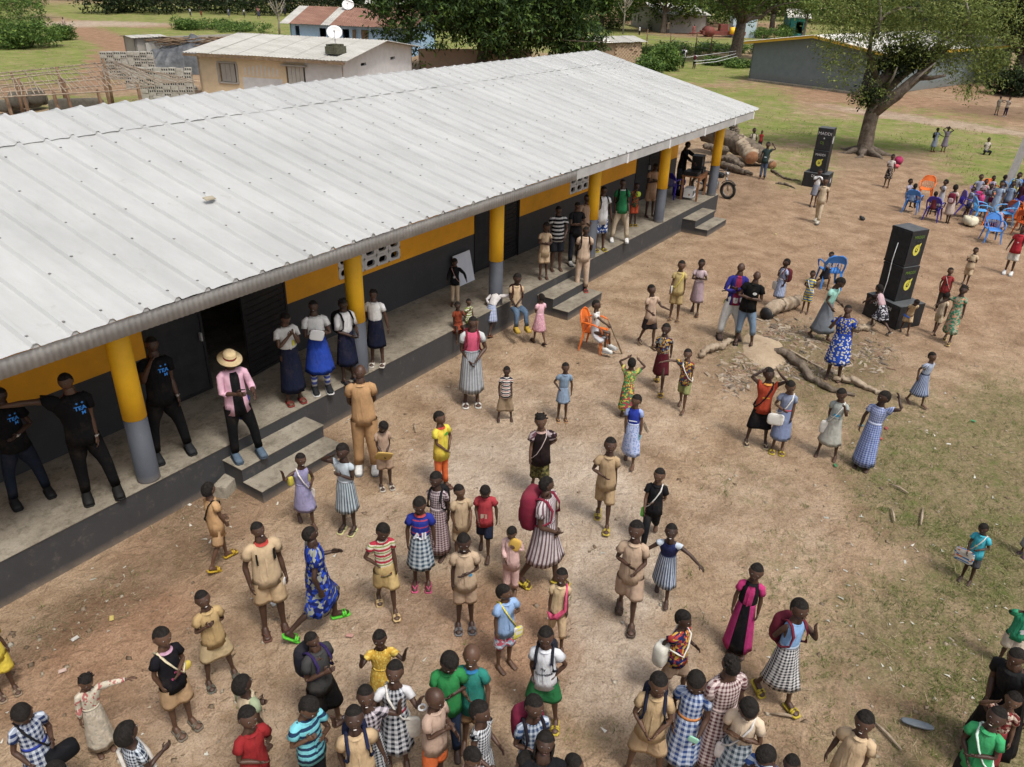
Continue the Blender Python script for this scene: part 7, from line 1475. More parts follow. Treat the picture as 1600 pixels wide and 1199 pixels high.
# ------------------------------------------------------------ chairs, speaker stacks, logs, bags and small things
def plast(n, h): return mat('plastic_' + n, hexc(h), tuple(x * .72 for x in hexc(h)), .42, 3, 0, 0.05, .45)
PB, PBL, PP, PO, POD = plast('blue', '3F7FCB'), plast('sky', '5AA3E0'), plast('purple', '3A2C98'), plast('orange', 'E0702A'), plast('dark_orange', 'B84E1A')
CH = {}
def chair_meshes(m):
    if m.name in CH: return CH[m.name]
    R_ = {}
    mb = MB(); V = []; n, k = 9, 8
    for j in range(k):
        for i in range(n): x = -.21 + .42 * i / (n - 1); y = -.21 + .42 * j / (k - 1); V.append((x * (1.04 - .12 * j / k), y, .43 - .018 * (1 - (x / .21) ** 2) - .01 * (y < -.19)))
    V = np.array(V); V2 = V - [0, 0, .018]; F = [(j * n + i, j * n + i + 1, (j + 1) * n + i + 1, (j + 1) * n + i) for j in range(k - 1) for i in range(n - 1)]
    mb.add(np.vstack([V, V2]), F + [tuple(q + len(V) for q in f[::-1]) for f in F] + [(i, len(V) + i, len(V) + i + 1, i + 1) for i in range(n - 1)], 0, True); R_['seat'] = mb.mesh('seat', m)
    mb = MB(); bt = lambda s, z: (s * (.20 + .02 * math.sin(z * 5)), .20 + .12 * (z - .42) / .4 + .02 - .05 * abs(s) ** 2 * .6, z)
    ar = [(-.205, .19, .42), (-.225, .215, .55), (-.225, .25, .68), (-.18, .285, .79), (-.09, .305, .845), (0, .31, .855), (.09, .305, .845), (.18, .285, .79), (.225, .25, .68), (.225, .215, .55), (.205, .19, .42)]
    mb.tube(ar, .022, 6, caps=False)
    # upper shell and the vents below it
    V = []
    for a, z0 in zip(ar[1:-1], (.55, .60, .645, .66, .665, .66, .645, .60, .55)): V += [a, (a[0] * .96, .22 + .1 * (z0 - .45), z0)]
    mb.add(V, [(2 * i, 2 * i + 1, 2 * i + 3, 2 * i + 2) for i in range(8)], 0, True); mb.add(np.array(V) + [0, .012, 0], [(2 * i, 2 * i + 2, 2 * i + 3, 2 * i + 1) for i in range(8)], 0, True)
    R_['backrest'] = mb.mesh('backrest', m)
    R_['slat'] = MB().tube([(0, .20, .42), (0, .232, .56), (0, .25, .665)], .014, 5, flat=.5).mesh('slat', m)
    for s in (1, -1):
        R_['arm%d' % s] = MB().tube([(s * .225, .23, .62), (s * .255, .12, .655), (s * .265, -.05, .645), (s * .255, -.19, .60), (s * .235, -.225, .50), (s * .215, -.225, .43)], [.022, .026, .026, .024, .02, .02], 6, flat=.7).mesh('armrest', m)
        mb = MB(); 
        for q, (y, yy) in enumerate(((-.20, -.24), (.20, .27))):
            mb = MB(); A_ = [(s * .15, y, .43), (s * .215, y, .43), (s * .255, yy, 0.0), (s * .225, yy, 0.0)]; o = -.05 if y < 0 else .05; A2 = [(s * .20, y - o, .43), (s * .215, y - o, .43), (s * .25, yy - o * .5, 0), (s * .235, yy - o * .5, 0)]
            mb.add(A_ + A2, [(0, 1, 2, 3), (7, 6, 5, 4), (0, 3, 7, 4), (1, 5, 6, 2), (3, 2, 6, 7), (0, 4, 5, 1)]); R_['leg%d%d' % (s, q)] = mb.mesh('leg', m)
    CH[m.name] = R_; return R_
def chair(px, py, m, rz, label, z=0.0, tilt=None, sc=1.0):
    p = at(px, py, z); R_ = chair_meshes(m); t = empty('plastic_chair', (p[0], p[1], z), label, 'chair', 'plastic garden chairs'); t.rotation_euler = (0, 0, rz) if tilt is None else (*tilt, rz); t.scale = (sc,) * 3
    put('seat', R_['seat'], t); put('backrest', R_['backrest'], t)
    for i in range(5): put('slat', R_['slat'], t, ((i - 2) * .068, 0, 0))
    for s in (1, -1):
        put('armrest', R_['arm%d' % s], t)
        for q in (0, 1): put('leg', R_['leg%d%d' % (s, q)], t)
    return t
def camrz(px, py, face, z=0.0):
    p = at(px, py, z); to = CAM[:2] - p[:2]; return math.atan2(to[1], to[0]) + math.radians(face) + math.pi / 2
def chf(px, py, m, face, label, **k): return chair(px, py, m, camrz(px, py, face), label, **k)
chf(928, 545, PO, 72, 'bright orange plastic chair by itself in the yard, holding the girl with the stick', sc=1.02)
chf(1292, 448, PB, 200, 'lone blue plastic chair being pushed by the girl in white', sc=1.12)
chf(1422, 332, PB, 172, 'leftmost blue chair of the group at the right, seen from behind')
chf(1443, 312, PO, -5, 'light orange chair standing empty between the blue and purple ones')
chf(1455, 344, PP, 168, 'purple chair with the child in dark red, second row from the left')
chf(1497, 338, PP, 110, 'purple chair tipped sideways behind the cream sack', tilt=(.35, 0))
chf(1528, 348, PBL, 110, 'sky blue chair facing right beside the cream sack')
chf(1546, 378, PB, 20, 'nearest blue chair, standing apart in front of the group')
chf(1580, 350, POD, 170, 'dark orange chair behind the boy in the red shirt')
chf(1598, 368, POD, 150, 'dark orange chair cut by the right edge')
chf(1556, 330, PO, 0, 'orange chair turned upside down on the pile', z=.45, tilt=(math.pi * .93, .1))
chf(1572, 332, PO, 60, 'second orange chair lying on its side on the pile', z=.35, tilt=(1.4, .3))
chf(1582, 318, PBL, 20, 'sky blue chair just behind the upturned orange ones')
chf(1598, 318, PP, 0, 'purple chair at the right edge below the concrete pole', sc=1.1)
chf(1563, 352, PBL, -60, 'sky blue chair between the nearest blue and the dark orange chairs'); chf(1540, 318, PO, 30, 'orange chair at the back of the group'); chf(1590, 340, PP, 200, 'purple chair behind the dark orange pair')
chf(1522, 330, plast('lilac', '7A68C0'), 90, 'lilac chair half hidden between sack and bags')
p = at(1052, 309, G); chair(1052, 309, PP, camrz(1052, 309, 140, G), 'purple chair on the porch behind the sound table', z=G)

# speaker stacks: every cabinet a thing
M_SPK = mat('speaker_black', (.014, .014, .015), (.024, .024, .026), .7, 8, 0, .3); M_SPT = mat('speaker_top', (.06, .065, .07), (.10, .105, .11), .6, 6); M_YEL = mat('print_yellow', (.62, .56, .08), (.5, .46, .08), .6, 10, 0, 0); M_WPR = mat('print_white', (.5, .5, .5), (.42, .42, .42), .6, 10, 0, 0); M_GRN = mat('print_green', (.12, .2, .03), (.1, .17, .03), .6, 10, 0, 0)
def txt(s, size, m, name='lettering', ext=.002):
    cu = bpy.data.curves.new('t', 'FONT'); cu.body = s; cu.size = size; cu.align_x = 'CENTER'; cu.align_y = 'CENTER'; cu.resolution_u = 2; cu.extrude = ext
    o = bpy.data.objects.new('t', cu); COL.objects.link(o); bpy.context.view_layer.update(); me = bpy.data.meshes.new_from_object(o.evaluated_get(bpy.context.evaluated_depsgraph_get())); bpy.data.objects.remove(o); me.materials.clear(); me.materials.append(m)
    me.transform(Matrix.Rotation(math.pi / 2, 4, 'X')); me.name = name; return me
def cabinet(pos, z, size, rz, label, prints=(), name='speaker_cabinet'):
    w, d, h = size; t = empty(name, (pos[0], pos[1], z), label, 'speaker', 'black speaker cabinets', rz)
    mb = MB(); mb.box((0, 0, h / 2), (w, d, h - .004)); put('cabinet', mb.mesh('cabinet', M_SPK), t); MB().box((0, 0, h + .001), (w - .01, d - .01, .006)).build('top_panel', M_SPT, t)
    gr = MB(); gr.span((-w / 2 + .03, -d / 2 - .012, .03), (w / 2 - .03, -d / 2 - .001, h - .03)); gr.build('grille', M_SPK, t)
    for sx in (-1, 1):
        for zz in (.03, h - .03): MB().box((sx * (w / 2 - .02), -d / 2 - .004, zz), (.05, .015, .05)).build('corner_guard', M_STEEL, t)
    hd = MB().tube([(w / 2 + .004, -.08, h * .7), (w / 2 + .03, -.05, h * .7), (w / 2 + .03, .05, h * .7), (w / 2 + .004, .08, h * .7)], .008, 5).build('handle', M_STEEL, t)
    for kind, s, sz, side, x, zz, m in prints:
        if kind == 'text': me = txt(s, sz, m); o = put('lettering', me, t)
        else:
            mb = MB(); n = 26; a = np.linspace(0, 2 * np.pi, n, endpoint=False)
            for r0, r1 in (((.42, 1.0)) if kind == 'ring' else (0, 1.0),):
                V = [(r * sz * math.cos(q) * .82, 0, r * sz * math.sin(q)) for r in (r0, r1) for q in a]; mb.add(V, [(i, (i + 1) % n, n + (i + 1) % n, n + i) for i in range(n)])
            if kind == 'ring': mb.add([(-.03, 0, .0), (sz * .75, 0, sz * .55), (sz * .95, 0, sz * 1.25), (sz * .5, 0, sz * 1.05)], [(0, 1, 2, 3)]); mb.add([(.12 * sz * math.cos(q), -.001, .18 * sz * math.sin(q)) for q in a], [tuple(range(n))])
            o = mb.build('emblem', m, t)
        if side == 'f': o.location = (x, -d / 2 - .0145, zz)
        else: o.location = (-w / 2 - .004, x, zz); o.rotation_euler = (0, 0, -math.pi / 2)
        if side == 'r': o.location = (w / 2 + .004, x, zz); o.rotation_euler = (0, 0, math.pi / 2)
    return t
def at2(px, py): p = at(px, py, 0); return p
p = at(1391, 500, 0); A2 = camrz(1391, 500, -38)   # near stack: broad side towards the porch, printed narrow side to the right
EM = lambda sd: (('ring', '', .13, sd, 0, .38, M_YEL), ('text', 'MADDI', .10, sd, 0, .68, M_GRN))
cabinet(p, 0, (1.0, .78, .56), A2, 'large low bass cabinet at the foot of the near speaker stack', (('text', 'DJ MADDI', .12, 'f', 0, .42, M_WPR),))
cabinet(p + [.06, .08, 0], .566, (.56, .52, .82), A2, 'middle black speaker cabinet of the near stack with yellow emblem', EM('r'))
cabinet(p + [.09, .10, 0], 1.394, (.56, .52, .84), A2 + .03, 'topmost black speaker cabinet of the near stack with yellow emblem', EM('r'))
pc = p + [.09, .1, 0]; d_ = np.array([math.sin(A2), -math.cos(A2), 0])
o = MB().tube([pc + d_ * .29 + [0, 0, 1.9], pc + d_ * .33 + [0, 0, 1.5], pc + d_ * .30 + [-.05, 0, 1.0], pc + d_ * .34 + [-.08, 0, .58]], .009, 5).build('cable', M_VENT); tag(o, 'pale cable hanging down the side of the near speaker stack', 'cable')
p = at(1275, 291, 0); A3 = camrz(1275, 291, -12)
cabinet(p, 0, (.95, .75, .56), A3, 'large low bass cabinet at the foot of the far speaker stack', (('text', 'DJ  DJ', .14, 'f', 0, .45, M_WPR), ('disc', '', .12, 'r', .1, .28, M_WPR)))
cabinet(p + [.02, .02, 0], .566, (.56, .52, .84), A3, 'middle black speaker cabinet of the far stack with yellow emblem', (('ring', '', .13, 'f', 0, .38, M_YEL), ('text', 'MADDI', .12, 'f', 0, .68, M_WPR)))
cabinet(p + [.05, .02, 0], 1.414, (.56, .52, .82), A3 + .02, 'topmost black speaker cabinet of the far stack with white lettering', (('text', 'MADDI', .16, 'f', 0, .62, M_WPR), ('disc', '', .03, 'f', 0, .45, M_WPR), ('text', 'DJ', .14, 'f', -.05, .28, M_GRN), ('disc', '', .15, 'r', .05, .38, M_WPR)))

# sound table, laptop gear and chair legs under the far end of the porch roof
tb = at(1086, 309, G); t = empty('sound_table', (tb[0], tb[1] + .1, G), 'old wooden table with sound gear on the far end of the porch', 'table', None, math.radians(8))
MW = mat('table_wood', (.20, .085, .035), (.32, .15, .07), .6, 5)
MB().box((0, 0, .78), (1.15, .62, .035)).build('tabletop', MW, t)
for sx in (-.52, .52):
    for sy in (-.26, .26): MB().box((sx, sy, .38), (.055, .055, .76)).build('leg', MW, t)
MB().box((0, -.27, .70), (1.0, .03, .10)).build('apron', MW, t); MB().box((0, .0, .18), (1.0, .04, .05)).build('stretcher', MW, t)
for i, (dx, dz, sx, sy, sz, lab, c_s) in enumerate(((-.25, .80, .55, .45, .12, 'black mixing desk on the sound table', 'mixer'), (.22, .80, .42, .40, .16, 'black amplifier on the sound table', 'amplifier'), (.12, .965, .40, .34, .40, 'dark loudspeaker box standing on the amplifier', 'speaker'), (-.3, .08, .4, .3, .3, 'pale carton under the sound table', 'carton'))):
    o = MB().box((0, 0, sz / 2), (sx, sy, sz)).box((-.1, -sy / 2 - .005, sz / 2), (.14, .012, sz * .5), m=1).box((.1, -sy / 2 - .005, sz / 2), (.1, .012, sz * .3), m=1).build(c_s.replace(' ', '_'), [M_STEEL if i < 3 else M_DISH, M_SPT], loc=(tb[0] + dx, tb[1] + .1, G + dz), rz=math.radians(8)); tag(o, lab, c_s)
# motorcycle behind the end of the porch
def motorbike(px, py, face):
    p = at(px, py, 0); t = empty('motorcycle', (p[0], p[1], 0), 'black motorcycle parked at the end of the porch behind the last column', 'motorcycle', None, camrz(px, py, face)); MT = mat('tyre', (.014, .014, .014), (.03, .028, .026), .9, 20); MC = mat('chrome', (.4, .4, .4), (.5, .5, .5), .3, 5, .8)
    for y in (-.62, .62):
        a = np.linspace(0, 2 * np.pi, 25); o = MB().tube([(0, y + .27 * math.cos(q), .31 + .27 * math.sin(q)) for q in a], .05, 8, caps=False).build('wheel', MT, t)
        mb = MB(); mb.tube([(0, y + .20 * math.cos(q), .31 + .20 * math.sin(q)) for q in a], .014, 5, caps=False)
        for q in a[::3]: mb.tube([(0, y, .31), (0, y + .2 * math.cos(q), .31 + .2 * math.sin(q))], .006, 4)
        mb.build('rim', MC, o)
        MB().tube([(0, y + .34 * math.cos(q), .33 + .34 * math.sin(q)) for q in np.linspace(.6, 2.5, 8)], .05, 6, flat=.3).build('mudguard', M_STEEL, t)
    mb = MB(); soft(mb, (0, -.16, .80), (.24, .46, .22)); mb.build('fuel_tank', M_STEEL, t); mb = MB(); soft(mb, (0, .34, .80), (.26, .66, .12), k=4); mb.build('saddle', M_STEEL, t)
    mb = MB(); soft(mb, (0, 0, .40), (.26, .42, .34), k=4); mb.build('engine', MC, t); MB().tube([(0, -.62, .31), (0, -.42, .95)], .03, 6).build('fork', MC, t)
    MB().tube([(-.34, -.28, 1.04), (-.15, -.38, 1.0), (.15, -.38, 1.0), (.34, -.28, 1.04)], .016, 6).build('handlebar', M_STEEL, t); mb = MB(); soft(mb, (0, -.50, .88), (.17, .14, .17)); mb.build('headlight', MC, t)
    MB().tube([(.14, .05, .3), (.16, .4, .3), (.16, .8, .36)], .04, 8).build('exhaust', MC, t); MB().box((0, .72, .84), (.3, .3, .03)).build('rack', M_STEEL, t)
motorbike(1112, 306, 62)
# fallen trunks beyond the porch
M_LOG = mat('dead_wood', (.075, .06, .046), (.21, .17, .132), .95, 4, 0, 1.0, .1, 10, 7, .3, .7, .05); M_CUT = mat('cut_face', (.25, .115, .06), (.34, .19, .11), .9, 8); M_DEBK = mat('stripped_bark', (.22, .165, .115), (.38, .31, .235), .9, 5, 0, .6, .1, 12)
def log(name, label, pts, r, mats=None, cut=None, n=16, wob=.06, group=None):
    P_ = np.array(pts, float); k = 26; t = np.linspace(0, len(P_) - 1, k); Q = np.stack([np.interp(t, range(len(P_)), P_[:, i]) for i in range(3)], 1); Q[1:-1] += RNG.randn(k - 2, 3) * wob * .25 + np.sin(np.linspace(0, 7, k - 2))[:, None] * wob * .8 * np.array([.5, .5, .3])
    R_ = np.interp(t, range(len(P_)), r if hasattr(r, '__len__') else [r] * len(P_)) * (1 + RNG.randn(k) * .05); mb = MB(); mb.tube(Q, R_, n)
    V = mb.v[0]; C_ = np.repeat(Q, n, 0); ag = np.tile(np.arange(n), k); rid = np.sin(ag * 2.4 + np.repeat(np.arange(k), n) * .35) * .10 + np.sin(ag * 5.1) * .06 + RNG.randn(len(V)) * .05; mb.v[0] = C_ + (V - C_) * (1 + rid)[:, None]
    if cut is not None: e = 0 if cut == 0 else -1; d = Q[0] - Q[1] if cut == 0 else Q[-1] - Q[-2]; d /= np.linalg.norm(d); mb.tube([Q[e] + d * .002, Q[e] + d * .02], [R_[e] * .93, R_[e] * .9], 14, 1)
    o = mb.build(name, [mats or M_LOG, M_CUT]); return tag(o, label, 'log', group)
a_ = lambda x, y, z=0.: at(x, y, 0) + [0, 0, z]
log('fallen_trunk', 'thick pale fallen trunk running behind the last column of the porch', [a_(1098, 236, .8), a_(1130, 244, .75), a_(1158, 250, .6), a_(1190, 262, .45)], [.34, .40, .42, .30])
log('sawn_log', 'short sawn log with a red-brown cut end facing the yard', [a_(1150, 246, .75), a_(1172, 262, .42)], [.33, .33], M_DEBK, 1)
log('forked_root', 'twisted root limb lying in front of the thick fallen trunk', [a_(1120, 258, .2), a_(1140, 262, .35), a_(1158, 268, .2)], [.14, .22, .12]); log('forked_root', 'gnarled root stub sticking out left behind the last column', [a_(1096, 246, 1.5), a_(1104, 240, 1.3), a_(1124, 244, .9)], [.12, .18, .2]); log('forked_root', 'lower gnarled stub behind the last column', [a_(1096, 262, .9), a_(1110, 256, .7), a_(1130, 254, .5)], [.10, .15, .2])
log('forked_root', 'upright broken splinter of the fallen trunk', [a_(1142, 240, .9), a_(1138, 240, 1.7)], [.25, .06]); log('dead_branch', 'thin dead branch on the grass right of the sawn log', [a_(1205, 268, .05), a_(1225, 280, .05), a_(1250, 284, .03)], [.05, .04, .02]); log('dead_branch', 'short crooked branch on the bare soil below the sawn log', [a_(1212, 288, .04), a_(1230, 291, .05), a_(1242, 296, .03)], [.05, .05, .02])
log('round_log', 'short round log lying right of the boy in teal', [a_(1194, 258, .16), a_(1206, 264, .16)], .18, M_DEBK, 1); log('dead_branch', 'bleached roots heaped under the fallen trunk', [a_(1125, 262, .15), a_(1150, 272, .2), a_(1175, 276, .1)], [.12, .14, .06])
# yard debris field: charred log, flat stones, roots and chips
log('charred_log', 'pale thick log with a charred black end behind the man in black', [a_(1196, 501, .20), a_(1222, 488, .22), a_(1250, 478, .16)], [.15, .16, .10], M_DEBK)
o = MB().tube([a_(1193, 502, .17), a_(1199, 500, .18)], [.145, .165], 12).build('charred_end', M_STEEL); tag(o, 'burnt black crust on the end of the thick log', 'charcoal')
log('peeled_log', 'light brown peeled log lying left of the debris', [a_(1092, 562, .10), a_(1110, 554, .14), a_(1128, 545, .13), a_(1142, 537, .08)], [.05, .075, .07, .05], M_DEBK)
log('surface_root', 'long grey-brown root crossing the debris from left to lower right', [a_(1208, 556, .10), a_(1228, 562, .12), a_(1250, 578, .10), a_(1266, 596, .08), a_(1300, 612, .06), a_(1335, 620, .03)], [.07, .10, .085, .08, .06, .035]); log('surface_root', 'pale root leading from the debris to the right', [a_(1300, 596, .08), a_(1335, 604, .10), a_(1372, 616, .05), a_(1392, 626, .02)], [.045, .065, .05, .02], M_DEBK)
log('surface_root', 'short pale root under the bending boy', [a_(1338, 520, .06), a_(1362, 512, .08)], [.07, .08], M_DEBK); log('pole', 'long thin stick lying across the debris', [a_(1232, 552, .08), a_(1286, 580, .04)], .02, M_DEBK, wob=.01)
mb = MB(); 
for i in range(16): q = 2 * math.pi * i / 16
sv = np.array([(.78 * r_ * math.cos(a) * 1.25 * (1 + .12 * math.sin(3 * a)), .62 * r_ * math.sin(a) * (1 + .15 * math.cos(2 * a + 1)), .17 * (1 - r_ * r_) ** 1.3 - .015 + .02 * random.random()) for r_ in np.linspace(.02, 1, 6) for a in np.linspace(0, 2 * np.pi, 20, endpoint=False)]); c0_ = a_(1195, 548)
mb.add(sv, [(j * 20 + i, j * 20 + (i + 1) % 20, (j + 1) * 20 + (i + 1) % 20, (j + 1) * 20 + i) for j in range(5) for i in range(20)] + [tuple(range(20))[::-1]], 0, True); o = mb.build('sand_mound', mat('pale_sand', (.30, .225, .15), (.42, .33, .235), .95, 3, 0, .8, .1, 14, 8, .3, .7, .03), loc=tuple(c0_), rz=.6); tag(o, 'low mound of pale sand under the feet of the man in black', 'sand mound')
def shards(n, seed, reg, lo, hi, ms, name, label):
    r = np.random.RandomState(seed); mb = MB()
    for i in range(n):
        e = reg[r.randint(len(reg))]; px, py = e[0] + r.randn() * e[2] * .45, e[1] + r.randn() * e[3] * .45; p = at(px, py, 0); l = lo + (hi - lo) * r.rand() ** 2; w, h = l * r.uniform(.15, .5), l * r.uniform(.06, .2)
        p[2] = float(ground_z(p[0], p[1])); R_ = rotz(r.rand() * 6.28) @ rotx(r.randn() * .25); mb.box(p + [0, 0, h * .4], (l, w, h), rot=R_, m=r.randint(len(ms)), taper=r.uniform(.5, .95))
    o = mb.build(name, ms); return tag(o, label, name.replace('_', ' '), kind='stuff')
REG = [(1260, 530, 60, 32), (1210, 520, 30, 25), (1310, 560, 60, 40), (1170, 575, 55, 30), (1370, 555, 40, 30), (1240, 575, 50, 25), (1150, 600, 30, 20)]
shards(1500, 3, REG, .03, .20, [M_DEBK, M_LOG, mat('flat_stone', (.22, .175, .13), (.34, .29, .23), .9, 8), mat('brown_chip', (.16, .10, .065), (.25, .17, .12), .9, 8)], 'wood_chips', 'wood chips, bark flakes and broken stones strewn around the roots')
shards(150, 4, [(320, 790, 70, 30), (180, 900, 120, 60), (450, 790, 60, 20), (600, 690, 60, 40), (700, 600, 60, 30), (1420, 700, 120, 60), (1450, 980, 150, 120), (1380, 850, 100, 80)], .03, .09, [M_DEBK, M_PEB, M_LIT], 'rubble', 'small rubble and husks near the plinth and over the yard')
# single finds on the ground
def slab(name, label, cat, px, py, size, rz, m, z=.02): p = at(px, py, 0); o = MB().box((0, 0, 0), size, taper=.9).build(name, m, loc=(p[0], p[1], z + float(ground_z(p[0], p[1]))), rz=rz); return tag(o, label, cat)
p = at(1148, 468, .9) - [0, 0, .87]; o = MB().add([p + [-.22, .16, .9], p + [0, .0, .95], p + [.25, -.18, .92], p + [.25, -.18, .83], p + [0, .02, .84], p + [-.22, .18, .80]], [(0, 1, 4, 5), (1, 2, 3, 4)]).build('yellow_ribbon', M_YEL); tag(o, 'strip of yellow plastic stretched between the two men with folded arms', 'ribbon')
slab('cement_lump', 'broken cement lump leaning by the nearest steps', 'stone', 355, 766, (.42, .24, .20), .4, M_CONC, .08)
MSH = mat('grey_plastic', (.10, .12, .14), (.16, .18, .2), .6, 5)
p = at(1432, 1135, 0); mb = MB(); soft(mb, (0, 0, .02), (.34, .10, .035), k=2.6); o = mb.build('sandal_sole', MSH, loc=(p[0], p[1], .02), rz=-1.3); tag(o, 'lost grey sandal sole on the dry grass at the lower right', 'sandal')
p = at(1347, 344, 0); mb = MB(); soft(mb, (0, 0, .04), (.32, .15, .09)); soft(mb, (.05, .05, .06), (.2, .08, .1)); o = mb.build('lost_shoe', M_STEEL, loc=(p[0], p[1], .02), rz=.4); tag(o, 'single dark shoe lying on the bare ground', 'shoe')
for (x, y, h, lab) in ((175, 968, 'CDB52A', 'yellow scrap of plastic near the plinth'), (1384, 672, 'B5303A', 'red scrap of plastic on the dry grass'), (1375, 688, 'C24A2A', 'orange-red wrapper below the red scrap'), (1345, 668, '5A8A94', 'faded teal wrapper on the grass'), (1520, 660, '2A9A5A', 'green bottle cap scrap on the grass at the right'), (1305, 728, '2A8A4A', 'green scrap by the debris'), (546, 993, 'C88A7A', 'pinkish wrapper behind the charcoal shirt'), (427, 945, 'CFCFCB', 'white paper scrap beside the tall khaki boy'), (478, 755, 'B0B0AC', 'pale scrap on the lower step'), (1212, 368, 'D2C83A', 'yellow scrap by the farthest steps'), (98, 1050, 'D2B0A0', 'pale wrapper on the red soil at the left'), (118, 1000, 'C9C4BA', 'white crumpled paper left of the yellow scrap'), (1365, 672, 'C26A74', 'pink rag on the dry grass')):
    slab('scrap', lab, 'scrap', x, y, (.085, .05, .008), random.uniform(0, 3), mat('scrap_' + h, desat(hexc(h), .3, .85), None, .6, 20), .03)
for (x, y, l, rz, lab) in ((1395, 806, .35, .3, 'pale dry corn husk on the grass'), (1440, 808, .5, .1, 'long pale stalk beside the husk'), (1405, 765, .3, 1.2, 'bent pale stick above the husk'), (1010, 668, .35, .7, 'short straw coloured stick mid yard'), (648, 670, .3, .8, 'dry stick near the plinth'), (1385, 1150, .4, 1.0, 'bleached wood piece near the sandal sole'), (1225, 1120, .3, 2, 'dry maize cob by the girl in the checked skirt')):
    p = at(x, y, 0); d = np.array([math.cos(rz), math.sin(rz), 0]) * l / 2; tag(MB().tube([p - d + [0, 0, .02], p + [0, 0, .035], p + d + [0, 0, .015]], [.012, .02, .008], 5).build('dry_stalk', M_DEBK), lab, 'stalk')
p = roofp = np.array([2.41, 1.25, 3.93]); mb = MB(); mb.box((0, 0, .012), (.17, .11, .014), taper=.92); o = mb.build('sandal_piece', mat('cream_foam', (.36, .32, .24), None, .7, 9), loc=tuple(p + [0, 0, .02])); o.rotation_euler = (math.atan(SL), 0, -.1); tag(o, 'cream coloured foam piece lying on the silver roof', 'foam piece')
# white board leaning at the wall, tricolour bunting
o = MB().box((0, 0, .36), (.62, .03, .72)).build('white_board', mat('board_white', (.62, .65, .72), (.7, .72, .78), .5, 4, 0, .1), loc=(9.0, 1.42, G + .0)); o.rotation_euler = (-.22, 0, 0); tag(o, 'white board leaning against the charcoal wall on the porch', 'board')
bn = empty('bunting', (0, 0, 0), 'orange, white and green ribbon strung from the porch wall to the third column', 'ribbon')
for i, (cl) in enumerate(('CFCFCF', '2E8A4A', 'C8552A', 'C8552A', 'CFCFCF', '2E8A4A')):
    q0, q1 = np.array([9.5, 1.6, 2.55]), np.array([9.2 + 3.2, .3, 3.1]); A_, B_ = q0 + (q1 - q0) * i / 6, q0 + (q1 - q0) * (i + 1) / 6; s0, s1 = -.25 * math.sin(math.pi * i / 6), -.25 * math.sin(math.pi * (i + 1) / 6)
    MB().add([A_ + [0, 0, s0], B_ + [0, 0, s1], B_ + [0, .03, s1 - .16], A_ + [0, .03, s0 - .15]], [(0, 1, 2, 3)]).build('ribbon', cloth(('plain', cl)), bn)
# concrete pole at the right edge
p = at(1566, 308, 0); t = empty('utility_pole', (p[0], p[1], 0), 'leaning pale concrete pole at the right edge by the chairs', 'pole'); mb = MB(); top = np.array([.75, -.62, 7.5])
mb.tube([(0, 0, -.2), top * .5, top], [.20, .17, .14], 4, smooth=False, phase=.78); mb.build('shaft', mat('pole_concrete', (.33, .32, .30), (.42, .41, .385), .9, 6), t)
for i in range(12): z = .7 + i * .52; q = top * z / 7.5; MB().box(q + [-.14 * .5, -.15 * .5, 0], (.06, .05, .30), .9).build('recess', M_FASC, t)
# low bench-like slab, cream sack, bags on the ground
def sack(px, py, s, rz, m, name, label, cat, z=0): p = at(px, py, z); mb = MB(); soft(mb, (0, 0, s[2] / 2), s, k=2.6); soft(mb, (s[0] * .25, 0, s[2] * .62), (s[0] * .55, s[1] * .6, s[2] * .6)); mb.v = [q + RNG.randn(*q.shape) * s[2] * .055 for q in mb.v]; o = mb.build(name, m, loc=(p[0], p[1], z), rz=rz); return tag(o, label, cat)
sack(1514, 352, (.62, .42, .30), .5, cloth(('plain', 'CFC8AE')), 'cream_sack', 'bulging cream sack between purple and sky blue chairs', 'sack')
sack(1403, 256, (.5, .35, .3), .3, cloth(('plain', 'A02A58')), 'pink_bag', 'magenta school bag lying at the foot of the big tree', 'bag'); sack(1400, 262, (.3, .25, .14), .3, cloth(('plain', 'C85060')), 'red_cloth', 'small red cloth beside the magenta bag', 'cloth'); sack(1530, 350 - 30, (.4, .2, .35), .3, cloth(('plain', 'B5336A')), 'pink_bag', 'bright pink bag among the chairs', 'bag', z=.5)
o = MB().tube([at(1128, 455, 1.15), at(1152, 452, 1.15)], .014, 5).build('baton', M_STEEL)
tag(o, 'short dark rod held under the arm of the man in the purple jersey', 'rod'); o.location = (0, 0, -.0)

# things people wear or carry
def worn(pt, mb, name, mats, label, cat, bone='spine'):
    T_ = pt.T; g = pack(mb, T_.weights, T_, bone); V = pt.fin(deform(T_, g, pt.R, pt.P)); root = empty_like(pt); o = gobj(name, g, V, mats, None); o.location = (pt.pos[0], pt.pos[1], pt.z); o.rotation_euler = (0, 0, pt.rz); o.scale = (pt.H,) * 3; return tag(o, label, cat)
def empty_like(pt): return None
def backpack(key, col, label, col2=None, big=1.0, cat='backpack'):
    pt = PEOPLE[key]; p = pt.T.p; c = p['ch']; sh = p['sh']; mb = MB(); y = c[1] + .055
    soft(mb, (0, y, sh - .125), (.17 * big, .10 * big, .26 * big), k=3.6); soft(mb, (0, y + .045 * big, sh - .17), (.12 * big, .04, .12 * big), k=3.6, m=1)
    for s in (1, -1):
        x = s * .052; mb.tube([(x, y - .03, sh - .02), (x * 1.1, c[1] * .4, sh + .026), (x * 1.15, -c[1] * .55, sh + .016), (x * 1.2, -c[1] - .020, sh - .05), (x * 1.4, -c[1] - .016, sh - .14), (s * (c[0] + .018), -.01, sh - .19), (s * c[0] * .8, y - .03, sh - .22)], .0125, 5, 1, flat=.6)
    return worn(pt, mb, 'backpack', [cloth(('plain', col)), cloth(('plain', col2 or col))], label, cat)
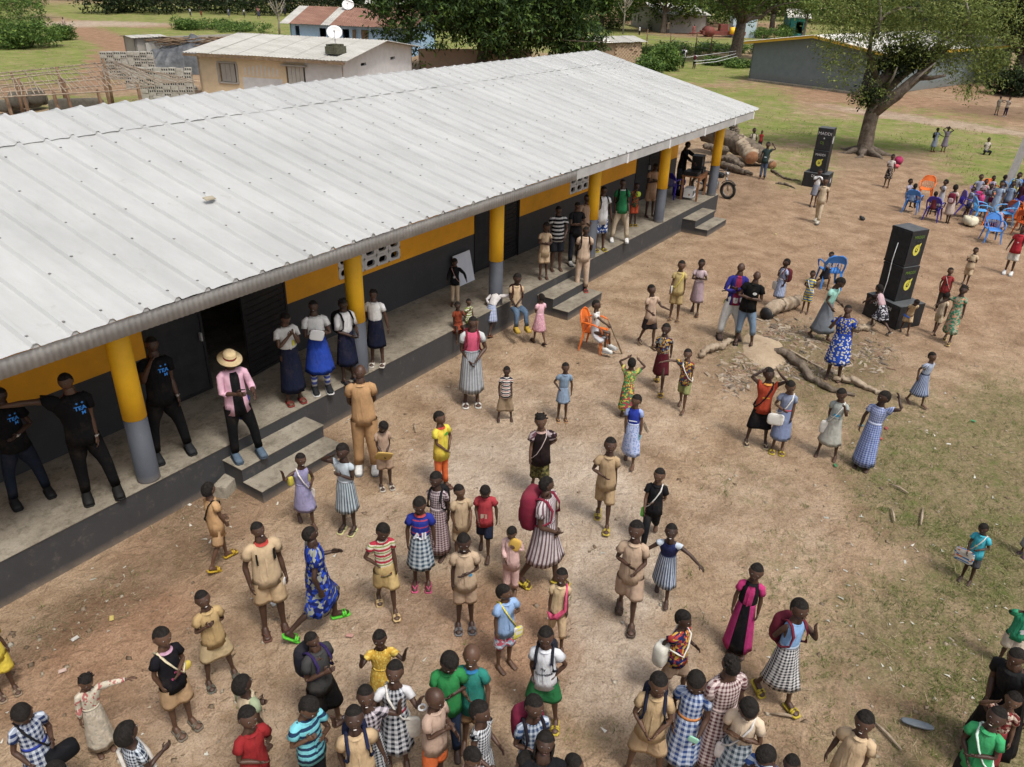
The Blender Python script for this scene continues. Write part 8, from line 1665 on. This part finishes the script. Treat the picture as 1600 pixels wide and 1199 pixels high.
def sling(key, strap, bag, label, side=1, size=(.11, .03, .12), z=0.0, cat='bag', w=.010, y0=-.03):
    """strap over one shoulder, bag at the opposite hip (side=+1: person's left hip)"""
    pt = PEOPLE[key]; p = pt.T.p; c = p['ch']; sh = p['sh']; h = p['hip']; mb = MB(); s = side; cy = c[1] + .022
    loop = [(-s * .055, .01, sh + .028), (-s * .045, -cy * .85, sh - .02), (0, -cy - .006, sh - .12), (s * .05, -cy - .002, h + .09), (s * (c[0] + .022), -cy * .5, h + .02 + z), (s * (c[0] + .026), .02, h + .02 + z), (s * .05, cy, h + .10), (0, cy + .006, sh - .12), (-s * .05, cy * .9, sh - .01), (-s * .055, .01, sh + .028)]
    mb.tube(loop, w, 5, 0, caps=False, flat=.6)
    if size: soft(mb, (s * (c[0] + .025), y0, h - size[2] * .3 + z), size, k=4, m=1)
    return worn(pt, mb, 'shoulder_bag' if size else 'strap', [cloth(('plain', strap)), cloth(c_(bag))], label, cat)
backpack('girlC', '121216', 'black backpack worn by the schoolgirl leaning on the second column'); backpack('stepboy', '2A2024', 'dark backpack of the boy on the middle steps'); backpack('greenjersey', '101114', 'black jacket bundle slung on the youth in the green shirt', cat='bag')
backpack('whitetee', '131316', 'black bag behind the youth in the white shirt'); backpack('wkA', '15161C', 'dark backpack of the left walker by the rope line'); backpack('wkB', '5A2228', 'red-brown backpack of the right walker by the rope line'); backpack('paira', '23252C', 'dark backpack on the girl in blue-grey on the far grass')
backpack('logA', '15151A', 'black backpack of the boy sitting on the fallen trunk'); backpack('ch_e', '6A1E34', 'maroon backpack of the girl standing among the chairs', 'B9A0A4'); backpack('stripedback', '7A1C34', 'large maroon backpack of the girl in the striped dress', big=1.35); backpack('greyboy', '22222C', 'dark backpack of the tall boy in charcoal', '2E2250', 1.1)
backpack('maroonbp', '7A1E3C', 'maroon backpack at the bottom centre of the yard', '1E1A22', 1.3); backpack('bpkhaki', '1C2440', 'navy backpack of the smiling boy at the bottom edge'); backpack('strapkh', '1E2234', 'navy backpack of the boy with clasped hands'); backpack('checkskirt', '6A1E30', 'maroon backpack of the girl in the checked skirt')
backpack('pinkgrey', '7A2434', 'dark red backpack of the tall girl with the pink bodice'); backpack('jeansboy', '4A2A24', 'brown backpack of the boy in torn jeans'); backpack('whitejersey', '20222C', 'dark backpack of the boy in the white football shirt'); backpack('apron', '5A2228', 'dark red backpack of the girl behind the man in black'); backpack('longcheck', '1A1A1E', 'black bag of the girl in the long reddish checks')
sling('lilac', 'C9C4BC', 'C9C0BA', 'white cloth bag with a red corner swinging from the girl in lilac', -1 * -1, (.06, .02, .13)); sling('kenteboy', 'CFCBC2', 'CFCBC2', 'white strap across the child in the patterned tunic', 1, None, cat='strap'); sling('emirates', 'C9BC9A', 'BFA83A', 'small yellow bag on a cream strap of the boy in the black printed shirt', 1, (.09, .04, .06), z=.10)
sling('redcollar', 'C9C5BE', 'C4BEB4', 'large white cloth bag of the girl with the red collar', 1, (.16, .04, .20)); sling('cyan', 'D0CEC8', ('print', 'C9C5BD', 'C9C5BD', 'C4692A', '3A74B0'), 'white picture bag hanging in front of the boy in cyan', -1, (.26, .02, .22), y0=-.10, z=.02); sling('greentee', 'C2D6CC', 'C2405A', 'white strap with a red tag on the laughing boy in green', 1, (.05, .02, .08), y0=-.08)
sling('whitebagA', 'CFCDC6', 'CFCDC6', 'white and red satchel held by the girl in blue-grey', -1, (.20, .03, .16), z=.04, y0=-.08); sling('whitebagB', 'CBC8C0', 'CBC8C0', 'white cloth bag at the side of the girl covering her mouth', -1, (.11, .05, .18)); sling('apron', 'CBC8C4', 'CBC8C4', 'white bag worn in front by the girl behind the man in black', -1, (.14, .03, .17), y0=-.07)
sling('jersey7', 'C9C6BA', 'C9C6BA', 'white sack carried on the back of the boy in the patterned jersey', -1, (.16, .12, .24), z=.12, y0=.10); sling('blackstrap', 'C9C6C0', '4AA82A', 'green folder on a white strap of the boy in black', -1, (.05, .02, .13)); sling('backboy', '1A1A1E', '9AA8A0', 'clear zip bag carried by the boy near the plinth', 1, (.12, .02, .14), z=-.04)
sling('yellowkid', 'C2C6D0', 'C2C6D0', 'pale sash across the small boy in yellow', 1, None, cat='strap'); sling('redback', 'B9B2A8', 'B9B2A8', 'thin pale strap across the boy in faded red', 1, None, cat='strap', w=.006); sling('wrapboy', 'B9A8A2', 'A84A4A', 'pale strap across the child in the black wrap top', -1, None, cat='strap', w=.006); sling('khakifold', 'C9B83A', 'CACACA', 'sheaf of papers on a yellow strap under the arm of the khaki boy', -1, (.03, .06, .13), z=.08)
sling('sweater', 'B98A84', 'B98A84', 'pinkish strap across the boy in the black sweater', 1, None, cat='strap', w=.006); sling('orangevest', '17171B', '17171B', 'black strap over the boy with hands on his head', -1, None, cat='strap', w=.014); sling('cream', 'C9C5C0', 'C9C0BE', 'white bag with red corner beside the girl in the cream top', -1, (.07, .03, .14)); sling('ginghamL2', 'BDB8B0', 'BDB8B0', 'white sash across the back of the girl at the bottom left', -1, None, cat='strap', w=.014)
sling('ginghamL', '1A1A1E', '15161A', 'black bag held open by the girl in navy checks', 1, (.20, .10, .12), z=.04, y0=-.12); sling('bluechild', 'D0C23A', ('print', 'D0CCC0', 'C9C23A', 'BDB8B0'), 'yellow and white bag of the child in light blue', 1, (.12, .03, .14), z=-.02, y0=-.06); sling('ch_h', '5A1A34', '6A1E3C', 'maroon bag in the arms of the child among the chairs', 1, (.16, .08, .16), z=.10, y0=-.12); sling('ch_g', 'B52A68', 'C02E70', 'bright pink bag in the arms of the small child', -1, (.18, .08, .14), z=.12, y0=-.12); sling('ch_j', 'C2B42E', 'C2B42E', 'yellow strap of the pupil behind the chairs', 1, None, cat='strap', w=.02)
# pink cloth, books, phone, straw hat, stick, watches
def held(key, bone, size, col, name, label, cat, o3=(0, -.02, -.06), k=5.0, rot=0.):
    pt = PEOPLE[key]; p3 = pt(bone, o3); mb = MB(); soft(mb, (0, 0, 0), size, k=k); o = mb.build(name, cloth(c_(col)) if not hasattr(col, 'name') else col, loc=tuple(p3)); o.rotation_euler = (rot, .3, pt.rz); return tag(o, label, cat)
held('girlB', 'haR', (.24, .03, .18), ('print', 'C98A8C', 'BFBFBF', 'C24A5A'), 'exercise_book', 'pink and white exercise book held by the girl in the blue skirt', 'book', (0, -.06, .02)); held('hat', 'haR', (.07, .015, .14), M_STEEL, 'phone', 'phone in the hand of the man in the straw hat', 'phone', (0, -.03, -.05), rot=1.1); held('bookboy', 'haL', (.26, .03, .20), ('print', '3A66B5', 'B5944A', 'B8A060', '3A66B5'), 'picture_bag', 'blue and yellow bag in the hands of the boy looking down', 'bag', (0, -.04, -.06), rot=.5)
held('bigkhaki', 'haL', (.03, .02, .20), M_VENT, 'paper_roll', 'white paper roll in the hand of the tall khaki boy', 'paper', (0, 0, -.09)); held('bluebodice', 'haL', (.12, .03, .14), ('plain', '7FA9BC'), 'small_bag', 'pale blue bag hanging from the hand of the girl with the royal blue bodice', 'bag', (0, 0, -.10)); held('pinkchild', 'haL', (.16, .05, .20), ('plain', 'C9A23A'), 'yellow_cloth', 'yellow cloth held by the child in pale pink', 'cloth', (0, -.03, -.02), 3)
held('orangeshorts', 'haL', (.16, .1, .16), ('plain', 'B9D62A'), 'yellow_ball', 'lime yellow bundle held by the child on the porch', 'bundle', (0, -.03, .0), 2.2); held('gingham1', 'haL', (.10, .02, .07), ('plain', '8AC2A8'), 'card', 'pale green card held by the girl with the orange waistband', 'card', (0, -.03, -.04)); held('teamB', 'haR', (.03, .02, .08), M_FASC, 'keys', 'keys dangling from the outstretched hand', 'keys', (0, 0, -.09)); held('kh_bend', 'haR', (.16, .12, .05), ('plain', '3A62B0'), 'cap', 'blue cap in the hands of the bending boy', 'cap', (0, -.02, -.09))
held('hat', 'thL', (.14, .10, .42), ('plain', '1C3A90'), 'blue_bag', 'blue cloth bag hanging behind the man in the straw hat', 'bag', (.02, .16, -.12), 3)
pt = PEOPLE['pinkcloth']; p = pt.T.p; mb = MB(); c = p['ch']; sh = p['sh']; h = p['hip']
mb.tube([(.05, c[1] * .8, sh - .06), (.06, 0, sh + .03), (.06, -c[1] - .01, sh - .06), (.07, -c[1] - .02, h + .08), (.0, -c[1] - .03, h - .01), (-.06, -c[1] - .03, h - .03), (-.10, -.04, h)], [.02, .022, .024, .03, .045, .05, .02], 7, flat=.55); worn(pt, mb, 'pink_cloth', [cloth(('plain', 'C8466E'))], 'bright pink cloth over the shoulder of the boy in khaki', 'cloth')
pt = PEOPLE['hat']; T_ = pt.T; mb = MB(); hc, hw, hl = T_.hc, T_.hw, T_.hl; cir = lambda r, z, n=28: np.stack([r * np.cos(np.linspace(0, 2 * np.pi, n, endpoint=False)), .006 + r * 1.1 * np.sin(np.linspace(0, 2 * np.pi, n, endpoint=False)), np.full(n, z)], 1)
z0 = hc[2] + hl * .30; mb.rings([cir(hw * 1.02, z0 - .004), cir(hw * 2.05, z0 - .012), cir(hw * 2.08, z0 - .006), cir(hw * 1.10, z0 + .004), cir(hw * 1.06, z0 + .045), cir(hw * .98, z0 + .055), cir(hw * .5, z0 + .060), cir(hw * .02, z0 + .060)], 0, caps=False)
mb.rings([cir(hw * 1.13, z0 + .004), cir(hw * 1.115, z0 + .024)], 1, caps=False); worn(pt, mb, 'straw_hat', [mat('straw', (.58, .44, .24), (.68, .54, .32), .8, 60, 0, .5), cloth(('stripe', '23262E', '8A2A34'))], 'straw boater hat with a dark red band on the man on the steps', 'hat', 'head')
pt = PEOPLE['stickgirl']; q = pt('haR', (0, -.02, -.05)); g = at(972, 553, 0); d = g - q; o = MB().tube([q - d * .25, q, g], .017, 6).build('walking_stick', M_DEBK); tag(o, 'long wooden stick held by the girl in the orange chair', 'stick')
for k_, nm in (('teamC', 'man with a hand at his mouth'), ('teamA', 'man at the left edge'), ('teamB', 'man stretching one arm')):
    pt = PEOPLE[k_]; q = pt('haL', (0, 0, .005)); a = np.linspace(0, 2 * np.pi, 13); o = MB().tube([q + np.array([.030 * math.cos(t), .030 * math.sin(t), 0]) for t in a], .007, 5, caps=False).box(q + [-.02, -.025, 0], (.03, .02, .03)).build('wristwatch', mat('watch_metal', (.5, .5, .5), (.6, .6, .6), .3, 5, .8)); tag(o, 'wristwatch of the ' + nm, 'watch')
for s_, nm in (('L', 'left'), ('R', 'right')):
    pt = PEOPLE['redcollar']; q = pt('fa' + s_, (0, 0, -.09)); a = np.linspace(0, 2 * np.pi, 13); o = MB().tube([q + np.array([.035 * math.cos(t), .035 * math.sin(t), .004 * math.sin(2 * t)]) for t in a], .010, 5, caps=False).build('bangle', M_VENT); tag(o, 'white bangle on the %s arm of the girl with the red collar' % nm, 'bangle')
    pt = PEOPLE['lilac']; q = pt('ua' + s_, (0, 0, -.12)); mb = MB(); soft(mb, q, (.075, .075, .15), k=4); o = mb.build('arm_band', cloth(('plain', 'B5A82A'))); tag(o, 'yellow cloth band on the %s arm of the girl in lilac' % nm, 'arm band')
# socks
pt = PEOPLE['girlB']; 
for s_ in ('L', 'R'):
    q = pt.T.J['sn' + s_]; mb = MB(); mb.tube([q[0] + (q[1] - q[0]) * .45, q[0] + (q[1] - q[0]) * .7, q[1]], [.035, .030, .026], 10); worn(pt, mb, 'sock', [cloth(('stripe', 'CFCFD2', '4A5AA8'))], '%s white sock with blue stripes of the girl in the royal blue skirt' % {'L': 'left', 'R': 'right'}[s_], 'sock', 'sn' + s_)
